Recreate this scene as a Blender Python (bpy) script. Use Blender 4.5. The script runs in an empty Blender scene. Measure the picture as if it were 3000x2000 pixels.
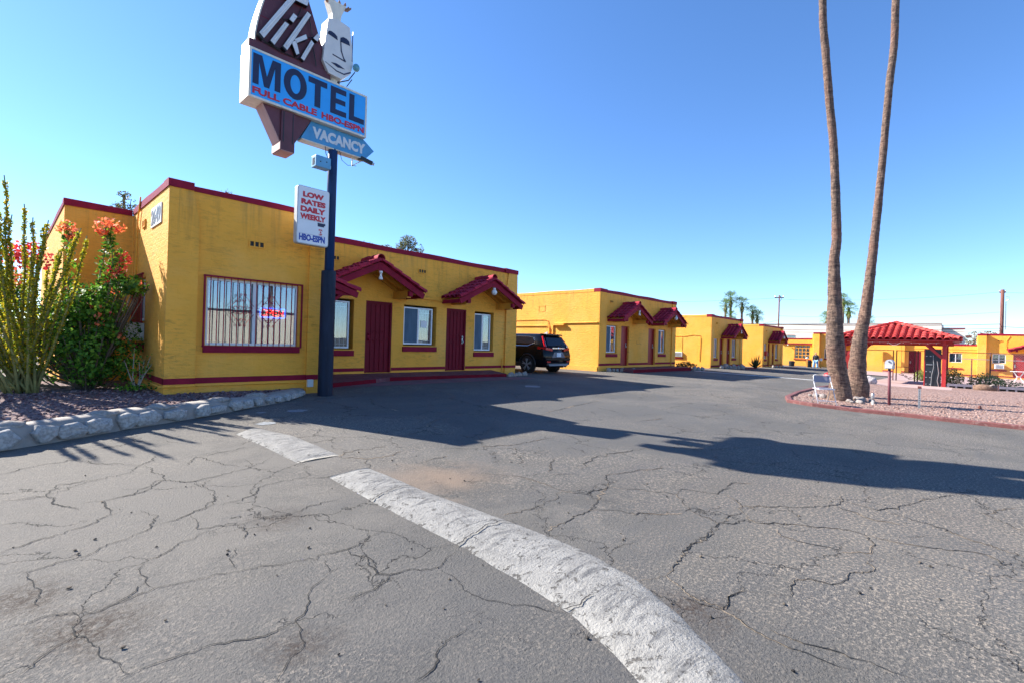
import bpy, bmesh, math, random
from mathutils import Vector, Matrix, noise
random.seed(7)
R = math.radians
PI = math.pi
scene = bpy.context.scene
COL = scene.collection

# ------------------------------------------------------------------ materials
def new_mat(name):
    m = bpy.data.materials.new(name); m.use_nodes = True
    nt = m.node_tree; b = nt.nodes['Principled BSDF']
    return m, nt, b

def nd(nt, t, **kw):
    n = nt.nodes.new(t)
    for k, v in kw.items():
        if k.startswith('i_'): n.inputs[k[2:].replace('_', ' ')].default_value = v
        else: setattr(n, k, v)
    return n

def c4(c): return (c[0], c[1], c[2], 1.0)

def ramp(nt, src, stops, interp='LINEAR'):
    r = nt.nodes.new('ShaderNodeValToRGB'); r.color_ramp.interpolation = interp
    e = r.color_ramp.elements
    while len(e) < len(stops): e.new(0.5)
    for i, (p, c) in enumerate(stops):
        e[i].position = p; e[i].color = c4(c) if not isinstance(c, (int, float)) else (c, c, c, 1)
    nt.links.new(src, r.inputs[0]); return r.outputs[0]

def noise_out(nt, scale, detail=4, rough=0.55, dist=0.0, co=None):
    n = nd(nt, 'ShaderNodeTexNoise'); n.inputs['Scale'].default_value = scale
    n.inputs['Detail'].default_value = detail; n.inputs['Roughness'].default_value = rough
    n.inputs['Distortion'].default_value = dist
    if co is not None: nt.links.new(co, n.inputs['Vector'])
    return n.outputs['Fac']

def objco(nt, scale=(1, 1, 1)):
    tc = nd(nt, 'ShaderNodeTexCoord'); mp = nd(nt, 'ShaderNodeMapping')
    mp.inputs['Scale'].default_value = scale
    nt.links.new(tc.outputs['Object'], mp.inputs['Vector']); return mp.outputs[0]

def mix(nt, fac, a, b, mode='MIX'):
    m = nd(nt, 'ShaderNodeMix'); m.data_type = 'RGBA'; m.blend_type = mode
    for sock, v in ((m.inputs[0], fac), (m.inputs[6], a), (m.inputs[7], b)):
        if hasattr(v, 'links') or hasattr(v, 'is_linked'): nt.links.new(v, sock)
        elif isinstance(v, (int, float)): sock.default_value = v if sock == m.inputs[0] else (v, v, v, 1)
        else: sock.default_value = c4(v)
    return m.outputs[2]

def math_n(nt, op, a, b=None, clamp=False):
    m = nd(nt, 'ShaderNodeMath', operation=op); m.use_clamp = clamp
    for i, v in enumerate((a, b)):
        if v is None: continue
        if isinstance(v, (int, float)): m.inputs[i].default_value = v
        else: nt.links.new(v, m.inputs[i])
    return m.outputs[0]

def bump(nt, b, h, strength=0.3, dist=0.02):
    n = nd(nt, 'ShaderNodeBump'); n.inputs['Strength'].default_value = strength
    n.inputs['Distance'].default_value = dist
    nt.links.new(h, n.inputs['Height']); nt.links.new(n.outputs[0], b.inputs['Normal'])

def plain(name, col, rough=0.6, var=0.12, scale=6.0, bmp=0.0, metal=0.0, spec=0.5, bscale=None, stretch=(1, 1, 1), dirt=None):
    m, nt, b = new_mat(name)
    co = objco(nt, stretch)
    f = noise_out(nt, scale, 5, 0.6, 0.0, co)
    lo = tuple(max(0, c * (1 - var)) for c in col); hi = tuple(min(1, c * (1 + var)) for c in col)
    cc = ramp(nt, f, [(0.3, lo), (0.7, hi)])
    if dirt:
        d = noise_out(nt, scale * 3.1, 6, 0.7, 0.6, co)
        dm = ramp(nt, d, [(dirt[1], 0.0), (dirt[1] + 0.12, dirt[2])])
        cc = mix(nt, dm, cc, dirt[0])
    nt.links.new(cc, b.inputs['Base Color'])
    b.inputs['Roughness'].default_value = rough; b.inputs['Metallic'].default_value = metal
    b.inputs['Specular IOR Level'].default_value = spec
    if bmp: bump(nt, b, noise_out(nt, bscale or scale * 4, 6, 0.65, 0.0, co), bmp)
    return m

def emis(name, col, strength):
    m, nt, b = new_mat(name)
    b.inputs['Base Color'].default_value = c4(col)
    b.inputs['Emission Color'].default_value = c4(col); b.inputs['Emission Strength'].default_value = strength
    return m

def stucco(name, col):
    m, nt, b = new_mat(name)
    co = objco(nt)
    f = noise_out(nt, 1.3, 5, 0.6, 0.3, co)
    base = ramp(nt, f, [(0.3, tuple(c * 0.93 for c in col)), (0.7, tuple(min(1, c * 1.06) for c in col))])
    # grime streaks: short horizontal smudges
    co2 = objco(nt, (2.2, 2.2, 9))
    g = noise_out(nt, 2.0, 6, 0.7, 0.8, co2)
    gm = ramp(nt, g, [(0.50, 0.0), (0.68, 0.5)])
    gp = ramp(nt, noise_out(nt, 0.8, 3, 0.5, 0.0, co), [(0.36, 0.12), (0.64, 1.0)])
    gm = math_n(nt, 'MULTIPLY', gm, gp)
    cc = mix(nt, gm, base, (0.22, 0.105, 0.025))
    # dirt splash near the ground
    geo = nd(nt, 'ShaderNodeNewGeometry'); sx = nd(nt, 'ShaderNodeSeparateXYZ'); nt.links.new(geo.outputs['Position'], sx.inputs[0])
    hz = math_n(nt, 'ADD', sx.outputs[2], math_n(nt, 'MULTIPLY', noise_out(nt, 3, 4, .6, 0, co), -0.35))
    low = ramp(nt, hz, [(0.02, 0.22), (0.3, 0.0)])
    cc = mix(nt, low, cc, (0.36, 0.20, 0.08))
    # rain runs below the parapet
    rn = noise_out(nt, 3.0, 5, .65, .2, objco(nt, (2.6, 2.6, .16)))
    zz_ = ramp(nt, math_n(nt, 'MULTIPLY', sx.outputs[2], .2), [(.58, 0.0), (.84, .55)])
    cc = mix(nt, math_n(nt, 'MULTIPLY', ramp(nt, rn, [(.50, 0.0), (.68, 1.0)]), zz_), cc, (.30, .15, .04))
    fd = ramp(nt, noise_out(nt, .55, 4, .6, .5, co), [(.45, 0.0), (.70, .35)])
    cc = mix(nt, fd, cc, (.92, .52, .15))          # sun-faded areas
    nt.links.new(cc, b.inputs['Base Color'])
    b.inputs['Roughness'].default_value = 0.75; b.inputs['Specular IOR Level'].default_value = 0.3
    # block courses + trowel texture
    cb = nd(nt, 'ShaderNodeTexBrick'); cb.inputs['Scale'].default_value = 1.0
    cb.inputs['Brick Width'].default_value = 0.4; cb.inputs['Row Height'].default_value = 0.1
    cb.inputs['Mortar Size'].default_value = 0.007; cb.inputs['Mortar Smooth'].default_value = 0.9
    cb.inputs['Color1'].default_value = (1, 1, 1, 1); cb.inputs['Color2'].default_value = (.95, .95, .95, 1); cb.inputs['Mortar'].default_value = (0, 0, 0, 1)
    tc = nd(nt, 'ShaderNodeTexCoord'); s2 = nd(nt, 'ShaderNodeSeparateXYZ'); nt.links.new(tc.outputs['Object'], s2.inputs[0])
    cx = nd(nt, 'ShaderNodeCombineXYZ')
    nt.links.new(math_n(nt, 'ADD', s2.outputs[0], s2.outputs[1]), cx.inputs[0])
    nt.links.new(math_n(nt, 'ADD', s2.outputs[2], math_n(nt, 'MULTIPLY', noise_out(nt, 1.5, 2, .5, 0, co), 0.02)), cx.inputs[1])
    nt.links.new(cx.outputs[0], cb.inputs['Vector'])
    n1 = noise_out(nt, 7, 5, 0.65, 0.6, objco(nt, (1.0, 1.0, 2.2)))
    n2 = noise_out(nt, 45, 3, 0.6, 0.0, co)
    bw = nd(nt, 'ShaderNodeRGBToBW'); nt.links.new(cb.outputs['Color'], bw.inputs[0])
    h = math_n(nt, 'ADD', math_n(nt, 'MULTIPLY', n1, 1.0), math_n(nt, 'MULTIPLY', n2, 0.22))
    h = math_n(nt, 'ADD', h, math_n(nt, 'MULTIPLY', bw.outputs[0], 0.16))
    bump(nt, b, h, 0.55, 0.035)
    return m

def glass_mat(name, tint, refl, rough=0.015):
    m, nt, b = new_mat(name)
    out = nt.nodes['Material Output']
    tr = nd(nt, 'ShaderNodeBsdfTransparent'); tr.inputs[0].default_value = c4(tint)
    gl = nd(nt, 'ShaderNodeBsdfGlossy'); gl.inputs['Roughness'].default_value = rough
    gl.inputs['Color'].default_value = (0.95, 0.97, 1, 1)
    co = objco(nt); bn = nd(nt, 'ShaderNodeBump'); bn.inputs['Strength'].default_value = 0.03; bn.inputs['Distance'].default_value = 0.02
    nt.links.new(noise_out(nt, 1.6, 2, .5, 0, co), bn.inputs['Height']); nt.links.new(bn.outputs[0], gl.inputs['Normal'])
    fr = nd(nt, 'ShaderNodeLayerWeight'); fr.inputs[0].default_value = 0.25
    fac = math_n(nt, 'ADD', math_n(nt, 'MULTIPLY', fr.outputs[0], 0.45), refl, True)
    ms = nd(nt, 'ShaderNodeMixShader'); nt.links.new(fac, ms.inputs[0]); nt.links.new(tr.outputs[0], ms.inputs[1]); nt.links.new(gl.outputs[0], ms.inputs[2])
    nt.links.new(ms.outputs[0], out.inputs['Surface']); nt.nodes.remove(b)
    return m

def leafmat(name, cols, trans=0.35):
    m, nt, b = new_mat(name)
    oi = nd(nt, 'ShaderNodeNewGeometry')
    cc = ramp(nt, oi.outputs['Random Per Island'], [(i / max(1, len(cols) - 1), c) for i, c in enumerate(cols)])
    nt.links.new(cc, b.inputs['Base Color']); b.inputs['Roughness'].default_value = 0.55
    b.inputs['Specular IOR Level'].default_value = 0.35
    tl = nd(nt, 'ShaderNodeBsdfTranslucent'); nt.links.new(cc, tl.inputs[0])
    ms = nd(nt, 'ShaderNodeMixShader'); ms.inputs[0].default_value = trans
    nt.links.new(b.outputs[0], ms.inputs[1]); nt.links.new(tl.outputs[0], ms.inputs[2])
    nt.links.new(ms.outputs[0], nt.nodes['Material Output'].inputs['Surface'])
    return m

def asphalt():
    m, nt, b = new_mat('asphalt')
    co = objco(nt)
    big = noise_out(nt, 0.35, 5, 0.6, 0.4, co)
    base = ramp(nt, big, [(0.3, (0.085, 0.081, 0.075)), (0.7, (0.126, 0.120, 0.111))])
    st = noise_out(nt, 1.1, 5, 0.65, 0.5, objco(nt, (0.55, 2.6, 1)))
    base = mix(nt, ramp(nt, st, [(0.42, 0.0), (0.72, 0.62)]), base, (0.085, 0.085, 0.088))
    # worn, aggregate showing
    pm = noise_out(nt, 0.45, 4, 0.6, 0.6, co)
    patch = ramp(nt, pm, [(0.42, 0.0), (0.62, 1.0)])
    vo = nd(nt, 'ShaderNodeTexVoronoi'); vo.inputs['Scale'].default_value = 55; nt.links.new(co, vo.inputs['Vector'])
    sp = noise_out(nt, 38, 6, 0.8, 0.0, co)
    peb = ramp(nt, sp, [(0.50, 0.0), (0.60, 1.0)])
    fac = math_n(nt, 'MULTIPLY', peb, math_n(nt, 'ADD', math_n(nt, 'MULTIPLY', patch, 0.75), 0.14))
    base = mix(nt, fac, base, (0.34, 0.29, 0.235))
    dk = noise_out(nt, 48, 3, 0.7, 0.0, co)
    base = mix(nt, ramp(nt, dk, [(0.57, 0.0), (0.66, 0.8)]), base, (0.045, 0.043, 0.041))
    # oil-dark stains and a rusty sandy patch
    oi = noise_out(nt, 0.9, 5, 0.7, 0.7, co)
    base = mix(nt, ramp(nt, oi, [(0.66, 0.0), (0.78, 0.55)]), base, (0.05, 0.047, 0.045))
    geo = nd(nt, 'ShaderNodeNewGeometry')
    def spot(x, y, r0, r1):
        d = nd(nt, 'ShaderNodeVectorMath', operation='DISTANCE'); nt.links.new(geo.outputs['Position'], d.inputs[0]); d.inputs[1].default_value = (x, y, 0)
        q = math_n(nt, 'ADD', d.outputs['Value'], math_n(nt, 'MULTIPLY', math_n(nt, 'SUBTRACT', noise_out(nt, 1.6, 6, .7, .4, co), .5), 2.2 * r1))
        m = nd(nt, 'ShaderNodeMapRange'); m.inputs[1].default_value = r0; m.inputs[2].default_value = r1; m.inputs[3].default_value = 1; m.inputs[4].default_value = 0; nt.links.new(q, m.inputs[0]); return m.outputs[0]
    base = mix(nt, math_n(nt, 'MULTIPLY', spot(.3, 5.4, 1.2, 4.2), .6), base, (.195, .178, .155))          # bleached old surface
    base = mix(nt, math_n(nt, 'MULTIPLY', spot(5.6, .7, .6, 2.6), math_n(nt, 'MULTIPLY', peb, .75)), base, (.36, .29, .22))   # worn to the aggregate
    base = mix(nt, math_n(nt, 'MULTIPLY', spot(3.2, 3.95, .1, .75), .55), base, (.27, .185, .125))       # sandy wash
    for sx_, sy_, sr_ in ((.30, 3.1, .32), (.14, 3.65, .26), (1.55, 3.9, .3), (1.0, 2.3, .22), (2.75, 1.1, .25)):
        base = mix(nt, math_n(nt, 'MULTIPLY', spot(sx_, sy_, .02, sr_), ramp(nt, noise_out(nt, 24, 6, .8, .5, co), [(.42, .1), (.56, .95)])), base, (.045, .030, .022))   # crumbled brown hollows
    base = mix(nt, math_n(nt, 'MULTIPLY', spot(1.6, 1.9, .3, 1.5), .35), base, (.075, .075, .078))       # darker sealed strip
    base = mix(nt, math_n(nt, 'MULTIPLY', spot(8.5, 6.2, 1.5, 5.5), .5), base, (.088, .090, .094))       # darker bluish area in the middle of the lot
    # fine map cracking
    wn = nd(nt, 'ShaderNodeTexNoise'); wn.inputs['Scale'].default_value = 1.7; wn.inputs['Detail'].default_value = 6; wn.inputs['Roughness'].default_value = 0.65
    nt.links.new(co, wn.inputs['Vector'])
    va = nd(nt, 'ShaderNodeVectorMath', operation='SCALE'); va.inputs['Scale'].default_value = 0.75; nt.links.new(wn.outputs['Color'], va.inputs[0])
    vb = nd(nt, 'ShaderNodeVectorMath', operation='ADD'); nt.links.new(co, vb.inputs[0]); nt.links.new(va.outputs[0], vb.inputs[1])
    vc = nd(nt, 'ShaderNodeTexVoronoi', feature='DISTANCE_TO_EDGE'); vc.inputs['Scale'].default_value = 0.95; nt.links.new(vb.outputs[0], vc.inputs['Vector'])
    cr = ramp(nt, vc.outputs['Distance'], [(0.0, 1.0), (0.0075, 0.0)])
    gate = ramp(nt, noise_out(nt, 0.8, 3, 0.6, 0.2, objco(nt, (1, 1, 1))), [(0.44, 0.0), (0.54, 1.0)])
    cm = math_n(nt, 'MULTIPLY', cr, math_n(nt, 'MULTIPLY', gate, 0.8))
    base = mix(nt, cm, base, (0.022, 0.021, 0.02))
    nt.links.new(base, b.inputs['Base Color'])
    b.inputs['Roughness'].default_value = 0.88; b.inputs['Specular IOR Level'].default_value = 0.28
    h = math_n(nt, 'ADD', math_n(nt, 'MULTIPLY', sp, 0.5), math_n(nt, 'MULTIPLY', noise_out(nt, 70, 3, .7, 0, co), 0.8))
    h = math_n(nt, 'SUBTRACT', h, math_n(nt, 'MULTIPLY', cm, 1.2))
    bump(nt, b, h, 0.9, 0.015)
    return m

def gravelmat(name, cols, scale=24, bs=1.0):
    m, nt, b = new_mat(name)
    co = objco(nt)
    vo = nd(nt, 'ShaderNodeTexVoronoi'); vo.inputs['Scale'].default_value = scale; vo.inputs['Randomness'].default_value = 1; nt.links.new(co, vo.inputs['Vector'])
    sx = nd(nt, 'ShaderNodeSeparateColor'); nt.links.new(vo.outputs['Color'], sx.inputs[0])
    cc = ramp(nt, sx.outputs[0], [(i / (len(cols) - 1), c) for i, c in enumerate(cols)])
    big = noise_out(nt, 0.6, 4, 0.6, 0.3, co)
    cc = mix(nt, ramp(nt, big, [(0.5, 0.0), (0.75, 0.45)]), cc, tuple(0.5 * (cols[0][i] + cols[1][i]) for i in range(3)))
    gap = ramp(nt, vo.outputs['Distance'], [(0.35, 0.0), (0.75, 0.75)])
    cc = mix(nt, gap, cc, tuple(c * 0.35 for c in cols[0]))
    nt.links.new(cc, b.inputs['Base Color']); b.inputs['Roughness'].default_value = 0.9
    inv = math_n(nt, 'SUBTRACT', 1.0, vo.outputs['Distance'])
    bump(nt, b, inv, bs, 0.04)
    return m

def islandmat(name, cols, rough=0.85):
    m, nt, b = new_mat(name)
    g = nd(nt, 'ShaderNodeNewGeometry')
    cc = ramp(nt, g.outputs['Random Per Island'], [(i / (len(cols) - 1), c) for i, c in enumerate(cols)])
    co = objco(nt); f = noise_out(nt, 30, 4, .6, 0, co)
    cc = mix(nt, 0.55, cc, ramp(nt, f, [(0.36, 0.30), (0.62, 1.0)]), 'MULTIPLY')
    nt.links.new(cc, b.inputs['Base Color']); b.inputs['Roughness'].default_value = rough; b.inputs['Specular IOR Level'].default_value = .2
    bump(nt, b, f, 0.4, 0.02)
    return m

def barkmat(name):
    m, nt, b = new_mat(name)
    co = objco(nt)
    rings = noise_out(nt, 3.4, 6, 0.72, 0.35, objco(nt, (1.6, 1.6, 6.5)))
    fib = noise_out(nt, 9.0, 5, 0.7, 0.2, objco(nt, (3.0, 3.0, 0.7)))
    f = math_n(nt, 'ADD', math_n(nt, 'MULTIPLY', rings, 0.6), math_n(nt, 'MULTIPLY', fib, 0.4))
    cc = ramp(nt, f, [(0.38, (0.035, 0.018, 0.014)), (0.475, (0.095, 0.060, 0.046)), (0.60, (0.26, 0.17, 0.12))])
    red = ramp(nt, noise_out(nt, 0.7, 3, .6, 0, co), [(0.45, 0.0), (0.7, 0.35)])
    cc = mix(nt, red, cc, (0.26, 0.10, 0.065))
    nt.links.new(cc, b.inputs['Base Color']); b.inputs['Roughness'].default_value = 0.9
    bump(nt, b, f, 0.9, 0.05)
    return m

def paintedbump(name):
    m, nt, b = new_mat(name)
    co = objco(nt)
    at = nd(nt, 'ShaderNodeAttribute', attribute_name='edge')
    w = noise_out(nt, 17, 6, 0.8, 0.5, co); w2 = noise_out(nt, 3.2, 6, 0.75, 0.6, co)
    st = noise_out(nt, 2.1, 7, 0.75, 1.0, objco(nt, (0.9, 5.5, 1)))
    base = ramp(nt, w2, [(0.32, (0.22, 0.213, 0.20)), (0.55, (0.31, 0.30, 0.28)), (0.75, (0.37, 0.36, 0.335))])
    scuff = ramp(nt, st, [(0.50, 0.0), (0.60, 0.85)])
    top = ramp(nt, at.outputs['Fac'], [(0.25, 1.0), (0.75, 0.15)])
    base = mix(nt, math_n(nt, 'MULTIPLY', scuff, top), base, (0.115, 0.115, 0.118))
    edge = ramp(nt, at.outputs['Fac'], [(0.70, 0.0), (1.0, 0.07)])
    chip = ramp(nt, math_n(nt, 'ADD', w, edge), [(0.585, 0.0), (0.62, 0.9)])
    base = mix(nt, chip, base, (0.095, 0.088, 0.080))
    grit = ramp(nt, noise_out(nt, 46, 4, .8, 0, co), [(0.54, 0.0), (0.62, 0.7)])
    base = mix(nt, math_n(nt, 'MULTIPLY', grit, ramp(nt, w2, [(0.35, .9), (0.6, .25)])), base, (0.12, 0.115, 0.11))
    nt.links.new(base, b.inputs['Base Color']); b.inputs['Roughness'].default_value = 0.9; b.inputs['Specular IOR Level'].default_value = .2
    bump(nt, b, math_n(nt, 'ADD', math_n(nt, 'SUBTRACT', w, math_n(nt, 'MULTIPLY', chip, .5)), noise_out(nt, 60, 3, .7, 0, co)), 0.9, 0.014)
    return m

M = {}
YEL = (0.90, 0.41, 0.05)
M['stucco'] = stucco('yellow_stucco', YEL)
MAR = (0.25, 0.010, 0.032)
M['maroon'] = plain('maroon_paint', MAR, 0.6, 0.18, 4, 0.15, 0, .12, dirt=((0.12, 0.012, 0.02), 0.58, 0.5))
M['maroon_door'] = plain('maroon_door', (0.17, 0.006, 0.018), 0.55, 0.12, 5, 0.05, 0, .15)
M['red_door'] = plain('red_door', (0.30, 0.018, 0.016), 0.45, 0.12, 5, 0.05)
M['redwood'] = plain('red_painted_wood', (0.42, 0.022, 0.022), 0.5, 0.2, 5, 0.2, stretch=(1, 1, .3))
M['tile'] = islandmat('clay_roof_tile', [(0.26, 0.010, 0.034), (0.40, 0.018, 0.05), (0.50, 0.03, 0.06), (0.32, 0.012, 0.04)], 0.75)
M['tile_bright'] = islandmat('red_roof_tile', [(0.46, 0.035, 0.035), (0.60, 0.075, 0.065), (0.66, 0.10, 0.085), (0.52, 0.05, 0.045)], 0.75)
M['wood_yellow'] = plain('yellow_painted_wood', (0.66, 0.30, 0.035), 0.6, 0.15, 6, 0.2)
M['white_metal'] = plain('white_aluminium', (0.72, 0.74, 0.76), 0.35, 0.06, 8)
M['white'] = plain('white_paint', (0.74, 0.74, 0.72), 0.55, 0.08, 5, 0.05)
M['curtain'] = plain('curtain_cloth', (0.17, 0.215, 0.24), 0.8, 0.4, 4, 0.1, stretch=(6, 6, .3))
M['blind'] = plain('window_blind', (0.10, 0.135, 0.18), 0.7, 0.1, 5, 0.0, stretch=(.2, .2, 6))
M['screen'] = plain('insect_screen', (0.085, 0.135, 0.19), .7, .2, 3, 0, 0, .2, stretch=(2, 2, .4))
M['glass'] = glass_mat('window_glass', (0.72, 0.82, 0.86), 0.10)
M['glass_office'] = glass_mat('office_glass', (0.60, 0.70, 0.78), 0.15, 0.006)
M['steel_paint'] = plain('navy_pole_paint', (0.012, 0.038, 0.115), 0.5, 0.3, 3, 0.1, 0, .2, stretch=(3, 3, .6), dirt=((0.06, 0.06, 0.07), 0.64, 0.5))
M['black'] = plain('black_paint', (0.012, 0.012, 0.014), 0.45, 0.2, 5)
M['dark'] = plain('dark_matte', (0.03, 0.028, 0.028), 0.8, 0.2, 5)
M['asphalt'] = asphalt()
M['concrete'] = plain('grey_concrete', (0.36, 0.34, 0.32), 0.85, 0.15, 2.5, 0.25)
M['bump_paint'] = paintedbump('worn_white_bump')
M['stone'] = islandmat('granite_stone', [(0.22, 0.22, 0.23), (0.34, 0.33, 0.32), (0.46, 0.44, 0.41), (0.29, 0.25, 0.22)], 0.9)
M['mortar'] = plain('mortar', (0.29, 0.262, 0.235), 0.9, 0.2, 4, 0.5, dirt=((0.14, 0.12, 0.11), 0.6, 0.5))
M['gravel_left'] = gravelmat('lava_gravel', [(0.10, 0.055, 0.055), (0.22, 0.13, 0.13), (0.30, 0.20, 0.19), (0.16, 0.09, 0.10)], 22)
M['gravel_right'] = gravelmat('pink_gravel', [(0.25, 0.145, 0.115), (0.36, 0.22, 0.18), (0.46, 0.32, 0.27), (0.29, 0.175, 0.14)], 16)
M['peb_left'] = islandmat('lava_pebble', [(0.10, 0.05, 0.055), (0.22, 0.13, 0.13), (0.34, 0.25, 0.24), (0.16, 0.09, 0.10)])
M['peb_right'] = islandmat('pink_pebble', [(0.27, 0.155, 0.125), (0.37, 0.225, 0.185), (0.47, 0.33, 0.285), (0.25, 0.15, 0.12)])
M['porch'] = plain('porch_red_concrete', (0.17, 0.06, 0.07), 0.85, 0.2, 2.5, 0.2, 0, .15, dirt=((0.20, 0.15, 0.15), 0.52, 0.6))
M['porch_edge'] = plain('porch_edge_red', (0.17, 0.007, 0.018), 0.8, 0.2, 4, 0.15, 0, .1)
M['apron'] = plain('faded_red_apron', (0.20, 0.105, 0.115), 0.9, 0.2, 2, 0.3, 0, .15, dirt=((0.13, 0.12, 0.12), 0.5, 0.7))
M['kerb'] = plain('kerb_red', (0.155, 0.05, 0.047), 0.75, 0.25, 3, 0.25, dirt=((0.27, 0.155, 0.14), 0.52, 0.7))
M['bark'] = barkmat('palm_bark')
M['rock'] = plain('rock', (0.27, 0.235, 0.22), 0.9, 0.3, 7, 0.6)
M['steel'] = plain('galvanised_steel', (0.42, 0.43, 0.44), 0.4, 0.1, 8, 0.0, 0.7)
M['rust'] = plain('rusty_steel', (0.14, 0.045, 0.035), 0.7, 0.3, 9, 0.2)
M['wire'] = plain('cable', (0.025, 0.025, 0.027), 0.7, 0.1, 3)
M['polewood'] = plain('pole_wood', (0.17, 0.065, 0.05), 0.85, 0.25, 5, 0.3, stretch=(3, 3, .3))

# ------------------------------------------------------------------ mesh builder
class MB:
    def __init__(s): s.v = []; s.f = []
    def add(s, vs, fs):
        o = len(s.v); s.v.extend([tuple(v) for v in vs]); s.f.extend([tuple(i + o for i in f) for f in fs]); return s
    def box(s, x0, x1, y0, y1, z0, z1):
        return s.boxm(lambda u, w, z: (u, w, z), x0, x1, y0, y1, z0, z1)
    def boxm(s, mp, u0, u1, w0, w1, z0, z1):
        vs = [mp(u, w, z) for z in (z0, z1) for w in (w0, w1) for u in (u0, u1)]
        return s.add(vs, [(0, 2, 3, 1), (4, 5, 7, 6), (0, 1, 5, 4), (2, 6, 7, 3), (0, 4, 6, 2), (1, 3, 7, 5)])
    def prism(s, pts, ext):      # pts: 3D outline, ext: extrusion vector
        n = len(pts); e = Vector(ext)
        vs = [Vector(p) for p in pts]; vs += [p + e for p in vs]
        fs = [tuple(range(n)), tuple(range(2 * n - 1, n - 1, -1))]
        fs += [(i, (i + 1) % n, (i + 1) % n + n, i + n) for i in range(n)]
        return s.add(vs, fs)
    def bar(s, a, b, w, h=None, up=(0, 0, 1)):
        a = Vector(a); b = Vector(b); d = (b - a).normalized(); u = Vector(up)
        r = d.cross(u)
        if r.length < 1e-4: r = d.cross(Vector((1, 0, 0)))
        r.normalize(); u = r.cross(d); h = h or w
        vs = [p + r * sx * w / 2 + u * sz * h / 2 for p in (a, b) for sz in (-1, 1) for sx in (-1, 1)]
        return s.add(vs, [(0, 2, 3, 1), (4, 5, 7, 6), (0, 1, 5, 4), (2, 6, 7, 3), (0, 4, 6, 2), (1, 3, 7, 5)])
    def tube(s, path, rad, n=8, cap=True):
        path = [Vector(p) for p in path]; m = len(path)
        if not hasattr(rad, '__len__'): rad = [rad] * m
        vs = []; ref = None
        for i, p in enumerate(path):
            d = (path[min(i + 1, m - 1)] - path[max(i - 1, 0)])
            d = d.normalized() if d.length > 1e-9 else Vector((0, 0, 1))
            if ref is None:
                ref = Vector((0, 0, 1)) if abs(d.z) < 0.9 else Vector((1, 0, 0))
            x = d.cross(ref)
            if x.length < 1e-5: x = d.cross(Vector((0.3, 1, 0.2)))
            x.normalize(); y = d.cross(x).normalized(); ref = y.cross(d) * -1 if False else ref
            for k in range(n):
                a = 2 * PI * k / n
                vs.append(p + (x * math.cos(a) + y * math.sin(a)) * rad[i])
        fs = []
        for i in range(m - 1):
            for k in range(n):
                fs.append((i * n + k, i * n + (k + 1) % n, (i + 1) * n + (k + 1) % n, (i + 1) * n + k))
        if cap: fs.append(tuple(range(n - 1, -1, -1))); fs.append(tuple((m - 1) * n + k for k in range(n)))
        return s.add(vs, fs)
    def lathe(s, c, prof, n=16, axis=2, cap=True):   # prof: (r, h)
        vs = []; fs = []
        for r, h in prof:
            for k in range(n):
                a = 2 * PI * k / n; p = [r * math.cos(a), r * math.sin(a), h]
                if axis == 0: p = [p[2], p[0], p[1]]
                elif axis == 1: p = [p[0], p[2], p[1]]
                vs.append((c[0] + p[0], c[1] + p[1], c[2] + p[2]))
        for i in range(len(prof) - 1):
            for k in range(n): fs.append((i * n + k, i * n + (k + 1) % n, (i + 1) * n + (k + 1) % n, (i + 1) * n + k))
        if cap: fs.append(tuple(range(n - 1, -1, -1))); fs.append(tuple((len(prof) - 1) * n + k for k in range(n)))
        return s.add(vs, fs)
    def ball(s, c, r, sub=1, jit=0.0, scale=(1, 1, 1)):
        t = ICO[sub]; k = random.random() * 100
        vs = []
        for v in t[0]:
            q = 1 + jit * (noise.noise(Vector(v) * 1.7 + Vector((k, 0, k))) * 2 if jit else 0)
            vs.append((c[0] + v[0] * r * q * scale[0], c[1] + v[1] * r * q * scale[1], c[2] + v[2] * r * q * scale[2]))
        return s.add(vs, t[1])
    def xf(s, mat):
        s.v = [tuple(mat @ Vector(v)) for v in s.v]; return s
    def quad(s, c, u, w):
        c = Vector(c); u = Vector(u); w = Vector(w)
        return s.add([c - u - w, c + u - w, c + u + w, c - u + w], [(0, 1, 2, 3)])
    def wall(s, mp, u0, u1, z0, z1, th, holes=()):
        us = sorted({u0, u1, *[h[0] for h in holes], *[h[1] for h in holes]}); zs = sorted({z0, z1, *[h[2] for h in holes], *[h[3] for h in holes]})
        us = [u for u in us if u0 <= u <= u1]; zs = [z for z in zs if z0 <= z <= z1]
        def solid(i, j):
            if i < 0 or j < 0 or i >= len(us) - 1 or j >= len(zs) - 1: return False
            cu = (us[i] + us[i + 1]) / 2; cz = (zs[j] + zs[j + 1]) / 2
            return not any(h[0] < cu < h[1] and h[2] < cz < h[3] for h in holes)
        for i in range(len(us) - 1):
            for j in range(len(zs) - 1):
                if not solid(i, j): continue
                a, b, c, d = us[i], us[i + 1], zs[j], zs[j + 1]
                s.add([mp(a, 0, c), mp(b, 0, c), mp(b, 0, d), mp(a, 0, d)], [(0, 1, 2, 3)])
                s.add([mp(a, th, c), mp(b, th, c), mp(b, th, d), mp(a, th, d)], [(3, 2, 1, 0)])
                if not solid(i - 1, j): s.add([mp(a, 0, c), mp(a, th, c), mp(a, th, d), mp(a, 0, d)], [(3, 2, 1, 0)])
                if not solid(i + 1, j): s.add([mp(b, 0, c), mp(b, th, c), mp(b, th, d), mp(b, 0, d)], [(0, 1, 2, 3)])
                if not solid(i, j - 1): s.add([mp(a, 0, c), mp(b, 0, c), mp(b, th, c), mp(a, th, c)], [(3, 2, 1, 0)])
                if not solid(i, j + 1): s.add([mp(a, 0, d), mp(b, 0, d), mp(b, th, d), mp(a, th, d)], [(0, 1, 2, 3)])
        return s

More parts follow.
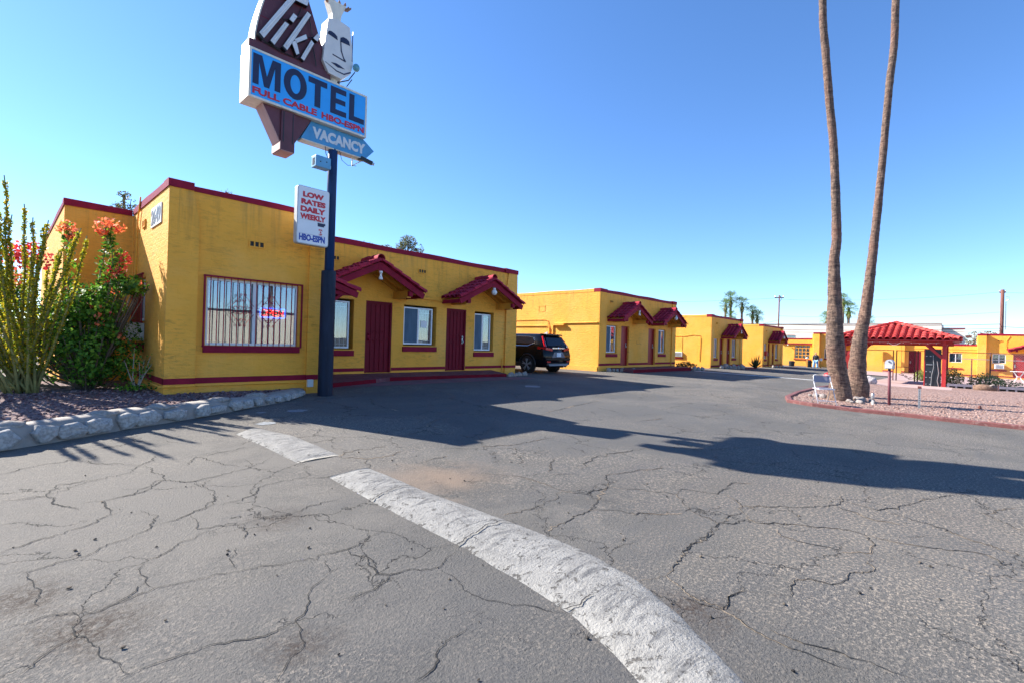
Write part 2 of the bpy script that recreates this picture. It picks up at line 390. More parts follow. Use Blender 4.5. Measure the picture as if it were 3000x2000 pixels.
def _ico(sub):
    bm = bmesh.new(); bmesh.ops.create_icosphere(bm, subdivisions=sub, radius=1.0)
    r = ([tuple(v.co) for v in bm.verts], [tuple(v.index for v in f.verts) for f in bm.faces]); bm.free(); return r
ICO = {i: _ico(i) for i in (1, 2, 3)}

OFF = {}
def root(name, label, cat, loc=(0, 0, 0), group=None, off=True):
    o = bpy.data.objects.new(name, None); COL.objects.link(o); o.location = loc; o.empty_display_size = 0.1
    o['label'] = label; o['category'] = cat
    if group: o['group'] = group
    OFF[o.name] = Vector(loc) if off else Vector((0, 0, 0))
    return o

SPLIT = {'pilaster', 'base_band', 'conduit_pipe', 'bracket_beam', 'beam_end', 'post', 'rail', 'brace', 'beam', 'insulator', 'hinge', 'hanging_cord', 'cross_bar', 'shrub_x', 'cover_screw', 'seam', 'fascia', 'trim', 'bracket', 'dangling_cable', 'cap_stones', 'price_rail', 'edge_strip', 'blocks', 'jacket_badge', 'window_mesh', 'sill', 'bulb', 'coping', 'riser_pipe', 'edge_frame'}
def pieces(mb):
    par = list(range(len(mb.v)))
    def find(i):
        while par[i] != i: par[i] = par[par[i]]; i = par[i]
        return i
    for f in mb.f:
        a = find(f[0])
        for q in f[1:]: par[find(q)] = a
    comp = {}
    for f in mb.f: comp.setdefault(find(f[0]), []).append(f)
    out = []
    for fs in comp.values():
        ids = sorted({i for f in fs for i in f}); mp = {v: k for k, v in enumerate(ids)}; m = MB(); m.v = [mb.v[i] for i in ids]; m.f = [tuple(mp[i] for i in f) for f in fs]; out.append(m)
    return out

def build(name, mb, mat, parent=None, smooth=False, recalc=True, bevel=0.0, loc=None):
    if name in SPLIT and parent is not None:
        k = {tuple(round(q, 5) for q in v): i for i, v in reversed(list(enumerate(mb.v)))}   # weld coincident corners first
        w = MB(); w.v = mb.v; w.f = [tuple(k[tuple(round(q, 5) for q in mb.v[i])] for i in f) for f in mb.f]; w.f = [f for f in w.f if len(set(f)) == len(f)]
        ps = pieces(w)
        if 1 < len(ps) <= 60: return [build1(name, q, mat, parent, smooth, recalc, bevel, loc) for q in ps][0]
    return build1(name, mb, mat, parent, smooth, recalc, bevel, loc)

def build1(name, mb, mat, parent=None, smooth=False, recalc=True, bevel=0.0, loc=None):
    off = OFF[parent.name] if parent is not None else (Vector(loc) if loc else Vector((0, 0, 0)))
    me = bpy.data.meshes.new(name)
    me.from_pydata([tuple(Vector(v) - off) for v in mb.v], [], mb.f)
    if recalc or bevel:
        bm = bmesh.new(); bm.from_mesh(me)
        if recalc:
            bmesh.ops.remove_doubles(bm, verts=bm.verts, dist=1e-5)
            bmesh.ops.recalc_face_normals(bm, faces=bm.faces)
        if bevel:
            ed = [e for e in bm.edges if len(e.link_faces) == 2 and e.calc_face_angle(0) > 0.6]
            bmesh.ops.bevel(bm, geom=ed, offset=bevel, segments=2, affect='EDGES', profile=0.6, clamp_overlap=True)
        bm.to_mesh(me); bm.free()
    if smooth:
        for p in me.polygons: p.use_smooth = True
    me.materials.append(mat)
    o = bpy.data.objects.new(name, me); COL.objects.link(o)
    if parent is not None: o.parent = parent; OFF[o.name] = off
    else:
        OFF[o.name] = off
        if loc: o.location = loc
    return o

def tag(o, label, cat, group=None):
    o['label'] = label; o['category'] = cat
    if group: o['group'] = group
    return o
def setting(o, kind='structure'):
    o['kind'] = kind; return o

def dup(o, parent=None, top=None):
    c = o.copy(); COL.objects.link(c)
    if parent is not None: c.parent = parent
    for ch in list(o.children): dup(ch, c)
    return c

def text_mb(s, x0, x1, z0, z1, mp, depth=0.012, bold=0.0, lift=0.0):
    cu = bpy.data.curves.new('t', 'FONT'); cu.body = s; cu.extrude = 0.5; cu.offset = bold; cu.resolution_u = 3
    ob = bpy.data.objects.new('t', cu); COL.objects.link(ob)
    dg = bpy.context.evaluated_depsgraph_get(); me = bpy.data.meshes.new_from_object(ob.evaluated_get(dg))
    vs = [v.co.copy() for v in me.vertices]; fs = [tuple(p.vertices) for p in me.polygons]
    ax = min(v.x for v in vs); bx = max(v.x for v in vs); ay = min(v.y for v in vs); by = max(v.y for v in vs)
    mb = MB(); mb.add([mp(x0 + (v.x - ax) / (bx - ax) * (x1 - x0), -(lift + (v.z + 0.5) * depth), z0 + (v.y - ay) / (by - ay) * (z1 - z0)) for v in vs], fs)
    COL.objects.unlink(ob); bpy.data.objects.remove(ob); bpy.data.meshes.remove(me)
    return mb

def front(Y): return lambda u, w, z: (u, Y + w, z)      # faces -Y
def sideL(X): return lambda u, w, z: (X + w, u, z)      # faces -X
def sideR(X): return lambda u, w, z: (X - w, u, z)      # faces +X
def cl(x, a=0.0, b=1.0): return max(a, min(b, x))

def gz(x, y):
    return 0.03 * cl(y - 2, 0, 10) - 0.01 * cl(x - 18, 0, 46) - 0.05 * cl((x - 11) / 4) * cl((y - 8) / 4) * cl((24 - x) / 6)
# ------------------------------------------------------------------ building kit
def add_window(par, mp, u0, u1, z0, z1, frame=None, recess=0.10, sill=True, bars=True, split=True, curtain=True, glass='glass', note=None):
    """opening u0..u1,z0..z1 already cut in the wall; frame fills 'frame' rect of it"""
    f0, f1, g0, g1 = frame or (u0, u1, z0, z1)
    mb = MB(); t = 0.045; d0, d1 = recess - 0.03, recess + 0.03
    mb.boxm(mp, f0, f1, d0, d1, g0, g0 + t).boxm(mp, f0, f1, d0, d1, g1 - t, g1)
    mb.boxm(mp, f0, f0 + t, d0, d1, g0 + t, g1 - t).boxm(mp, f1 - t, f1, d0, d1, g0 + t, g1 - t)
    mid = (f0 + f1) / 2
    if split: mb.boxm(mp, mid - 0.03, mid + 0.03, d0 - 0.006, d1, g0 + t, g1 - t)
    w = build('window', mb, M['white_metal'], par)
    gl = MB().boxm(mp, f0 + t, f1 - t, recess - 0.004, recess + 0.004, g0 + t, g1 - t)
    build('pane', gl, M[glass], w)
    if curtain:
        cb = MB(); n = 40; k = random.random() * 9
        for i in range(n):
            a = f0 + (f1 - f0) * i / n; b = f0 + (f1 - f0) * (i + 1) / n
            am = .025 if curtain is True else .002; wa = 0.10 + am * math.sin(i * 1.9 + k); wb = 0.10 + am * math.sin((i + 1) * 1.9 + k)
            cb.add([mp(a, recess + wa, g0), mp(b, recess + wb, g0), mp(b, recess + wb, g1), mp(a, recess + wa, g1)], [(0, 1, 2, 3)])
        build('curtain', cb, M['curtain'] if curtain is True else M[curtain], w, recalc=False)
    if bars:
        build('insect_screen', MB().boxm(mp, f0 + t, mid - .03, recess - .022, recess - .012, g0 + t, g1 - t), M['screen'], w)
        bb = MB(); q0 = mid + 0.04 if split else f0 + .05; n = 4
        for i in range(n):
            u = q0 + (f1 - 0.06 - q0) * (i + 0.5) / n
            bb.boxm(mp, u - 0.006, u + 0.006, recess + 0.02, recess + 0.034, g0 + 0.05, g1 - 0.05)
        for z in (g0 + 0.12, g1 - 0.16): bb.boxm(mp, q0, f1 - 0.05, recess + 0.036, recess + 0.048, z - 0.007, z + 0.007)
        build('security_bars', bb, M['white_metal'], w)
    if sill:
        build('sill', MB().boxm(mp, u0 - 0.03, u1 + 0.02, -0.05, 0.0, z0 - 0.19, z0 - 0.03), M['maroon'], w, bevel=0.008)
    return w

def add_door(par, mp, u0, u1, z0, z1, style='security', recess=0.06, knob='r'):
    mb = MB(); mat = M['maroon_door'] if style == 'security' else M['red_door']
    fr = 0.055
    mb.boxm(mp, u0, u0 + fr, recess - 0.05, recess + 0.05, z0, z1).boxm(mp, u1 - fr, u1, recess - 0.05, recess + 0.05, z0, z1).boxm(mp, u0 + fr, u1 - fr, recess - 0.05, recess + 0.05, z1 - fr, z1)
    a, b = u0 + fr, u1 - fr
    mb.boxm(mp, a, b, recess, recess + 0.04, z0 + 0.01, z1 - fr)
    if style == 'security':
        n = 5
        for i in range(n + 1):
            u = a + (b - a) * i / n
            mb.boxm(mp, max(a, u - 0.013), min(b, u + 0.013), recess - 0.02, recess - 0.002, z0 + 0.03, z1 - fr - 0.02)
        for z in (z0 + 0.03, (z0 + z1) / 2 - 0.1, z1 - fr - 0.05): mb.boxm(mp, a, b, recess - 0.016, recess - 0.003, z, z + 0.03)
        # scrollwork rosettes at mid height
        cu = (a + b) / 2; cz = (z0 + z1) / 2 + 0.02
        for sx in (-1, 1):
            for sz in (-1, 1):
                pts = [];
                for k in range(15):
                    t = k / 14 * 4.2; r = 0.10 * (1 - t / 5.6)
                    pts.append(mp(cu + sx * (0.09 + r * math.cos(t) * 0.9), recess - 0.024, cz + sz * (0.09 + r * math.sin(t))))
                mb.tube(pts, 0.008, 5)
    d = build('door', mb, mat, par)
    ku = b - 0.07 if knob == 'r' else a + 0.07; kz = z0 + 0.98
    kb = MB(); c = mp(ku, recess - 0.05, kz)
    kb.ball(c, 0.042, 2); kb.ball(mp(ku, recess - 0.035, kz + 0.15), 0.034, 2)
    kb.boxm(mp, ku - 0.03, ku + 0.03, recess - 0.03, recess - 0.021, kz - 0.06, kz + 0.2)
    build('handle', kb, M['steel'] if knob == 'r' else M['maroon'], d, smooth=False)
    return d

def add_vent(par, mp, u, z, w=0.30, h=0.14):
    mb = MB(); t = 0.022
    mb.boxm(mp, u, u + w, -0.03, 0.0, z, z + t).boxm(mp, u, u + w, -0.03, 0.0, z + h - t, z + h)
    for i in range(4):
        q = u + (w - t) * i / 3; mb.boxm(mp, q, q + t, -0.029, 0.0, z + t, z + h - t)
    v = build('vent', mb, M['stucco'], par)
    build('vent_mesh', MB().boxm(mp, u + t, u + w - t, -0.006, -0.001, z + t, z + h - t), M['dark'], v)

def tile(mb, p0, p1, r0, r1, up, seg=6, th=0.016):
    """half-barrel tile, p0 low end, p1 high end"""
    p0 = Vector(p0); p1 = Vector(p1); d = (p1 - p0).normalized(); up = Vector(up); sd = d.cross(up).normalized(); u = sd.cross(d).normalized()
    vs = []
    for p, r in ((p0, r0), (p1, r1)):
        for rr in (r, r - th):
            for k in range(seg + 1):
                a = PI * k / seg
                vs.append(p + sd * math.cos(a) * rr + u * math.sin(a) * rr)
    n = seg + 1; fs = []
    for k in range(seg):
        fs.append((k, k + 1, 2 * n + k + 1, 2 * n + k)); fs.append((n + k + 1, n + k, 3 * n + k, 3 * n + k + 1))
        fs.append((k + 1, k, n + k, n + k + 1)); fs.append((2 * n + k, 2 * n + k + 1, 3 * n + k + 1, 3 * n + k))
    fs.append((0, 2 * n, 3 * n, n)); fs.append((seg, n + seg, 3 * n + seg, 2 * n + seg))
    mb.add(vs, fs)

def add_awning(par, mp, uc, half=1.50, depth=0.87, zr=3.66, ze=2.93, lamp='bulb', rows=5, rw=M['wood_yellow']):
    """gabled tile hood: ridge runs out of the wall (w negative)"""
    rise = zr - ze; sl = math.hypot(half, rise)
    mb = MB(); th = 0.03
    for s in (-1, 1):       # sheathing boards, under the tiles
        a = [mp(uc, 0.0, zr - 0.09), mp(uc + s * half, 0.0, ze - 0.09), mp(uc + s * half, -depth, ze - 0.09), mp(uc, -depth, zr - 0.09)]
        mb.prism(a, (0, 0, -th))
        for w in (-0.06, -depth * 0.5):       # rafters
            mb.bar(mp(uc + s * 0.05, w, zr - 0.17), mp(uc + s * half * 0.93, w, ze - 0.17 + rise * 0.06), 0.06, 0.10)
    aw = build('awning', mb, rw, par)
    fb = MB()
    for s in (-1, 1):
        fb.bar(mp(uc, -depth - 0.022, zr - 0.17), mp(uc + s * half, -depth - 0.022, ze - 0.17), 0.045, 0.17)
    fb.boxm(mp, uc - 0.07, uc + 0.07, -depth - 0.05, -depth - 0.046, zr - 0.36, zr - 0.1)
    for s in (-1, 1): fb.boxm(mp, uc + s * half - 0.02, uc + s * half + 0.02, -depth, -0.0, ze - 0.22, ze - 0.10)
    build('fascia', fb, M['maroon'], aw)
    bb = MB(); be = MB()
    for s in (-1, 1):
        u = uc + s * half * 0.71
        bb.boxm(mp, u - 0.06, u + 0.06, -depth + 0.10, 0.0, ze - 0.24, ze - 0.03 + 0.0)
        be.boxm(mp, u - 0.062, u + 0.062, -depth + 0.0, -depth + 0.10, ze - 0.20, ze - 0.05)
    bb.boxm(mp, uc - 0.05, uc + 0.05, -depth, 0.0, zr - 0.34, zr - 0.22)
    build('bracket_beam', bb, rw, aw); build('beam_end', be, M['maroon'], aw)
    tb = MB(); cols = 4; cw = (depth + 0.06) / cols
    for s in (-1, 1):
        dn = Vector(mp(uc + s * half, 0, ze)) - Vector(mp(uc, 0, zr)); dn.normalize()
        up = Vector((0, 0, 1))
        for c in range(cols):
            w = 0.0 - cw * (c + 0.5) - 0.0
            for r in range(rows):
                hi = Vector(mp(uc, w, zr - 0.06)) + dn * (sl * r / rows)
                lo = Vector(mp(uc, w, zr - 0.06)) + dn * (sl * (r + 1.18) / rows) + Vector((0, 0, 0.022))
                tile(tb, lo, hi, cw * 0.50, cw * 0.42, up)
        # rake tiles along the gable edge, lying on the barge board
        for r in range(rows):
            hi = Vector(mp(uc, -depth - 0.035, zr - 0.045)) + dn * (sl * r / rows)
            lo = Vector(mp(uc, -depth - 0.035, zr - 0.045)) + dn * (sl * (r + 1.15) / rows) + Vector((0, 0, 0.022))
            tile(tb, lo, hi, 0.105, 0.09, up)
    for k in range(3):
        w0 = -depth - 0.08 + k * (depth + 0.08) / 3
        tile(tb, mp(uc, w0, zr + 0.0 + 0.012), mp(uc, w0 + (depth + 0.08) / 3 * 1.15, zr + 0.0), 0.125, 0.105, (0, 0, 1))
    build('roof_tiles', tb, M['tile'], aw, recalc=False)
    lb = MB(); q = mp(uc, -depth - 0.06, zr - 0.42)
    lb.lathe((q[0], q[1], q[2] + 0.02), [(0.05, 0.0), (0.05, 0.06)], 10)
    if lamp == 'globe': lb.ball((q[0], q[1], q[2] - 0.07), 0.10, 2)
    else: lb.lathe((q[0], q[1], q[2] - 0.16), [(0.055, 0), (0.06, 0.03), (0.03, 0.12), (0.03, 0.18)], 12)
    build('lamp', lb, M['white'], aw, smooth=True)
    return aw

def add_coping(par, name, pieces, mat=None):
    mb = MB()
    for mp, a, b, z0, z1, out, th in pieces:
        n = max(2, int(abs(b - a) / 0.5))
        for i in range(n):      # slightly wavy hand-made top edge
            p = a + (b - a) * i / n; q = a + (b - a) * (i + 1) / n
            za = z1 + 0.012 * math.sin(p * 2.1) ; zb = z1 + 0.012 * math.sin(q * 2.1)
            vs = [mp(p, -out, z0), mp(q, -out, z0), mp(q, th, z0), mp(p, th, z0), mp(p, -out, za - .012), mp(q, -out, zb - .012), mp(q, th, zb), mp(p, th, za), mp(p, -out + .02, za), mp(q, -out + .02, zb)]
            mb.add(vs, [(0, 1, 5, 4), (4, 5, 9, 8), (8, 9, 6, 7), (3, 7, 6, 2), (0, 3, 2, 1)] + ([(0, 4, 8, 7, 3)] if i == 0 else []) + ([(1, 2, 6, 9, 5)] if i == n - 1 else []))
    return build(name, mb, mat or M['maroon'], par)

# ------------------------------------------------------------------ office building
b1 = root('motel_building', 'nearest yellow motel building with the barred office window and two tiled door hoods', 'building', (7, 12, 0.3))
YO, YR, XL, XR = 10.5, 12.77, 2.0, 13.70
ZT, ZB = 4.12, 0.0
fo, fr_, sl_, sr_ = front(YO), front(YR), sideL(XL), sideR(4.9)
wb = MB()
wb.wall(fo, XL, 4.9, ZB, ZT, 0.22, [(2.64, 4.38, 1.27, 2.56)])
wb.wall(sl_, YO + 0.22, 13.86, ZB, ZT, 0.22, [(12.3, 13.3, 1.28, 2.62)])
wb.wall(sr_, YO + 0.22, YR, ZB, ZT, 0.22, [(11.2, 12.1, 0.45, 2.5)])
holes_r = [(5.55, 6.90, 1.16, 2.58), (7.28, 8.17, 0.48, 2.59), (8.59, 9.86, 1.30, 2.57), (10.29, 11.17, 0.48, 2.58), (11.57, 12.52, 1.14, 2.56)]
wb.wall(fr_, 4.9, XR, ZB, ZT, 0.22, holes_r)
wb.wall(sideR(XR), YR + 0.22, 22.0, ZB, ZT, 0.22)
wb.wall(front(13.86), 0.84, XL, ZB, ZT - 0.02, 0.22)
wb.wall(sideL(0.84), 14.08, 22.0, ZB, ZT - 0.02, 0.22)
wb.box(0.84, XR, 22.0, 22.2, ZB, ZT)
wall1 = build('wall', wb, M['stucco'], b1)
pb = MB()
def pil(mp, a, b, out):
    # pilaster whose top tapers back like hand-shaped adobe
    vs = [mp(a, 0.0, ZB), mp(b, 0.0, ZB), mp(b, -out, ZB), mp(a, -out, ZB), mp(a, 0.0, 3.55), mp(b, 0, 3.55), mp(b, -out, 3.55), mp(a, -out, 3.55), mp(a, 0, ZT), mp(b - .10, 0, ZT), mp(b - .10, -out * .75, ZT), mp(a, -out * .75, ZT)]
    pb.add(vs, [(3, 2, 6, 7), (2, 1, 5, 6), (0, 3, 7, 4), (7, 6, 10, 11), (6, 5, 9, 10), (4, 7, 11, 8), (8, 11, 10, 9), (0, 1, 2, 3)])
pil(fo, XL, 2.48, 0.06); pil(fo, 4.57, 4.88, 0.05)
pil(lambda u, w, z: fr_(26.8 - u, w, z), 26.8 - 13.70, 26.8 - 13.12, 0.07)
build('pilaster', pb, M['stucco'], b1)
rf = MB(); rf.box(1.06, XR - .22, 14.08, 22, 3.75, 3.9); rf.box(XL + .22, 4.9 - .22, YO + .22, 14.08, 3.75, 3.9); rf.box(4.9 - .22, XR - .22, YR + .22, 14.08, 3.75, 3.9)
build('roof', rf, M['concrete'], b1)
add_coping(b1, 'coping', [(fo, XL - 0.02, 2.38, ZT, 4.275, 0.075, 0.3), (fo, 2.38, 4.92, ZT, 4.23, 0.02, 0.3), (sl_, YO + .3, 13.84, ZT, 4.27, 0.02, 0.3), (sr_, YO + .3, YR, ZT, 4.25, 0.02, 0.3),
    (fr_, 4.92, 13.02, ZT, 4.275, 0.02, 0.3), (fr_, 13.02, XR + .02, ZT, 4.285, 0.08, 0.3), (sideR(XR), YR + .3, 22.2, ZT, 4.27, 0.02, 0.3), (front(13.86), 0.82, XL - .03, ZT - .02, 4.24, 0.03, 0.3), (sideL(0.84), 14.16, 22.2, ZT - .02, 4.23, 0.02, 0.3)])
bb = MB()
def band(mp, a, b, out=0.008, z0=0.55, z1=0.66): bb.boxm(mp, a, b, -out, -0.0005, z0, z1)
band(fo, 2.482, 4.568); band(fo, XL - 0.008, 2.484, 0.068); band(fo, 4.566, 4.90, 0.058)
band(sl_, YO - 0.06, 13.84); band(sr_, YO, 11.18); band(sr_, 12.12, YR)
for a, b in ((4.92, 7.27), (8.18, 10.28), (11.18, 13.12)): band(fr_, a, b, 0.008, 0.53, 0.625)
band(fr_, 13.118, XR + .008, 0.078, 0.53, 0.625)
build('base_band', bb, M['maroon'], b1)
pp = MB()
pp.tube([(4.58, YO - 0.035, 0.505), (2.5, YO - 0.035, 0.515), (2.46, YO - .09, 0.515), (1.98, YO - 0.09, 0.515), (1.955, YO - 0.02, 0.515), (1.955, 13.7, 0.54)], 0.018, 6)
pp.tube([(1.965, 13.15, 0.6), (1.965, 13.15, 3.9), (1.965, 12.9, 4.36)], 0.016, 6)
pp.tube([(1.96, 13.45, 0.6), (1.96, 13.45, 2.7), (1.96, 13.7, 4.0)], 0.012, 6)
pp.tube([(8.28, YR - 0.03, 2.80), (8.9, YR - .03, 2.81), (10.2, YR - .03, 2.79)], 0.016, 6); pp.box(9.0, 9.09, YR - .06, YR, 2.76, 2.85)
pp.tube([(12.98, YR - .05, 0.3), (12.98, YR - .05, 0.86), (13.02, YR - .04, .88)], 0.02, 6)
build('conduit_pipe', pp, M['stucco'], b1)
mt = MB(); mt.box(4.585, 4.70, YO - 0.13, YO - 0.052, 0.40, 0.56); build('meter_box', mt, M['white'], b1, bevel=0.006)
# office window: frame, tinted glass, blinds, iron grille
ow = add_window(b1, fo, 2.64, 4.38, 1.27, 2.56, recess=0.09, sill=False, bars=False, curtain='blind', glass='glass_office')
build('sill', MB().boxm(fo, 2.60, 4.41, -0.06, 0.0, 1.13, 1.235), M['maroon'], ow, bevel=0.008)
gb = MB()
gu0, gu1, gz0, gz1, gw = 2.58, 4.44, 1.235, 2.60, -0.055
for a, b, c, d in ((gu0, gu1, gz0, gz0 + .03), (gu0, gu1, gz1 - .03, gz1)): gb.boxm(fo, a, b, gw - .014, gw + .014, c, d)
for a in (gu0, gu1 - .03): gb.boxm(fo, a, a + .03, gw - .013, gw + .013, gz0 + .03, gz1 - .03)
for i in range(1, 16):
    u = gu0 + (gu1 - gu0) * i / 16; gb.boxm(fo, u - .007, u + .007, gw - .007, gw + .007, gz0 + .03, gz1 - .03)
for a in (gu0, gu1 - .03):
    for z in (gz0, gz1 - .03): gb.boxm(fo, a + .004, a + .026, gw + .013, 0.0, z + .004, z + .026)
def scroll(c0, cz, sx, sz, r0):
    pts = []
    for k in range(18):
        t = k / 17 * 5.0; r = r0 * (1 - t / 6.4)
        pts.append(fo(c0 + sx * (r0 + r * math.cos(PI - t)), gw - .016, cz + sz * (r * math.sin(PI - t))))
    gb.tube(pts, 0.006, 5)
for cu in (3.26, 3.80):
    cz = 1.97
    for sx in (-1, 1):
        for sz in (-1, 1):
            scroll(cu, cz + sz * .04, sx, sz, .05); scroll(cu + sx * .10, cz + sz * .035, sx, sz, .045); scroll(cu + sx * .0, cz + sz * .20, sx, -sz, .035)
            gb.tube([fo(cu + sx * .02, gw - .016, cz + sz * .30), fo(cu + sx * .20, gw - .016, cz + sz * .08)], .006, 5)
            scroll(cu + sx * .02, cz + sz * .30, sx, sz, .025)
build('window_grille', gb, M['maroon'], ow)
# right-hand rooms
add_window(b1, fr_, *holes_r[0], frame=(5.6, 6.80, 1.19, 2.52))
add_door(b1, fr_, *holes_r[1], knob='l')
w2_ = add_window(b1, fr_, *holes_r[2], frame=(8.62, 9.75, 1.34, 2.51)); build('paper_notice', MB().boxm(fr_, 9.30, 9.55, .085, .089, 1.88, 2.10), M['white'], w2_)
add_door(b1, fr_, *holes_r[3], knob='r')
add_window(b1, fr_, *holes_r[4], frame=(11.60, 12.42, 1.17, 2.49))
add_door(b1, sr_, 11.2, 12.1, 0.45, 2.5)
sw = add_window(b1, sl_, 12.3, 13.3, 1.28, 2.62, frame=(12.33, 13.27, 1.72, 2.6), bars=False)
g2 = MB()
for i in range(9):
    u = 12.22 + i * 0.14; g2.boxm(sl_, u, u + .016, -.07, -.054, 1.66, 2.68)
for z in (1.66, 2.66): g2.boxm(sl_, 12.2, 13.38, -.08, -.044, z, z + .025)
build('window_grille', g2, M['maroon'], sw)
add_vent(b1, fo, 3.35, 3.25); add_vent(b1, fr_, 6.12, 3.62); add_vent(b1, fr_, 9.08, 3.62); add_vent(b1, sl_, 12.42, 3.66, .3, .16)
add_awning(b1, fr_, 7.17, lamp='bulb', zr=3.70, ze=2.95); add_awning(b1, fr_, 11.60, lamp='globe', zr=3.68, ze=2.94)
# small shed hood over the office side door
sh = MB(); sh.prism([(4.9, 11.0, 2.98), (6.0, 11.0, 2.62), (6.0, 12.4, 2.62), (4.9, 12.4, 2.98)], (0, 0, -.03))
sh.bar((4.9, 11.03, 2.56), (5.9, 11.03, 2.56), .07, .09); sh.bar((4.92, 11.03, 2.02), (5.62, 11.03, 2.52), .06, .07)
sh.bar((4.9, 12.37, 2.56), (5.9, 12.37, 2.56), .07, .09); sh.bar((4.92, 12.37, 2.02), (5.62, 12.37, 2.52), .06, .07); sh.bar((5.86, 11.0, 2.58), (5.86, 12.4, 2.58), .06, .08)
sh.bar((4.9, 10.98, 2.90), (6.02, 10.98, 2.54), .05, .14)
shed = build('awning', sh, M['maroon'], b1)
tb = MB()
for c in range(6):
    y = 11.05 + c * .25
    for r in range(3):
        hi = Vector((4.9, y, 3.0)).lerp(Vector((6.04, y, 2.63)), r / 3); lo = Vector((4.9, y, 3.0)).lerp(Vector((6.04, y, 2.63)), (r + 1.12) / 3)
        tile(tb, lo + Vector((0, 0, .02)), hi, .125, .105, (0, 0, 1))
build('roof_tiles', tb, M['tile'], shed, recalc=False)

# ------------------------------------------------------------------ porch, apron
PT = [(4.92, YR - .003, .47), (4.92, 10.96, .375), (7.0, 11.64, .395), (7.6, 11.90, .405), (12.3, 11.82, .39), (12.45, YR - .003, .46)]
po = MB(); n = len(PT); po.add([p for p in PT] + [(x, y, .1) for x, y, z in PT], [tuple(range(n)), tuple(range(2 * n - 1, n - 1, -1))] + [(i, (i + 1) % n, (i + 1) % n + n, i + n) for i in range(n)])
porch = build('porch_slab', po, M['porch'], None, loc=(8, 12, 0.2)); tag(porch, 'long dull red concrete porch slab below the doors of the nearest building', 'porch')
for i0 in (1, 3, 4):
    a, b = PT[i0], PT[i0 + 1]; d = Vector((b[0] - a[0], b[1] - a[1], 0)).normalized(); nrm = Vector((d.y, -d.x, 0)) * .008; o_ = nrm * .08
    build('painted_edge', MB().prism([(a[0] + o_.x, a[1] + o_.y, .12), (b[0] + o_.x, b[1] + o_.y, .12), (b[0] + o_.x, b[1] + o_.y, b[2] + .002), (a[0] + o_.x, a[1] + o_.y, a[2] + .002)], nrm), M['porch_edge'], porch)
def sheet(name, pts, dz, mat, div=1):
    mb = MB(); n = len(pts)
    mb.add([(x, y, gz(x, y) + dz) for x, y in pts], [tuple(range(n))])
    return setting(build(name, mb, mat, None, recalc=False))
ap = MB(); us = [5.0 + i * .5 for i in range(18)]
for i in range(len(us) - 1):
    a, b = us[i], us[i + 1]
    def near(x): return 10.98 - 0.018 * (x - 8) + 0.02 * math.sin(x * 3)
    def far(x): return 11.0 + (x - 5) * .33 if x < 7.6 else 11.86 if x < 12.6 else 11.5
    na, nb = (near(q) if q < 11.9 else near(11.9) + (q - 11.9) * .16 for q in (a, b))
    if b > 13.4: continue
    for k in range(3):
        ya0 = na + (far(a) - na) * k / 3; ya1 = na + (far(a) - na) * (k + 1) / 3; yb0 = nb + (far(b) - nb) * k / 3; yb1 = nb + (far(b) - nb) * (k + 1) / 3
        ap.add([(a, ya0, gz(a, ya0) + .005), (b, yb0, gz(b, yb0) + .005), (b, yb1, gz(b, yb1) + .005), (a, ya1, gz(a, ya1) + .005)], [(0, 1, 2, 3)])
setting(build('painted_apron', ap, M['apron'], None, recalc=False))

# ------------------------------------------------------------------ signs and fittings on the office
ns = MB().boxm(sl_, 10.96, 11.85, -.02, -.004, 3.54, 3.92)
num = build('address_sign', ns, M['white'], None, loc=(1.97, 11.4, 3.73)); tag(num, 'white address board reading 2649 high on the sunlit office side wall', 'sign')
build('lettering', text_mb('2649', 11.0, 11.81, 3.575, 3.885, lambda u, w, z: (XL - .02 + w, 22.81 - u, z), .006, .03), plain('grey_numeral', (.14, .17, .20), .5, .1, 4), num)
def ac_unit(mp, u0, u1, z0, z1, out, label):
    mb = MB().boxm(mp, u0, u1, -out, 0.05, z0, z1); c = mp((u0 + u1) / 2, -out / 2, z0)
    o = build('window_air_conditioner', mb, M['white'], None, loc=c, bevel=.012); tag(o, label, 'air conditioner')
    g = MB(); n = 9
    for i in range(n):
        z = z0 + .04 + (z1 - z0 - .08) * i / n; g.boxm(mp, u0 + .07, u1 - .07, -out - .012, -out - .001, z, z + .018)
    build('grille', g, M['steel'], o)
    return o
ac_unit(sl_, 12.36, 13.05, 1.30, 1.66, .32, 'white window air conditioner in the office side wall, half hidden by the flowering bush')
# neon sign hung inside the office window
ne = root('neon_sign', 'red and blue neon OPEN sign glowing behind the barred office window', 'sign', (3.9, YO + .17, 1.87))
def rr(u0, u1, z0, z1, r, mp, w):
    pts = []
    for cx, cz, a0 in ((u1 - r, z1 - r, 0), (u0 + r, z1 - r, 90), (u0 + r, z0 + r, 180), (u1 - r, z0 + r, 270)):
        for k in range(5): a = R(a0 + k * 22.5); pts.append(mp(cx + r * math.cos(a), w, cz + r * math.sin(a)))
    pts.append(pts[0]); return pts
build('border_tube', MB().tube(rr(3.66, 4.16, 1.86, 2.05, .03, fo, .15), .008, 6), emis('neon_blue', (0.05, 0.18, 1.0), 1.6), ne)
L4 = {'O': [[(0, .1), (0, .9), (.15, 1), (.85, 1), (1, .9), (1, .1), (.85, 0), (.15, 0), (0, .1)]], 'P': [[(0, 0), (0, 1), (.8, 1), (1, .88), (1, .62), (.8, .5), (0, .5)]],
      'E': [[(1, 1), (0, 1), (0, 0), (1, 0)], [(0, .5), (.8, .5)]], 'N': [[(0, 0), (0, 1), (1, 0), (1, 1)]]}
tn = MB()
for i, ch in enumerate('OPEN'):
    u = 3.695 + i * .112
    for st in L4[ch]: tn.tube([fo(u + x * .085, .15, 1.895 + z * .12) for x, z in st], .008, 6)
build('letter_tubes', tn, emis('neon_red', (1.0, 0.02, 0.015), 2.2), ne)
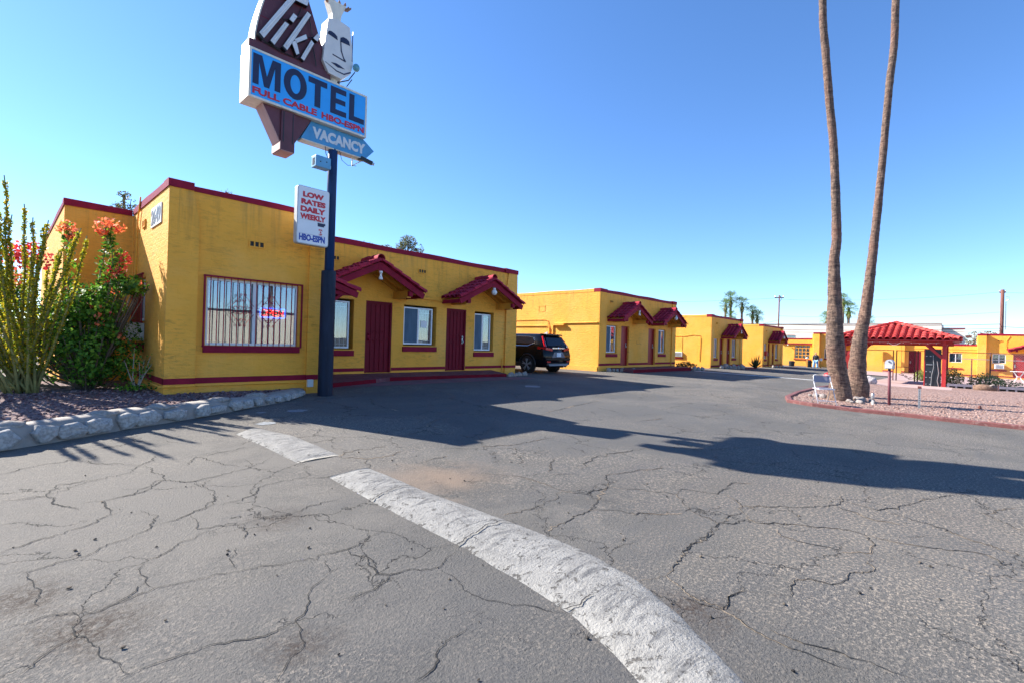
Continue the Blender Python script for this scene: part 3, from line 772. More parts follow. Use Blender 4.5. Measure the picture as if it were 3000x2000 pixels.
build('transformer', MB().boxm(fo, 3.7, 4.1, .155, .17, 1.9, 2.01), M['black'], ne)

# ------------------------------------------------------------------ the three buildings down the row
def row_building(x0, x1, dz, label, doors, wins, aw, awh, globe, depth=7.0, zt=4.2, zr=3.6, ze=2.88, pw=0.6, wside=True):
    b = root('motel_building', label, 'building', ((x0 + x1) / 2, YR + 2, gz(x0, 13)))
    mp = front(YR); holes = [(a, c, .48 + dz, 2.50 + dz) for a, c in doors] + [(a, c, 1.12 + dz, 2.49 + dz) for a, c in wins]
    zb = -.6; zc = zt - .15
    w = MB(); w.wall(mp, x0, x1, zb, zc, .22, holes); w.wall(sideL(x0), YR + .22, YR + depth, zb, zc, .22); w.wall(sideR(x1), YR + .22, YR + depth, zb, zc, .22); w.box(x0, x1, YR + depth, YR + depth + .2, zb, zc)
    # chamfered plaster lip around the foot of the sunny side
    for y0, y1, o, za, zb2 in ((YR, YR + depth, .03, zb, .47 + dz),): w.boxm(sideL(x0), y0, y1, -o, 0, za, zb2)
    build('wall', w, M['stucco'], b)
    build('roof', MB().box(x0 + .22, x1 - .22, YR + .22, YR + depth, zc - .4, zc - .25), M['concrete'], b)
    p = MB(); p.boxm(mp, x0, x0 + pw, -.06, 0, zb, zc).boxm(mp, x1 - .5, x1, -.06, 0, zb, zc)
    build('pilaster', p, M['stucco'], b, bevel=.02)
    add_coping(b, 'coping', [(mp, x0 - .01, x0 + pw + .02, zc, zt + .02, .075, .3), (mp, x0 + pw + .02, x1 - .52, zc, zt, .02, .3), (mp, x1 - .52, x1 + .01, zc, zt + .02, .075, .3)])
    add_coping(b, 'coping', [(sideL(x0), YR + .3, YR + depth + .2, zc, zt, .012, .3), (sideR(x1), YR + .3, YR + depth + .2, zc, zt, .012, .3)], M['stucco'])
    bd = MB(); cut = sorted([x0 + pw] + [q for d in doors for q in d] + [x1 - .5])
    for i in range(0, len(cut) - 1, 2): bd.boxm(mp, cut[i], cut[i + 1], -.008, -.0005, .51 + dz, .62 + dz)
    bd.boxm(mp, x0 - .006, x0 + pw, -.068, -.0605, .51 + dz, .62 + dz).boxm(mp, x1 - .5, x1 + .006, -.068, -.0605, .51 + dz, .62 + dz)
    build('base_band', bd, M['maroon'], b)
    for a, c in doors: add_door(b, mp, a, c, .48 + dz, 2.50 + dz, 'plain', .14)
    for a, c in wins: add_window(b, mp, a, c, 1.12 + dz, 2.49 + dz, frame=(a + .03, c - .06, 1.15 + dz, 2.46 + dz))
    for (u, g) in zip(aw, globe): add_awning(b, mp, u, awh, .87, zr, ze, g)
    add_vent(b, mp, x0 + .95, zt - .62)
    return b
b2 = row_building(19.55, 27.9, 0.0, 'second yellow motel building in the row, behind the parked black car', [(21.66, 22.45), (24.56, 25.39)], [(20.27, 21.26), (25.76, 26.66)], (21.79, 25.97), 1.45, ('bulb', 'globe'), zt=4.2)
pi = MB(); s2 = sideL(19.55)
pi.tube([s2(12.8, -.03, 2.57), s2(15.4, -.03, 2.54), s2(15.5, -.03, 2.4), s2(15.5, -.03, .5)], .035, 8)
pi.tube([s2(15.75, -.03, .5), s2(15.75, -.03, 2.3), s2(15.9, -.03, 2.41), s2(19.3, -.03, 2.41)], .03, 8)
pi.tube([s2(15.75, -.03, 2.3), s2(15.9, -.03, 2.7), s2(16.2, -.03, 2.75), s2(18.2, -.03, 2.72), s2(18.6, -.03, 2.45), s2(19, -.03, 2.1)], .014, 6)
pi.boxm(s2, 14.75, 15.5, -.16, -.002, 2.43, 2.53); pi.boxm(s2, 15.42, 15.72, -.10, 0, 1.75, 1.95)
build('conduit_pipe', pi, M['stucco'], b2)
vv = MB(); vv.boxm(s2, 16.1, 16.55, -.012, 0, 3.15, 3.18).boxm(s2, 16.1, 16.55, -.012, 0, 3.45, 3.48).boxm(s2, 16.1, 16.13, -.012, 0, 3.18, 3.45).boxm(s2, 16.52, 16.55, -.012, 0, 3.18, 3.45)
build('blocked_vent', vv, M['stucco'], b2)
build('number_plate', MB().boxm(front(YR), 23.25, 23.75, -.012, -.001, 1.60, 1.64).boxm(front(YR), 23.25, 23.29, -.012, -.001, 1.64, 1.80), M['wood_yellow'], b2)
b3 = row_building(33.5, 39.95, -.28, 'third yellow motel building in the row with one tiled hood and spiky plant', [(35.24, 35.99), (36.65, 37.42)], [(34.0, 34.86), (37.75, 38.62)], (36.89,), 1.40, ('bulb',), zt=3.82, zr=3.22, ze=2.46, pw=.5)
pi = MB(); s3 = sideL(33.5)
pi.tube([s3(15.8, -.03, 2.3), s3(14.6, -.03, 2.32), s3(14.0, -.03, 2.42), s3(13.5, -.03, 2.38), s3(13.45, -.03, 2.2), s3(13.5, -.03, .6)], .016, 6); pi.boxm(s3, 14.75, 15.6, -.02, -.001, .70, 2.2)
build('conduit_pipe', pi, M['stucco'], b3)
ac_unit(s3, 14.72, 15.35, .86, 1.19, .14, 'white air conditioner low on the sunlit side wall of the third building')
build('sill', MB().boxm(s3, 14.65, 15.45, -.06, -.0205, .70, .79), M['maroon'], b3)
b4 = row_building(45.2, 51.5, -.40, 'fourth and farthest yellow motel building in the row with one tiled hood', [(46.82, 47.48), (48.14, 48.83)], [(45.78, 46.45), (49.2, 50.0)], (48.23,), 1.32, ('globe',), zt=3.72, zr=3.14, ze=2.38, pw=.4)
pi = MB(); s4 = sideL(45.2); pi.tube([s4(17.5, -.03, 2.2), s4(15.0, -.03, 2.2), s4(14.9, -.03, 2.1), s4(15.0, -.03, .5)], .016, 6); build('conduit_pipe', pi, M['stucco'], b4)
fb = MB().box(45.62, 45.95, YR - .24, YR - .002, 1.0, 1.42); o = build('mail_drop_box', fb, M['redwood'], None, loc=(45.8, YR, 1.2), bevel=.01); tag(o, 'small red box fixed beside the first window of the farthest row building', 'box')
for i, (x0, x1, y0, z1, lab) in enumerate(((20.6, 27.3, 11.45, .40, 'purple red porch slab in front of the second building'), (36.2, 39.4, 11.5, .16, 'narrow dull red porch slab in front of the third building'), (46.0, 51.0, 11.3, .0, 'red porch slab in front of the farthest row building'))):
    o = build('porch_slab', MB().box(x0, x1, y0, YR - .063, z1 - .5, z1), M['porch'], None, loc=((x0 + x1) / 2, 12, z1 - .2), bevel=.015); tag(o, lab, 'porch')
    build('painted_edge', MB().box(x0 + .02, x1 - .02, y0 - .008, y0 - .0005, z1 - .3, z1 - .012), M['porch_edge'], o)

# ------------------------------------------------------------------ end of the court (walls facing the camera)
XE = 62.0
e1 = root('motel_wing', 'low yellow wing with a many paned window at the far end of the driveway', 'building', (XE, 13.5, -.4))
m5 = sideL(XE + .6)
w = MB().wall(m5, 12.25, 17.5, -.8, 2.85, .22, [(12.7, 14.25, .65, 2.2)]); w.wall(front(17.5), XE + .82, XE + 5, -.8, 2.85, .22); build('wall', w, M['stucco'], e1)
build('roof', MB().box(XE + .82, XE + 5, 12.3, 17.5, 2.5, 2.6), M['concrete'], e1)
add_coping(e1, 'coping', [(m5, 12.22, 17.55, 2.85, 2.98, .03, .3)])
build('lintel_band', MB().boxm(m5, 12.25, 15.6, -.16, -.001, 2.28, 2.40), M['maroon'], e1)
wf = MB()
for z in (.65, 1.04, 1.43, 1.82, 2.14): wf.boxm(m5, 12.7, 14.25, .05, .09, z, z + .06)
for k in range(5): u = 12.7 + k * .3725; wf.boxm(m5, u, u + .06, .045, .095, .71, 2.14)
ww = build('window', wf, M['wood_yellow'], e1); build('pane', MB().boxm(m5, 12.72, 14.28, .065, .072, .7, 2.18), M['glass'], ww)
cu = MB(); [cu.boxm(m5, 12.7 + .1 * k, 12.78 + .1 * k, .16 + .02 * (k % 2), .18 + .02 * (k % 2), .66, 2.18) for k in range(15)]; build('curtain', cu, M['curtain'], ww)
build('sill', MB().boxm(m5, 12.6, 14.3, -.07, 0, .53, .63), M['maroon'], ww)
lb = MB(); lb.ball(m5(14.9, -.2, 2.18), .07, 1); build('lamp', lb, M['white'], e1)

e2 = root('motel_wing', 'tall yellow end wall with stepped pilaster behind the palms, door under a tiled hood', 'building', (XE, 9, -.4))
m6 = sideL(XE)
w = MB().wall(m6, 4.35, 12.2, -.8, 3.46, .22, [(10.2, 11.2, .85, 1.85), (8.85, 9.75, -.3, 1.75)]); w.wall(front(12.2), XE + .22, XE + 6, -.8, 3.46, -.22 if False else .22)
w.wall(lambda u, wv, z: (u, 4.35 - wv * -1, z), XE + .22, XE + 6, -.8, 2.4, .22)
build('wall', w, M['stucco'], e2)
build('pilaster', MB().boxm(m6, 11.62, 12.2, -.35, 0, -.8, 3.46), M['stucco'], e2, bevel=.02)
build('roof', MB().box(XE + .22, XE + 6, 4.6, 12.2, 3.0, 3.1), M['concrete'], e2)
add_coping(e2, 'coping', [(m6, 4.33, 11.62, 3.46, 3.62, .02, .3), (m6, 11.6, 12.22, 3.46, 3.62, .37, .3)])
add_window(e2, m6, 10.2, 11.2, .85, 1.85, bars=False); add_door(e2, m6, 8.85, 9.75, -.3, 1.75, 'plain')
build('base_band', MB().boxm(m6, 4.35, 8.83, -.008, -.0005, -.28, -.16).boxm(m6, 9.77, 11.6, -.008, -.0005, -.28, -.16), M['maroon'], e2)
def side_awn(par, mp, uc, half, zr, ze, d=.9): return add_awning(par, mp, uc, half, d, zr, ze, 'bulb', 4)
side_awn(e2, m6, 8.2, 1.6, 2.75, 2.2)

e3 = root('motel_wing', 'low yellow link wing with two doorways seen under the pavilion', 'building', (XE, 2, -.4))
m7 = sideL(XE + .3)
w = MB().wall(m7, -.88, 4.34, -.8, 2.48, .22, [(3.1, 4.05, -.3, 1.82), (.16, 1.06, .9, 1.78)]); build('wall', w, M['stucco'], e3)
wp = MB().wall(sideL(XE - 3.5), 5.2, 7.6, -.8, 2.3, .2, [(5.2, 5.75, -.8, 1.7)]); wp.boxm(sideL(XE - 3.5), 4.35, 4.95, 0, .4, -.8, 2.3); wp.boxm(sideL(XE - 3.5), 4.95, 5.2, 0, .2, 1.7, 2.3)
build('portal_wall', wp, M['stucco'], e3)
build('roof', MB().box(XE + .52, XE + 6, -.88, 4.34, 2.0, 2.1), M['concrete'], e3)
add_coping(e3, 'coping', [(m7, -.86, 4.34, 2.48, 2.62, .02, .3)]); build('cornice', MB().boxm(m7, -.86, 4.34, -.03, -.001, 2.12, 2.17), M['stucco'], e3)
add_door(e3, m7, 3.1, 4.05, -.3, 1.82, 'security')
add_window(e3, m7, .16, 1.06, .9, 1.78, bars=False, sill=False)
build('sill', MB().boxm(m7, .1, 1.1, -.06, 0, .27, .38), M['maroon'], e3)
build('base_band', MB().boxm(m7, -.86, 3.08, -.008, -.0005, -.3, -.2), M['maroon'], e3)

e4 = root('motel_wing', 'yellow wing at the right edge with air conditioned window and red door', 'building', (XE, -4, -.4))
w = MB().wall(m6, -14, -.88, -.8, 3.44, .22, [(-2.72, -1.86, .95, 1.80), (-4.1, -3.18, -.28, 1.78)]); w.wall(lambda u, wv, z: (u, -.88 + wv * -1, z), XE + .22, XE + 6, -.8, 3.44, .22); build('wall', w, M['stucco'], e4)
build('pilaster', MB().boxm(m6, -1.46, -.86, -.35, 0, -.8, 3.44), M['stucco'], e4, bevel=.02)
build('roof', MB().box(XE + .22, XE + 6, -14, -1.1, 3.0, 3.1), M['concrete'], e4)
add_coping(e4, 'coping', [(m6, -14, -1.46, 3.44, 3.60, .02, .3), (m6, -1.47, -.84, 3.44, 3.60, .37, .3)])
add_window(e4, m6, -2.72, -1.86, .95, 1.80, bars=False, sill=False, curtain='dark')
build('sill', MB().boxm(m6, -2.8, -1.75, -.1, 0, .26, .38), M['maroon'], e4); add_door(e4, m6, -4.1, -3.18, -.28, 1.78, 'plain')
build('base_band', MB().boxm(m6, -3.16, -1.48, -.008, -.0005, -.26, -.17), M['maroon'], e4)
add_vent(e4, m6, -2.48, 2.9, .32, .12); side_awn(e4, m6, -4.6, 1.75, 2.85, 2.22)
ac_unit(m6, -2.62, -2.0, .48, .88, .3, 'white window air conditioner above a red sill at the right edge')
pi = MB().tube([m6(-2.95, -.03, 3.4), m6(-2.75, -.03, 3.0), m6(-2.75, -.03, 2.3), m6(-3.0, -.03, 2.05)], .02, 6); build('conduit_pipe', pi, M['stucco'], e4)
# ------------------------------------------------------------------ pole sign
sg = root('motel_pole_sign', 'tall blue and maroon motel pole sign with white stone face figure and vacancy arrow', 'sign', (4.79, 10.0, .2))
build('pole', MB().tube([(4.80, 10.0, 2.6), (4.80, 10.0, 7.2)], .098, 20), M['steel_paint'], sg, smooth=True)
build('pole_sleeve', MB().lathe((4.79, 10.0, 0), [(.155, .1), (.15, 2.86), (.148, 2.9), (.1, 2.915)], 24), plain('pole_sleeve_paint', (0.012, 0.020, 0.040), .55, .35, 2.5, .1, 0, .2, stretch=(3, 3, .5), dirt=((.06, .05, .048), .6, .6)), sg, smooth=False)
SY = 9.80
ms = front(SY)
cream = plain('aged_white_sheet', (0.72, 0.66, 0.55), .55, .12, 4, .1, stretch=(3, 3, .4), dirt=((.30, .22, .15), .62, .5))
maroon_s = plain('maroon_sign_sheet', (0.105, 0.022, 0.032), .5, .25, 3, .1, stretch=(1, 1, .6), dirt=((.22, .12, .10), .6, .5))
blue = plain('sky_blue_panel', (0.025, 0.36, 0.85), .35, .08, 2, 0, dirt=((.06, .40, .85), .6, .5))
blue2 = plain('pale_blue_panel', (0.05, 0.26, 0.50), .45, .15, 4, .05, dirt=((.10, .30, .45), .55, .5))
navy = plain('navy_lettering', (0.008, 0.012, 0.055), .45, .2, 4)
redl = plain('red_lettering', (0.55, 0.015, 0.03), .45, .1, 4)
cab = build('sign_cabinet', MB().boxm(ms, 3.03, 5.45, 0, .47, 5.93, 6.86), cream, sg, bevel=.01)
fm = MB(); t = .04
fm.boxm(ms, 3.03, 5.45, -.02, -.001, 6.82, 6.86).boxm(ms, 3.03, 5.45, -.02, -.001, 5.93, 5.97).boxm(ms, 3.03, 3.07, -.02, -.001, 5.97, 6.82).boxm(ms, 5.41, 5.45, -.02, -.001, 5.97, 6.82)
build('trim', fm, cream, cab)
build('face_panel', MB().boxm(ms, 3.07, 5.41, -.012, -.0015, 5.97, 6.82), blue, cab)
lt = MB()
def block(pts, z0=6.20, z1=6.765): return [ms(x, -.0125, z0 + t * (z1 - z0)) for x, t in pts]
def rect(u0, u1, t0, t1): lt.prism(block([(u0, t0), (u1, t0), (u1, t1), (u0, t1)]), (0, -.006, 0))
lt.prism(block([(3.10, 0), (3.10, 1), (3.255, 1), (3.35, .36), (3.445, 1), (3.60, 1), (3.60, 0), (3.495, 0), (3.495, .76), (3.395, 0), (3.305, 0), (3.205, .76), (3.205, 0)]), (0, -.006, 0))
for i in range(28):
    a0, a1 = 2 * PI * i / 28, 2 * PI * (i + 1) / 28
    lt.prism([ms(3.885 + .225 * math.cos(a0), -.0125, 6.4825 + .30 * math.sin(a0)), ms(3.885 + .225 * math.cos(a1), -.0125, 6.4825 + .30 * math.sin(a1)), ms(3.885 + .10 * math.cos(a1), -.0125, 6.4825 + .185 * math.sin(a1)), ms(3.885 + .10 * math.cos(a0), -.0125, 6.4825 + .185 * math.sin(a0))], (0, -.006, 0))
lt.prism(block([(4.14, 1), (4.53, 1), (4.53, .80), (4.395, .80), (4.395, 0), (4.275, 0), (4.275, .80), (4.14, .80)]), (0, -.006, 0))
lt.prism(block([(4.61, 0), (4.61, 1), (4.955, 1), (4.955, .81), (4.725, .81), (4.725, .60), (4.94, .60), (4.94, .42), (4.725, .42), (4.725, .19), (4.965, .19), (4.965, 0)]), (0, -.006, 0))
lt.prism(block([(5.03, 0), (5.03, 1), (5.145, 1), (5.145, .19), (5.385, .19), (5.385, 0)]), (0, -.006, 0))
build('motel_lettering', lt, navy, cab, recalc=False)
build('full_cable_lettering', text_mb('FULL CABLE', 3.10, 4.33, 6.015, 6.145, ms, .006, .04, .0125), redl, cab, recalc=False)
build('channel_lettering', text_mb('HBO-ESPN', 4.43, 5.39, 6.015, 6.145, ms, .006, .04, .0125), redl, cab, recalc=False)
# maroon leaf shaped shield above, on a low cap
cap = MB().boxm(ms, 3.03, 4.62, .03, .44, 6.862, 7.04)
build('cap_box', cap, maroon_s, sg, bevel=.008)
def shield_x(z):     # left, right outline
    t = max(0, z - 7.04)
    return 3.15 + .13 * (t / .79) ** 1.6, 4.59 - .33 * t - .03 * t * t
o1 = [shield_x(7.04 + 2.04 * i / 16) for i in range(17)]
pts = [ms(a, .06, 7.042 + 2.04 * i / 16) for i, (a, b) in enumerate(o1)] + [ms(b, .06, 7.042 + 2.04 * i / 16) for i, (a, b) in reversed(list(enumerate(o1)))]
shd = build('shield', MB().prism(pts, (0, .36, 0)), maroon_s, sg)
ed = MB()
for i in range(16):
    a0, b0 = o1[i]; a1, b1 = o1[i + 1]; z0 = 7.044 + 2.04 * i / 16; z1 = 7.044 + 2.04 * (i + 1) / 16
    ed.prism([ms(a0, .055, z0), ms(a1, .055, z1), ms(a1 - .028, .055, z1), ms(a0 - .028, .055, z0)], (0, .37, 0))
build('edge_strip', ed, cream, shd)
seam = MB()
for z in (7.55, 8.1): a, b = shield_x(z); seam.boxm(ms, a + .01, b - .01, .057, .059, z, z + .008)
build('seam', seam, M['maroon'], shd)
# channel letters spelling the name
bars = {'T': [[(3.16, 7.15), (3.25, 7.08), (3.86, 8.16), (3.76, 8.20)], [(3.60, 8.10), (3.66, 8.21), (4.05, 8.27), (4.09, 8.22), (4.06, 8.12)]],
        'i': [[(3.37, 7.10), (3.45, 7.05), (3.72, 7.58), (3.64, 7.60)], [(3.71, 7.68), (3.79, 7.65), (3.87, 7.81), (3.79, 7.84)]],
        'k': [[(3.60, 7.10), (3.68, 7.05), (4.15, 7.99), (4.07, 8.02)], [(3.82, 7.34), (3.86, 7.28), (4.08, 7.47), (4.05, 7.55)], [(3.77, 7.26), (3.87, 7.05), (3.93, 7.10), (3.855, 7.34)]],
        'j': [[(3.95, 7.03), (4.02, 7.00), (4.22, 7.44), (4.16, 7.49)], [(4.19, 7.54), (4.28, 7.51), (4.35, 7.64), (4.28, 7.68)]]}
worn = plain('worn_white_letter', (0.62, 0.64, 0.67), .5, .1, 5, .1, dirt=((.10, .06, .06), .60, .75))
body = MB(); face = MB(); neon = MB(); scf = MB()
for k, bl in bars.items():
    for pl in bl:
        cx = sum(p[0] for p in pl) / len(pl); cz = sum(p[1] for p in pl) / len(pl)
        body.prism([ms(x + (x - cx) * .03, .055, z + (z - cz) * .03) for x, z in pl], (0, -.10, 0))
        face.prism([ms(x - (x - cx) * .06, -.045 - .001, z - (z - cz) * .03) for x, z in pl], (0, -.008, 0))
    pl = bl[0]; a = ((pl[0][0] + pl[1][0]) / 2, (pl[0][1] + pl[1][1]) / 2); b = ((pl[2][0] + pl[3][0]) / 2, (pl[2][1] + pl[3][1]) / 2)
    neon.tube([ms(a[0] + .03, -.075, a[1] + .06), ms(b[0] - .02, -.075, b[1] - .06)], .010, 6)
for a, b in (((3.30, 7.06), (3.95, 7.02)), ((3.62, 7.66), (3.98, 7.88)), ((4.12, 7.98), (4.20, 7.62)), ((4.05, 7.52), (4.30, 7.66)), ((4.22, 7.40), (4.30, 7.04)), ((3.55, 7.75), (3.72, 7.55)), ((3.2, 7.1), (3.6, 7.06)), ((3.86, 7.8), (3.98, 8.1))):
    scf.tube([ms(a[0], .02, a[1]), ms((a[0] + b[0]) / 2, .0, (a[1] + b[1]) / 2 - .03), ms(b[0], .02, b[1])], .010, 5)
lob = build('name_lettering', body, M['black'], sg)
build('letter_face', face, worn, lob); build('neon_tube', neon, M['white'], lob); build('tube_wiring', scf, M['black'], lob)
# maroon wedge and leg under the cabinet
wd = MB(); wd.prism([ms(3.33, .07, 5.929), ms(4.26, .07, 5.929), ms(3.91, .07, 5.30), ms(3.66, .07, 5.30)], (0, .33, 0))
wd.prism([ms(3.655, .03, 5.92), ms(3.92, .03, 5.92), ms(3.92, .03, 5.14), ms(3.655, .03, 5.14)], (0, .41, 0))
wg = build('wedge', wd, maroon_s, sg)
sd = MB(); sd.prism([ms(3.32, .065, 5.928), ms(3.655, .065, 5.30), ms(3.635, .065, 5.29), ms(3.30, .065, 5.928)], (0, .34, 0)); sd.boxm(ms, 3.64, 3.654, .028, .445, 5.14, 5.30); sd.boxm(ms, 3.66, 3.915, .03, .44, 5.125, 5.139)
build('edge_strip', sd, plain('faded_pink_sheet', (.42, .22, .19), .6, .15, 4), wg)
sm = MB()
for u in (3.70, 3.88): sm.boxm(ms, u - .008, u + .008, .024, .029, 5.3, 5.9)
build('seam', sm, M['black'], wg)
# white stone face figure
fz = MB(); out = [(4.51, 8.13), (4.72, 8.20), (4.99, 8.16), (5.05, 7.80), (5.09, 7.41), (5.04, 7.18), (4.84, 6.98), (4.55, 7.00), (4.42, 7.22), (4.45, 7.58)]
fz.prism([ms(x, -.02, z) for x, z in out], (0, .30, 0))
fac = build('face_figure', fz, plain('face_white', (.66, .64, .62), .55, .06, 4, .1, dirt=((.35, .30, .26), .66, .4)), sg, bevel=.008)
fl = MB(); w0 = -.026
def flat(pl): fl.prism([ms(x, -.0205, z) for x, z in pl], (0, -.006, 0))
flat([(4.50, 7.80), (4.52, 7.86), (4.57, 7.885), (4.65, 7.87), (4.71, 7.83), (4.72, 7.76)])
flat([(4.78, 7.76), (4.78, 7.84), (4.84, 7.885), (4.92, 7.885), (4.98, 7.85), (5.0, 7.77)])
flat([(4.78, 7.77), (4.80, 7.77), (4.82, 7.58), (4.87, 7.46), (4.92, 7.40), (4.91, 7.375), (4.62, 7.41), (4.62, 7.43), (4.87, 7.405), (4.845, 7.46), (4.795, 7.57)])
flat([(4.59, 7.24), (4.70, 7.265), (4.78, 7.255), (4.90, 7.22), (4.74, 7.195)])
flat([(4.46, 7.20), (4.48, 7.20), (4.72, 7.12), (4.88, 7.12), (5.03, 7.22), (5.04, 7.20), (4.89, 7.095), (4.71, 7.10)])
build('face_markings', fl, navy, fac)
er = MB().boxm(ms, 5.058, 5.064, -.03, .0, 7.45, 8.1); build('edge_line', er, navy, fac)
nk = MB(); nk.prism([ms(4.64, .06, 8.14), ms(4.80, .06, 8.14), ms(4.83, .06, 8.36), ms(4.93, .06, 8.62), ms(4.52, .06, 8.60), ms(4.62, .06, 8.34)], (0, .18, 0))
build('headdress_stem', nk, cream, sg)
hd = MB(); random.seed(4)
for k in range(16):
    u = 4.50 + .45 * k / 15; L = random.uniform(.10, .20); b0 = ms(u, .08 + .14 * random.random(), 8.54); hd.prism([(b0[0] - .03, b0[1], b0[2]), (b0[0] + .03, b0[1], b0[2]), (b0[0] + .05 + (u - 4.73) * .3, b0[1], b0[2] + L * .7), (b0[0] + (u - 4.73) * .5, b0[1], b0[2] + L)], (0, .012, 0))
build('headdress_plume', hd, plain('rust_plume', (.30, .15, .09), .8, .4, 8), sg)
build('neck_post', MB().lathe(ms(4.74, .2, 0)[:2] + (0,), [(.12, 6.86), (.12, 7.02)], 14), cream, sg, smooth=False)
lm = MB(); lm.tube([ms(4.74, -.03, 6.87), ms(4.97, -.06, 7.00), ms(5.10, -.08, 7.22)], .012, 6); lm.tube([ms(4.95, -.03, 6.87), ms(5.05, -.06, 7.05)], .010, 6)
spk = build('spotlight', lm, M['black'], sg); build('lamp_head', MB().ball(ms(5.12, -.10, 7.32), .075, 2, 0, (1, 1, 1.15)), plain('lamp_shell', (.10, .32, .42), .3, .1, 4), spk, smooth=True)
# vacancy arrow
ar = MB(); ar.prism([ms(4.07, .10, 5.52), ms(4.27, .10, 5.925), ms(5.46, .10, 5.925), ms(5.72, .10, 5.745), ms(5.52, .10, 5.52)], (0, .22, 0))
arr = build('vacancy_arrow', ar, blue2, sg)
build('arrow_underside', MB().boxm(ms, 4.09, 5.51, .105, .315, 5.50, 5.519), cream, arr)
vl = text_mb('VACANCY', 4.30, 5.50, 5.60, 5.83, ms, .008, .055, -.10 + .001)
build('vacancy_lettering', vl, worn, arr, recalc=False)
br = MB(); br.bar(ms(5.25, .2, 5.5), ms(5.25, .2, 5.3), .02); br.bar(ms(5.25, .2, 5.31), ms(5.45, .2, 5.46), .02); br.bar(ms(5.25, .2, 5.48), ms(5.5, .2, 5.48), .02)
build('bracket', br, cream, arr)
sc = root('security_camera', 'small black security camera under the arrow tip of the pole sign', 'camera', ms(5.5, .15, 5.5))
cb = MB().bar(ms(5.38, .15, 5.53), ms(5.66, .05, 5.44), .075, .075); cb.bar(ms(5.42, .2, 5.50), ms(5.32, .2, 5.56), .05); build('housing', cb, M['black'], sc)
build('lens', MB().bar(ms(5.66, .05, 5.44), ms(5.70, .035, 5.427), .05, .05), M['steel'], sc)
wr = MB(); wr.tube([ms(4.9, .1, 5.5), ms(4.96, .1, 5.32), ms(5.1, .1, 5.25), ms(5.22, .15, 5.3), ms(5.35, .2, 5.33)], .006, 5); wr.tube([ms(4.58, .1, 5.5), ms(4.60, .1, 5.36), ms(4.66, .1, 5.25), ms(4.70, .1, 5.18)], .008, 5)
build('dangling_cable', wr, M['wire'], sg)
# electrical box strapped to the pole
eb = root('electrical_box', 'pale blue electrical box fixed to the sign pole under the arrow', 'box', (4.46, 9.85, 5.1))
build('case', MB().box(4.32, 4.64, 9.74, 9.95, 4.99, 5.22), plain('box_blue', (.10, .32, .52), .45, .1, 5), eb, bevel=.01)
lv = MB(); [lv.box(4.315, 4.3195, 9.79, 9.90, 5.03 + .025 * k, 5.042 + .025 * k) for k in range(6)]; build('louvre', lv, M['dark'], eb)
build('cover_screw', MB().ball((4.42, 9.738, 5.1), .015).ball((4.55, 9.738, 5.12), .015), M['dark'], eb); build('strap', MB().box(4.64, 4.72, 9.9, 9.94, 5.07, 5.12), M['steel'], eb)
# white rates sign on the pole
rs = root('rates_sign', 'white LOW RATES DAILY WEEKLY sign box on the side of the sign pole', 'sign', (4.37, 9.95, 3.4))
mr = front(9.88)
def rrect(u0, u1, z0, z1, r, w):
    p = []
    for cx, cz, a0 in ((u1 - r, z1 - r, 0), (u0 + r, z1 - r, 90), (u0 + r, z0 + r, 180), (u1 - r, z0 + r, 270)):
        for k in range(5): a = R(a0 + k * 22.5); p.append(mr(cx + r * math.cos(a), w, cz + r * math.sin(a)))
    return p
build('sign_box', MB().prism(rrect(4.03, 4.70, 3.38, 4.56, .05, 0.0), (0, .14, 0)), plain('sign_rim', (.45, .47, .47), .45, .2, 6, dirt=((.05, .05, .05), .6, .6)), rs)
build('sign_face', MB().prism(rrect(4.045, 4.685, 3.395, 4.545, .045, -.001), (0, -.008, 0)), plain('milky_plastic', (.72, .73, .75), .3, .05, 2, dirt=((.55, .57, .6), .6, .5)), rs)
for s, a, b, z0, z1 in (('LOW', 4.135, 4.575, 4.335, 4.45), ('RATES', 4.105, 4.615, 4.185, 4.30), ('DAILY', 4.095, 4.615, 4.035, 4.15), ('WEEKLY', 4.09, 4.625, 3.885, 4.0)):
    build('rate_lettering', text_mb(s, a, b, z0, z1, mr, .004, .062, .0095), redl, rs, recalc=False)
for s, a, b, z0, z1 in (('SGL', 4.48, 4.57, 3.70, 3.735), ('&', 4.51, 4.545, 3.65, 3.69), ('UP', 4.49, 4.56, 3.605, 3.64)):
    build('small_lettering', text_mb(s, a, b, z0, z1, mr, .004, .04, .0095), redl, rs, recalc=False)
build('blue_lettering', text_mb('HBO-ESPN', 4.08, 4.62, 3.445, 3.585, mr, .004, .05, .0095), plain('blue_letter', (.012, .05, .33), .4, .1, 4), rs, recalc=False)
bp = MB(); bp.prism([mr(4.455, -.0095, 3.86), mr(4.62, -.0095, 3.86), mr(4.62, -.0095, 3.815), mr(4.595, -.0095, 3.815), mr(4.595, -.0095, 3.785), mr(4.46, -.0095, 3.785)], (0, -.003, 0)); build('blanked_price', bp, navy, rs)
rl = MB(); rl.boxm(mr, 4.08, 4.62, -.012, -.0095, 3.872, 3.878).boxm(mr, 4.08, 4.62, -.012, -.0095, 3.59, 3.595); build('price_rail', rl, M['steel'], rs)
bk = MB(); bk.box(4.66, 4.72, 9.92, 9.99, 4.3, 4.36).box(4.66, 4.72, 9.92, 9.99, 3.5, 3.56); build('bracket', bk, M['steel'], rs)
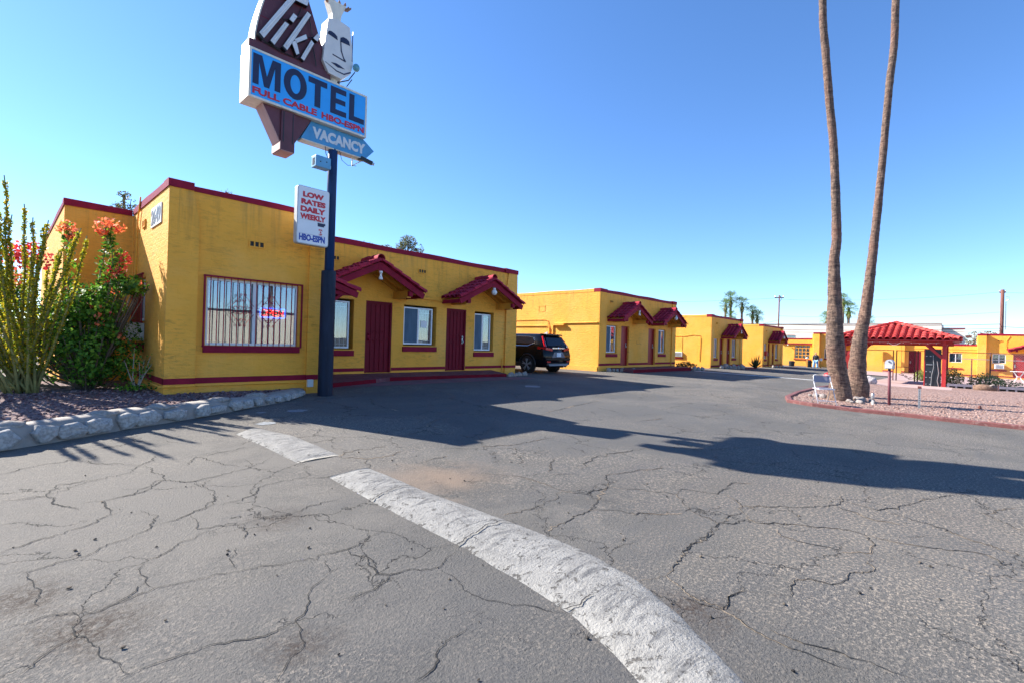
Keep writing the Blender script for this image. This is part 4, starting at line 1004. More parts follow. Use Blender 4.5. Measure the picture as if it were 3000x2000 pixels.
# ------------------------------------------------------------------ ground
xs = [-900, -400, -150, -60, -30, -15] + [-10 + i for i in range(80)] + [75, 85, 100, 140, 200, 400, 900]
ys = [-900, -400, -150, -60, -30] + [-20 + i for i in range(50)] + [35, 45, 60, 100, 200, 400, 900]
mb = MB(); mb.v = [(x, y, gz(x, y)) for x in xs for y in ys]; ny = len(ys)
mb.f = [(i * ny + j, (i + 1) * ny + j, (i + 1) * ny + j + 1, i * ny + j + 1) for i in range(len(xs) - 1) for j in range(ny - 1)]
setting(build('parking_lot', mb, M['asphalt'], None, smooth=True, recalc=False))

# ---- speed bumps
ED = []
def bump_mesh(left, right, h, n=60, m=12):
    ED.clear()
    def samp(pl, t):
        d = [0]
        for i in range(1, len(pl)): d.append(d[-1] + math.dist(pl[i], pl[i - 1]))
        s = t * d[-1]
        for i in range(1, len(pl)):
            if s <= d[i] + 1e-9:
                k = (s - d[i - 1]) / (d[i] - d[i - 1]); return (pl[i - 1][0] + (pl[i][0] - pl[i - 1][0]) * k, pl[i - 1][1] + (pl[i][1] - pl[i - 1][1]) * k)
        return pl[-1]
    mb = MB()
    for i in range(n + 1):
        t = i / n; a = samp(left, t); b = samp(right, t); e = min(1, min(t, 1 - t) * 14) ** .5
        for j in range(m + 1):
            u = j / m; jt = .015 * noise.noise(Vector((i * .35, j * .01 + (0 if u < .5 else 9), 3))) if j in (0, m) else 0
            x = a[0] + (b[0] - a[0]) * u + jt; y = a[1] + (b[1] - a[1]) * u
            z = gz(x, y) - .004 + .002 + (h * math.sin(PI * u) ** .75 * (.35 + .65 * e)) + .005 * noise.noise(Vector((x * 5, y * 5, 0)))
            if j in (0, m): z = gz(x, y) - .01
            mb.v.append((x, y, z)); ED.append(abs(2 * u - 1))
    for i in range(n):
        for j in range(m): q = i * (m + 1) + j; mb.f.append((q, q + 1, q + m + 2, q + m + 1))
    for i, sg_ in ((0, 1), (n, -1)):
        r = [i * (m + 1) + j for j in range(m + 1)]; mb.f.append(tuple(r if sg_ > 0 else r[::-1]))
    return mb
def edge_attr(o):
    a = o.data.attributes.new('edge', 'FLOAT', 'POINT')
    for i, e in enumerate(ED): a.data[i].value = e
BL = [(2.28, 4.66), (2.265, 3.81), (2.28, 2.63), (2.24, 1.95), (2.18, 1.54), (2.02, 1.13), (1.88, .85), (1.6, .4)]
BR = [(2.80, 4.70), (2.82, 3.7), (2.93, 2.65), (2.97, 2.0), (2.85, 1.5), (2.65, 1.12), (2.45, .84), (2.1, .35)]
o = build('speed_bump', bump_mesh(BL, BR, .055), M['bump_paint'], None, smooth=True, recalc=False, loc=(2.5, 3, 0)); edge_attr(o); tag(o, 'long scuffed white painted speed bump curving through the foreground', 'speed bump', 'white speed bumps')
o = build('speed_bump', bump_mesh([(2.17, 7.10), (2.22, 6.2), (2.24, 5.32)], [(2.54, 7.40), (2.77, 6.6), (2.80, 5.36)], .04, 40), M['bump_paint'], None, smooth=True, recalc=False, loc=(2.5, 6.3, 0.1)); edge_attr(o); tag(o, 'short worn white speed bump near the stone kerb wall', 'speed bump', 'white speed bumps')

# ---- cracks: traced break lines in the old asphalt, ribbons just above the surface
CR = [[(0.02,5.57),(0.28,5.52),(0.36,5.82),(0.68,5.83)],[(0.02,4.4),(0.18,4.5),(0.43,4.59),(0.58,4.74),(0.67,4.78)],[(0.28,5.52),(0.35,5.18),(0.44,4.99)],[(0.61,5.13),(0.8,5.17),(1.02,5.48),(1.28,5.26),(1.41,5.28)],[(0.61,5.13),(0.59,4.97),(0.61,4.74)],[(0.02,4.03),(0.13,3.99),(0.18,4.0),(0.32,4.03),(0.62,4.17),(0.77,4.28),(0.86,4.52),(0.78,4.7)],[(0.77,4.31),(0.94,4.34),(1.04,4.41),(1.17,4.48),(1.3,4.72),(1.31,4.98),(1.28,5.25)],[(1.04,4.41),(1.05,4.25),(1.01,4.07),(1.29,3.96),(1.43,3.99),(1.68,3.95),(2.01,4.02),(2.19,4.05)],[(1.29,3.96),(1.25,3.76),(1.18,3.68)],[(0.13,3.99),(0.15,3.82),(0.18,3.69),(0.16,3.49)],[(0.17,3.42),(0.36,3.24),(0.5,3.28),(0.63,3.33),(0.71,3.3),(1.02,3.23),(1.16,3.21),(1.34,3.14),(1.67,3.08),(1.85,3.15),(2.11,3.21),(2.21,3.27)],[(0.64,3.7),(0.6,3.63),(0.62,3.49),(0.6,3.43),(0.62,3.33)],[(0.64,3.7),(0.8,3.81),(1.08,4.01)],[(0.02,3.35),(0.17,3.36),(0.28,3.32),(0.3,3.24),(0.27,3.08),(0.34,2.9),(0.33,2.83),(0.37,2.74),(0.39,2.63),(0.41,2.59),(0.37,2.56)],[(0.27,3.08),(0.17,2.99),(0.08,2.88)],[(0.41,2.59),(0.46,2.6),(0.56,2.59),(0.71,2.58),(0.82,2.53),(0.92,2.48),(1.07,2.5)],[(1.67,3.08),(1.65,3.0),(1.71,2.88),(1.65,2.67),(1.7,2.6),(1.84,2.58)],[(1.44,2.87),(1.28,2.76),(1.2,2.62),(1.08,2.51),(1.05,2.38),(1.03,2.29),(0.91,2.2),(0.85,2.12)],[(1.52,2.88),(1.44,2.87),(1.49,3.03)],[(1.7,2.59),(1.54,2.51),(1.36,2.47)],[(1.12,3.58),(1.03,3.27)],[(0.6,3.43),(0.48,3.3),(0.33,3.24)],[(2.26,2.61),(2.1,2.54),(2.0,2.47),(1.84,2.57),(1.7,2.59),(1.65,2.65),(1.72,2.87),(1.66,3.0),(1.62,3.06)],[(1.98,2.44),(1.99,2.33),(1.93,2.16),(1.94,2.08),(2.0,1.93),(2.11,1.76),(2.18,1.57)],[(1.69,2.59),(1.55,2.5),(1.34,2.53)],[(1.27,1.72),(1.38,1.73),(1.49,1.83),(1.7,1.86)],[(3.89,2.91),(3.67,2.8),(3.29,2.78),(2.97,2.83)],[(3.89,2.91),(3.92,3.09),(3.9,3.51),(3.63,3.83)],[(3.89,2.91),(3.99,2.7),(4.37,2.68),(4.73,2.93),(4.93,2.87),(5.57,2.66),(5.73,2.84)],[(4.37,2.68),(3.88,2.49),(3.64,2.42),(3.29,2.4),(3.01,2.38)],[(3.64,2.42),(3.82,2.3),(4.0,2.05),(4.26,1.83)],[(4.37,2.68),(4.57,2.45),(4.75,2.11),(4.55,1.95),(4.4,1.82),(4.25,1.5),(3.9,1.47),(3.6,1.48),(3.17,1.42),(3.02,1.39),(2.82,1.48)],[(4.25,1.5),(4.55,1.34)],[(3.02,1.39),(2.89,1.18),(2.9,0.97),(3.05,1.01),(3.21,0.97)],[(4.75,2.11),(4.98,2.14),(5.09,1.82),(5.65,1.87),(5.82,1.72)],[(2.21,1.54),(2.16,1.4),(2.1,1.27),(2.08,1.17)],[(2.2,1.54),(2.29,1.54)],[(4.63,3.63),(4.3,3.42)],[(3.42,1.45),(3.64,1.49),(3.9,1.45),(4.27,1.51),(4.53,1.51),(4.71,1.45),(4.95,1.55),(5.14,1.74)],[(4.71,1.45),(4.52,1.29),(4.75,1.03),(4.87,0.82),(4.95,0.68),(4.93,0.57),(4.74,0.48),(4.5,0.48),(4.37,0.64)],[(4.89,1.53),(5.12,1.29),(5.31,1.1),(5.65,0.88),(5.87,0.86),(6.07,0.92)],[(5.62,0.88),(5.43,0.58),(5.47,0.38)],[(5.87,0.86),(5.79,0.57),(6.39,0.33),(6.88,0.15),(7.19,-0.05)],[(5.78,0.49),(5.68,0.19),(5.48,-0.05),(5.34,-0.36)],[(6.51,-0.05),(6.47,-0.17),(6.96,-0.4)],[(6.47,-0.17),(6.1,-0.41)],[(2.84,1.2),(2.87,0.98),(3.05,1.01),(3.2,0.96),(3.24,0.9)],[(3.26,0.84),(3.35,0.74),(3.58,0.78),(3.69,0.72),(3.7,0.6),(3.8,0.55),(3.98,0.54),(4.2,0.42),(4.44,0.51)],[(2.87,0.98),(2.8,0.82),(2.77,0.71),(2.76,0.62),(2.78,0.54),(2.77,0.45),(2.8,0.34)],[(2.86,0.73),(2.86,0.6),(2.9,0.45),(2.93,0.3),(2.91,0.22),(2.93,0.13)],[(4.95,0.56),(4.93,0.34),(5.1,0.0),(5.16,-0.16),(4.99,-0.23),(5.16,-0.35)],[(4.48,1.11),(4.36,1.05),(4.35,0.87),(4.39,0.66)],[(0.01,6.47),(0.31,6.67),(0.64,6.7)],[(0.59,6.67),(0.66,6.45),(0.85,6.31),(0.99,6.11)],[(0.28,5.52),(0.56,5.79),(0.88,5.89),(0.99,6.11),(1.21,6.48)],[(1.03,6.08),(1.05,5.76),(1.11,5.63),(1.02,5.39),(0.88,5.2),(0.61,5.13),(0.47,5.16)],[(1.04,5.48),(1.26,5.26),(1.48,5.32),(1.78,5.41),(2.14,5.71)],[(1.41,5.26),(1.28,5.04),(1.26,5.21)],[(1.74,5.51),(1.5,6.17),(1.35,5.85)],[(1.52,6.15),(1.73,6.24),(2.1,6.32)],[(2.27,5.12),(2.16,4.81),(1.83,4.78),(1.66,4.74),(1.56,4.57),(1.25,4.46)],[(2.07,4.76),(2.27,4.67),(2.44,4.67)],[(1.32,4.71),(1.2,4.5),(1.08,4.43)],[(0.02,5.56),(0.22,5.57),(0.29,5.47),(0.36,5.17),(0.44,5.04)],[(0.6,5.14),(0.59,4.98),(0.61,4.81)],[(2.75,5.34),(3.05,5.48),(3.44,5.43)],[(2.72,5.31),(2.95,5.05),(3.28,5.01),(3.47,5.14)],[(2.94,5.02),(2.79,4.69)],[(3.33,4.55),(3.79,4.61)],[(4.46,4.73),(4.94,4.53),(5.6,4.54),(5.88,4.5)],[(4.38,3.44),(4.6,3.64),(4.82,3.73)],[(4.67,3.23),(5.25,3.47),(5.82,3.4),(6.38,3.31),(6.33,3.04)],[(4.65,6.19),(5.15,6.58),(5.39,6.53)],[(4.7,6.16),(4.69,5.85)],[(5.43,9.3),(5.05,8.44),(5.07,7.62)],[(3.35,7.31),(3.93,7.66)],[(7.49,6.06),(10.14,6.55)],[(7.55,9.81),(7.42,8.83)],[(8.35,4.49),(9.1,4.36)]]
def fract(pl, jit):
    out = [pl[0]]
    for a, b in zip(pl, pl[1:]):
        d = math.dist(a, b); n = max(1, int(d / .02)); nx, ny_ = -(b[1] - a[1]) / max(d, 1e-6), (b[0] - a[0]) / max(d, 1e-6)
        for i in range(1, n + 1):
            t = i / n; x = a[0] + (b[0] - a[0]) * t; y = a[1] + (b[1] - a[1]) * t
            e = math.sin(PI * t); k = jit * e * (noise.noise(Vector((x * 9, y * 9, 1.3))) + .7 * noise.noise(Vector((x * 27, y * 27, 5))) + .45 * noise.noise(Vector((x * 70, y * 70, 8)))) * min(1, d * 3)
            out.append((x + nx * k, y + ny_ * k))
    return out
ck = MB(); cd = MB()
def ribbon(mb, pl, wf, dz):
    n = len(pl); o = len(mb.v)
    for i, p in enumerate(pl):
        a = pl[max(0, i - 1)]; b = pl[min(n - 1, i + 1)]; d = math.dist(a, b) or 1; nx, ny_ = -(b[1] - a[1]) / d, (b[0] - a[0]) / d
        w = wf(p, i, n); z = gz(*p) + dz
        mb.v += [(p[0] + nx * w, p[1] + ny_ * w, z), (p[0] - nx * w, p[1] - ny_ * w, z)]
    mb.f += [(o + 2 * i, o + 2 * i + 1, o + 2 * i + 3, o + 2 * i + 2) for i in range(n - 1)]
for ci, pl in enumerate(CR):
    pl = fract(pl, .06); dist = sum(math.dist((0, 0), p) for p in pl) / len(pl); base = .0019 + .0006 * dist
    ribbon(ck, pl, lambda p, i, n: base * (.35 + 1.1 * abs(noise.noise(Vector((p[0] * 3.1, p[1] * 3.1, ci)))) + .4 * abs(noise.noise(Vector((p[0] * 17, p[1] * 17, ci))))) * min(1, .25 + 4 * min(i, n - 1 - i) / n), .0045)
    if pl[0][0] > 2.7: ribbon(cd, pl, lambda p, i, n: base * 1.6 * max(.1, .3 + 1.5 * noise.noise(Vector((p[0] * 2.3, p[1] * 2.3, ci + 7)))), .0025)
setting(build('asphalt_cracks', ck, plain('crack_shadow', (.018, .017, .016), .95, .3, 30), None, recalc=False))
setting(build('crack_debris', cd, plain('tan_grit', (.33, .26, .19), .95, .35, 60, .5), None, recalc=False))
# joints broken across the long bump
def bx_at(pl, y):
    for a, b in zip(pl, pl[1:]):
        if b[1] <= y <= a[1]: return a[0] + (b[0] - a[0]) * (a[1] - y) / (a[1] - b[1])
    return pl[-1][0]
jk_ = MB()
for ci, (ya, yb) in enumerate(((3.80, 3.86), (2.63, 2.68), (1.62, 1.30))):
    o_ = len(jk_.v); n = 40
    for i in range(n + 1):
        u = i / n; y = ya + (yb - ya) * u + .05 * noise.noise(Vector((u * 5, ci * 3, 1))) + .02 * noise.noise(Vector((u * 19, ci, 4))); xl, xr = bx_at(BL, y), bx_at(BR, y)
        if ci == 2 and u > .3: break
        x = xl + (xr - xl) * u; z = gz(x, y) + .055 * math.sin(PI * u) ** .75 + .010; w_ = .004 + .006 * abs(noise.noise(Vector((u * 11, ci, 9))))
        jk_.v += [(x, y - w_, z), (x, y + w_, z)]
        if i: q = len(jk_.v) - 4; jk_.f.append((q, q + 1, q + 3, q + 2))
setting(build('asphalt_cracks', jk_, M['dark'], None, recalc=False))
# loose grit and small stones on the lot
gm = MB(); random.seed(5)
for k in range(170):
    u = random.random(); d = 1.6 + 6 * u * u; a = R(43.3 + random.uniform(-46, 46)); x = d * math.cos(a); y = d * math.sin(a)
    if y > 7: continue
    r = random.uniform(.004, .011); gm.ball((x, y, gz(x, y) + r * .5 + .003), r, 1, .4, (1.2, 1, .7))
setting(build('loose_grit', gm, islandmat('dark_grit', [(.03, .028, .028), (.10, .085, .07), (.2, .16, .12)]), None), 'stuff')
# pale blotches of spilled paint
pa = MB()
for x, y, r in ((3.55, 8.45, .17), (2.75, 7.62, .14), (10.8, 9.3, .28), (3.0, 8.55, .08)):
    n = 18; pa.add([(x + r * math.cos(2 * PI * i / n) * (1 + .5 * noise.noise(Vector((x, i * .7, 0)))), y + .8 * r * math.sin(2 * PI * i / n) * (1 + .5 * noise.noise(Vector((y, i * .7, 3)))), gz(x, y) + .0055 + .03 * .8 * r * math.sin(2 * PI * i / n)) for i in range(n)], [tuple(range(n))])
setting(build('paint_spill', pa, plain('spilled_paint', (.20, .215, .23), .8, .3, 20), None, recalc=False))
# parking line
sheet('parking_line', [(27.3, 11.3), (27.62, 11.3), (30.0, 5.55), (29.62, 5.55)], .006, M['white'])
sheet('parking_line', [(24.0, 11.2), (24.16, 11.2), (26.6, 5.9), (26.44, 5.9)], .006, M['concrete']) if False else None

# ---- stone retaining wall of the planting bed
CB = [(-9, 6.4), (-3, 7.1), (0.01, 7.50), (.47, 7.72), (.85, 7.93), (1.18, 8.12), (1.65, 8.33), (2.16, 8.58), (2.52, 8.79), (2.94, 9.04), (3.38, 9.30), (3.83, 9.60), (4.2, 9.93), (4.52, 10.36)]
def top_z(x): return .42 - .02 * cl((x - 1.5) / 2) - .02 * cl((x - 4) / .6)
sw_ = root('stone_kerb_wall', 'low mortared granite stone wall edging the planting bed beside the lot', 'wall', (1.2, 8.1, .2))
wm = MB(); fine = []
for a, b in zip(CB, CB[1:]):
    n = max(1, int(math.dist(a, b) / .12))
    fine += [(a[0] + (b[0] - a[0]) * i / n, a[1] + (b[1] - a[1]) * i / n) for i in range(n)]
fine.append(CB[-1]); prof = []
for i, p in enumerate(fine):
    a = fine[max(0, i - 1)]; b = fine[min(len(fine) - 1, i + 1)]; d = math.dist(a, b); nx, ny_ = -(b[1] - a[1]) / d, (b[0] - a[0]) / d
    j = lambda s: .018 * noise.noise(Vector((p[0] * 4, p[1] * 4, s)))
    zt = top_z(p[0]) + j(1) * 1.3; z0 = gz(*p) - .05
    row = [(-.0, z0), (.01 + j(2), z0 + .12), (.02 + j(3), zt - .05), (.045 + j(4), zt - .012), (.12, zt + j(5)), (.27, zt + j(6)), (.33, zt - .04), (.33, z0)]
    prof.append([(p[0] + nx * o_, p[1] + ny_ * o_, z) for o_, z in row])
for i, r_ in enumerate(prof): wm.v += r_
L = 8
wm.f = [(i * L + j, i * L + j + 1, (i + 1) * L + j + 1, (i + 1) * L + j) for i in range(len(prof) - 1) for j in range(L - 1)]
wm.f += [tuple(range(L)), tuple((len(prof) - 1) * L + j for j in range(L))]
build('mortar_core', wm, M['mortar'], sw_, smooth=True)
random.seed(11); i = 12
while i < len(fine) - 2:
    p = fine[i]; q = fine[min(i + 1, len(fine) - 1)]; d = Vector((q[0] - p[0], q[1] - p[1], 0)).normalized(); nrm = Vector((d.y, -d.x, 0))
    sc_ = 1.0 if p[0] < 2.6 else .74
    H = top_z(p[0]) - gz(*p); w = random.choice((.10, .12, .15, .18, .21)) * sc_; h = H * .5 * random.uniform(.82, 1.02)
    # broken outline: 6-9 corners, faceted, proud of the mortar
    nc = random.randint(6, 9); a0 = random.uniform(0, 6.28); out = []
    for k in range(nc):
        a_ = a0 + 2 * PI * (k + random.uniform(-.28, .28)) / nc; rr_ = random.uniform(.82, 1.12); ca, sa = math.cos(a_), math.sin(a_); sq = 1 / max(abs(ca), abs(sa)) ** .55
        out.append((ca * rr_ * sq * w * .9, sa * rr_ * sq * h * .9))
    c = Vector((p[0], p[1], gz(*p) + h * random.uniform(.94, 1.0))); mb = MB()
    pk = [random.uniform(-.03, .03) for _ in range(nc)]
    for lev, (sc2_, dp) in enumerate(((1.0, -.03), (1.0, .022), (.93, .042), (.70, .056), (.35, .062))):
        for k, (u, v) in enumerate(out): mb.v.append(c + d * u * sc2_ + Vector((0, 0, v * sc2_)) + nrm * (dp + (pk[k] * .45 if 0 < lev < 4 else 0) + .012 * noise.noise(Vector((u * 9, v * 9, i + lev)))))
    for lev in range(4): mb.f += [(lev * nc + k, lev * nc + (k + 1) % nc, (lev + 1) * nc + (k + 1) % nc, (lev + 1) * nc + k) for k in range(nc)]
    mb.f += [tuple(4 * nc + k for k in range(nc)), tuple(range(nc - 1, -1, -1))]
    build('stone', mb, M['stone'], sw_)
    i += max(2, int((w * 1.78 + random.uniform(0, .04)) / .112))
# cap stones along the top
cs = MB(); 
for k in range(9):
    p = fine[int(len(fine) * (.42 + .058 * k))]; cs.ball((p[0] - .06, p[1] + .15, top_z(p[0]) - .005), .14, 2, .25, (1.2, .9, .35))
build('cap_stones', cs, M['stone'], sw_, smooth=True)
# ---- gravel bed behind it
gp = [(r_[4][0], r_[4][1]) for r_ in prof]
gb_ = MB(); inner = [(x, y + .1) for x, y in gp] ; back = [(4.5, 10.6), (4.3, 14.2), (-9, 14.2)]
rows = 14; n = len(inner)
for i, (x, y) in enumerate(inner):
    for j in range(rows + 1):
        yy = y + (14.2 - y) * j / rows; z = .375 + .012 * noise.noise(Vector((x * 2, yy * 2, 0))) - .015 * cl((x - 3)) + .0
        gb_.v.append((x, yy, z))
gb_.f = [(i * (rows + 1) + j, (i + 1) * (rows + 1) + j, (i + 1) * (rows + 1) + j + 1, i * (rows + 1) + j + 1) for i in range(n - 1) for j in range(rows)]
setting(build('gravel_bed', gb_, M['gravel_left'], None, recalc=False, smooth=True))
random.seed(3); gs = MB()
for k in range(2600):
    x = random.uniform(-2.5, 4.4); yb = min(r_[5][1] for r_ in prof if abs(r_[5][0] - x) < .3)
    y = yb + random.random() ** 1.3 * (11.8 - yb)
    if x > 2.0 and y > 10.45: continue
    r = random.uniform(.010, .026); gs.ball((x, y, .378 - .015 * cl(x - 3) + r * .25), r, 1, .35, (1.2, 1, .75))
setting(build('gravel_stones', gs, M['peb_left'], None), 'stuff')

# ---- gravel island on the right, kerb and paths
isl = [(14.62, -1.6), (14.72, -.2), (14.93, 1.0), (14.98, 2.2), (14.98, 2.95), (15.25, 3.62), (16.4, 3.95), (18.5, 4.15), (22, 4.3), (26, 4.2), (29.8, 3.9)]
im = MB(); cols = [15.05 + .02 * i for i in range(1)]
def isl_z(x, y): return gz(x, y) + .045 + .012 * noise.noise(Vector((x, y, 2)))
gx = [15 + .6 * i for i in range(31)]; gy = [-16 + .7 * i for i in range(30)]
def left_lim(x): 
    pts = isl[4:]
    if x <= pts[0][0]: return pts[0][1]
    for a, b in zip(pts, pts[1:]):
        if a[0] <= x <= b[0]: return a[1] + (b[1] - a[1]) * (x - a[0]) / (b[0] - a[0])
    return pts[-1][1]
for x in gx:
    ym = left_lim(x) - .06; 
    for j in range(30): y = -16 + (ym + 16) * (j / 29) ** .8; im.v.append((x if x > 15 else (15.02 - .02 * cl((1 - y) / 2, 0, 20) if y < 1 else 15.03), y, isl_z(x, y)))
im.f = [(i * 30 + j, (i + 1) * 30 + j, (i + 1) * 30 + j + 1, i * 30 + j + 1) for i in range(len(gx) - 1) for j in range(29)]
setting(build('gravel_island', im, M['gravel_right'], None, recalc=False, smooth=True))
random.seed(9); gs = MB()
for k in range(3000):
    x = 15.15 + 9 * random.random() ** 1.6; y = random.uniform(-3.5, left_lim(x) - .15)
    r = random.uniform(.009, .024); gs.ball((x, y, isl_z(x, y) + r * .3), r, 1, .35, (1.2, 1, .75))
setting(build('gravel_stones', gs, M['peb_right'], None), 'stuff')
kb = MB(); kp = [(13.2, -16), (14.3, -4)] + isl
pv = []
for i, p in enumerate(kp):
    a = kp[max(0, i - 1)]; b = kp[min(len(kp) - 1, i + 1)]; d = math.dist(a, b); nx, ny_ = (b[1] - a[1]) / d, -(b[0] - a[0]) / d
    z = gz(*p); pv.append([(p[0], p[1], z - .05), (p[0], p[1], z + .075), (p[0] + nx * .02, p[1] + ny_ * .02, z + .09), (p[0] + nx * .13, p[1] + ny_ * .13, z + .09), (p[0] + nx * .15, p[1] + ny_ * .15, z + .08), (p[0] + nx * .16, p[1] + ny_ * .16, z - .05)])
kb.v = [v for r_ in pv for v in r_]; kb.f = [(i * 6 + j, i * 6 + j + 1, (i + 1) * 6 + j + 1, (i + 1) * 6 + j) for i in range(len(pv) - 1) for j in range(5)] + [tuple(range(6)), tuple((len(pv) - 1) * 6 + j for j in range(6))]
o = setting(build('kerb', kb, M['kerb'], None))
pinkc = plain('pink_concrete', (.42, .29, .265), .85, .12, 2, .2)
pm = MB()
px = [29.85, 31, 33.3, 36, 40, 46, 52, 61.9]
for a, b in zip(px, px[1:]):
    for y0, y1 in ((-9, -2.5), (-2.5, .4), (.4, 2.2), (2.2, 3.8), (3.8, 8)):
        if y0 < .4 and a < 39: continue
        if y0 >= 3.8 and a < 46: continue
        y1b = y1
        pm.add([(a, y0, gz(a, y0) + .05), (b, y0, gz(b, y0) + .05), (b, y1b, gz(b, y1b) + .05), (a, y1b, gz(a, y1b) + .05)], [(0, 1, 2, 3)])
setting(build('patio', pm, pinkc, None, recalc=False))
tm = MB()
for a, b in ((33.4, 36), (36, 39)):
    tm.add([(a, -9, gz(a, -3) + .06), (b, -9, gz(b, -3) + .06), (b, .4, gz(b, 0) + .06), (a, .4, gz(a, 0) + .06)], [(0, 1, 2, 3)])
setting(build('planting_soil', tm, M['gravel_right'], None, recalc=False))
# ------------------------------------------------------------------ plants
def leafquad(mb, c, size, nrm=None, asp=.6):
    n = Vector(nrm) if nrm is not None else Vector((random.gauss(0, 1), random.gauss(0, 1), random.gauss(0, 1)))
    if n.length < 1e-3: n = Vector((0, 0, 1))
    n.normalize(); a = n.cross(Vector((random.gauss(0, 1), random.gauss(0, 1), random.gauss(0, 1))))
    if a.length < 1e-3: a = n.orthogonal()
    a.normalize(); b = n.cross(a)
    c = Vector(c); a *= size; b *= size * asp
    mb.add([c - a, c - a * .1 - b, c + a, c - a * .1 + b], [(0, 1, 2, 3)])
G_OCO = leafmat('ocotillo_leaf', [(.13, .19, .015), (.26, .32, .02), (.52, .48, .03), (.62, .40, .03)], .55)
G_BUSH = leafmat('bougainvillea_leaf', [(.025, .09, .012), (.07, .20, .02), (.15, .33, .03), (.26, .44, .04)], .45)
F_RED = leafmat('red_bract', [(.55, .02, .03), (.70, .05, .06), (.75, .12, .10), (.45, .015, .03)], .4)
F_ORG = leafmat('orange_bract', [(.80, .16, .05), (.85, .28, .10), (.75, .10, .06), (.85, .36, .20)], .45)
G_EUC = leafmat('eucalyptus_leaf', [(.09, .11, .05), (.16, .18, .07), (.24, .24, .11), (.12, .13, .06)], .3)
G_PALM = leafmat('palm_leaf', [(.05, .11, .02), (.12, .22, .035), (.22, .30, .06), (.08, .16, .03)], .35)
G_DRY = leafmat('dry_shrub_leaf', [(.30, .27, .08), (.42, .40, .14), (.22, .26, .07), (.50, .42, .22)], .3)
STEM = plain('stem_bark', (.16, .12, .085), .85, .3, 10, .3)
STEMG = plain('ocotillo_stem', (.20, .19, .06), .8, .35, 12, .3)
# ocotillo
oc = root('ocotillo', 'tall spiny ocotillo with yellow green leafy wands at the left edge', 'plant', (.25, 11.85, .40))
random.seed(21); st = MB(); lf = MB()
tips = [(-.04, 12.21, 4.13), (.21, 11.94, 3.64), (.32, 11.83, 3.41), (.46, 11.69, 3.30), (.64, 11.49, 2.86), (.71, 11.42, 2.95), (.97, 11.14, 3.12), (.90, 11.22, 3.25), (.07, 12.10, 3.45), (-.10, 12.3, 3.55), (.80, 11.31, 3.05), (-.3, 12.4, 3.7), (-.5, 12.3, 3.3), (-.7, 12.2, 3.0), (-.2, 11.5, 3.2), (.55, 12.0, 2.6), (-.05, 11.7, 2.5), (.5, 11.5, 3.35), (-.9, 12.0, 3.4), (-1.1, 11.8, 2.9), (-.6, 11.5, 3.6), (-.45, 11.2, 2.8), (-.15, 11.25, 3.5), (.3, 11.2, 2.75), (-.8, 11.3, 2.3), (-1.4, 11.6, 4.0), (-1.0, 11.4, 3.8), (-1.7, 11.8, 3.6), (-.8, 11.3, 4.0), (-1.2, 11.0, 3.3), (-1.35, 11.3, 3.7), (-.6, 11.1, 3.4), (-1.5, 11.2, 3.0)]
for k, t in enumerate(tips):
    b = Vector((.25 + random.uniform(-.2, .2), 11.85 + random.uniform(-.2, .2), .36)); t = Vector(t)
    m1 = b.lerp(t, .35) + Vector(((t.x - b.x) * .10, (t.y - b.y) * .10, .05)); w = Vector((random.uniform(-.07, .07), random.uniform(-.07, .07), 0))
    m2 = b.lerp(t, .7) + Vector(((t.x - b.x) * .08, (t.y - b.y) * .08, 0)) + w
    path = []
    for i in range(25):
        s = i / 24; p = b * (1 - s) ** 3 + m1 * 3 * s * (1 - s) ** 2 + m2 * 3 * s * s * (1 - s) + t * s ** 3
        path.append(p + Vector((noise.noise(Vector((s * 4, k, 0))), noise.noise(Vector((s * 4, k, 9))), 0)) * .05 * s)
    st.tube(path, [.026 * (1 - .66 * i / 24) for i in range(25)], 6)
    ln = (t - b).length
    for i in range(int(ln * 250)):
        s = random.uniform(.13, .97); q = s * 24; i0 = min(23, int(q)); p = path[i0].lerp(path[i0 + 1], q - i0); a = random.uniform(0, 2 * PI)
        o_ = Vector((math.cos(a), math.sin(a), .5)); leafquad(lf, p + o_ * random.uniform(.012, .036), random.uniform(.018, .031), None, .6)
build('stem', st, STEMG, oc, recalc=False, smooth=True); build('leaves', lf, G_OCO, oc, recalc=False)
# bougainvillea
bo = root('bougainvillea', 'large leafy bougainvillea bush with red and orange flowers against the office side wall', 'bush', (1.2, 12.2, .4))
random.seed(31); lf = MB(); st = MB(); fr = MB(); fg = MB()
blobs = [((1.25, 12.2, 1.2), (.75, .8, .8)), ((.75, 12.8, 1.35), (.7, .8, .9)), ((1.35, 11.85, 1.75), (.36, .45, .62)), ((1.1, 12.5, 1.95), (.65, .7, .5)), ((.3, 13.3, 1.4), (.7, .7, .95)), ((1.6, 11.6, 2.35), (.26, .35, .22)), ((.0, 13.6, 2.2), (.5, .6, .5)), ((-.5, 13.4, 1.3), (.7, .7, .9)), ((1.3, 11.9, .75), (.55, .5, .35)), ((1.72, 11.55, 2.35), (.22, .32, .22)), ((1.6, 11.8, 2.45), (.3, .35, .18)), ((1.2, 11.72, 1.15), (.34, .42, .5)), ((.85, 11.95, 1.5), (.4, .4, .6)), ((1.15, 11.75, 2.0), (.4, .4, .35))]
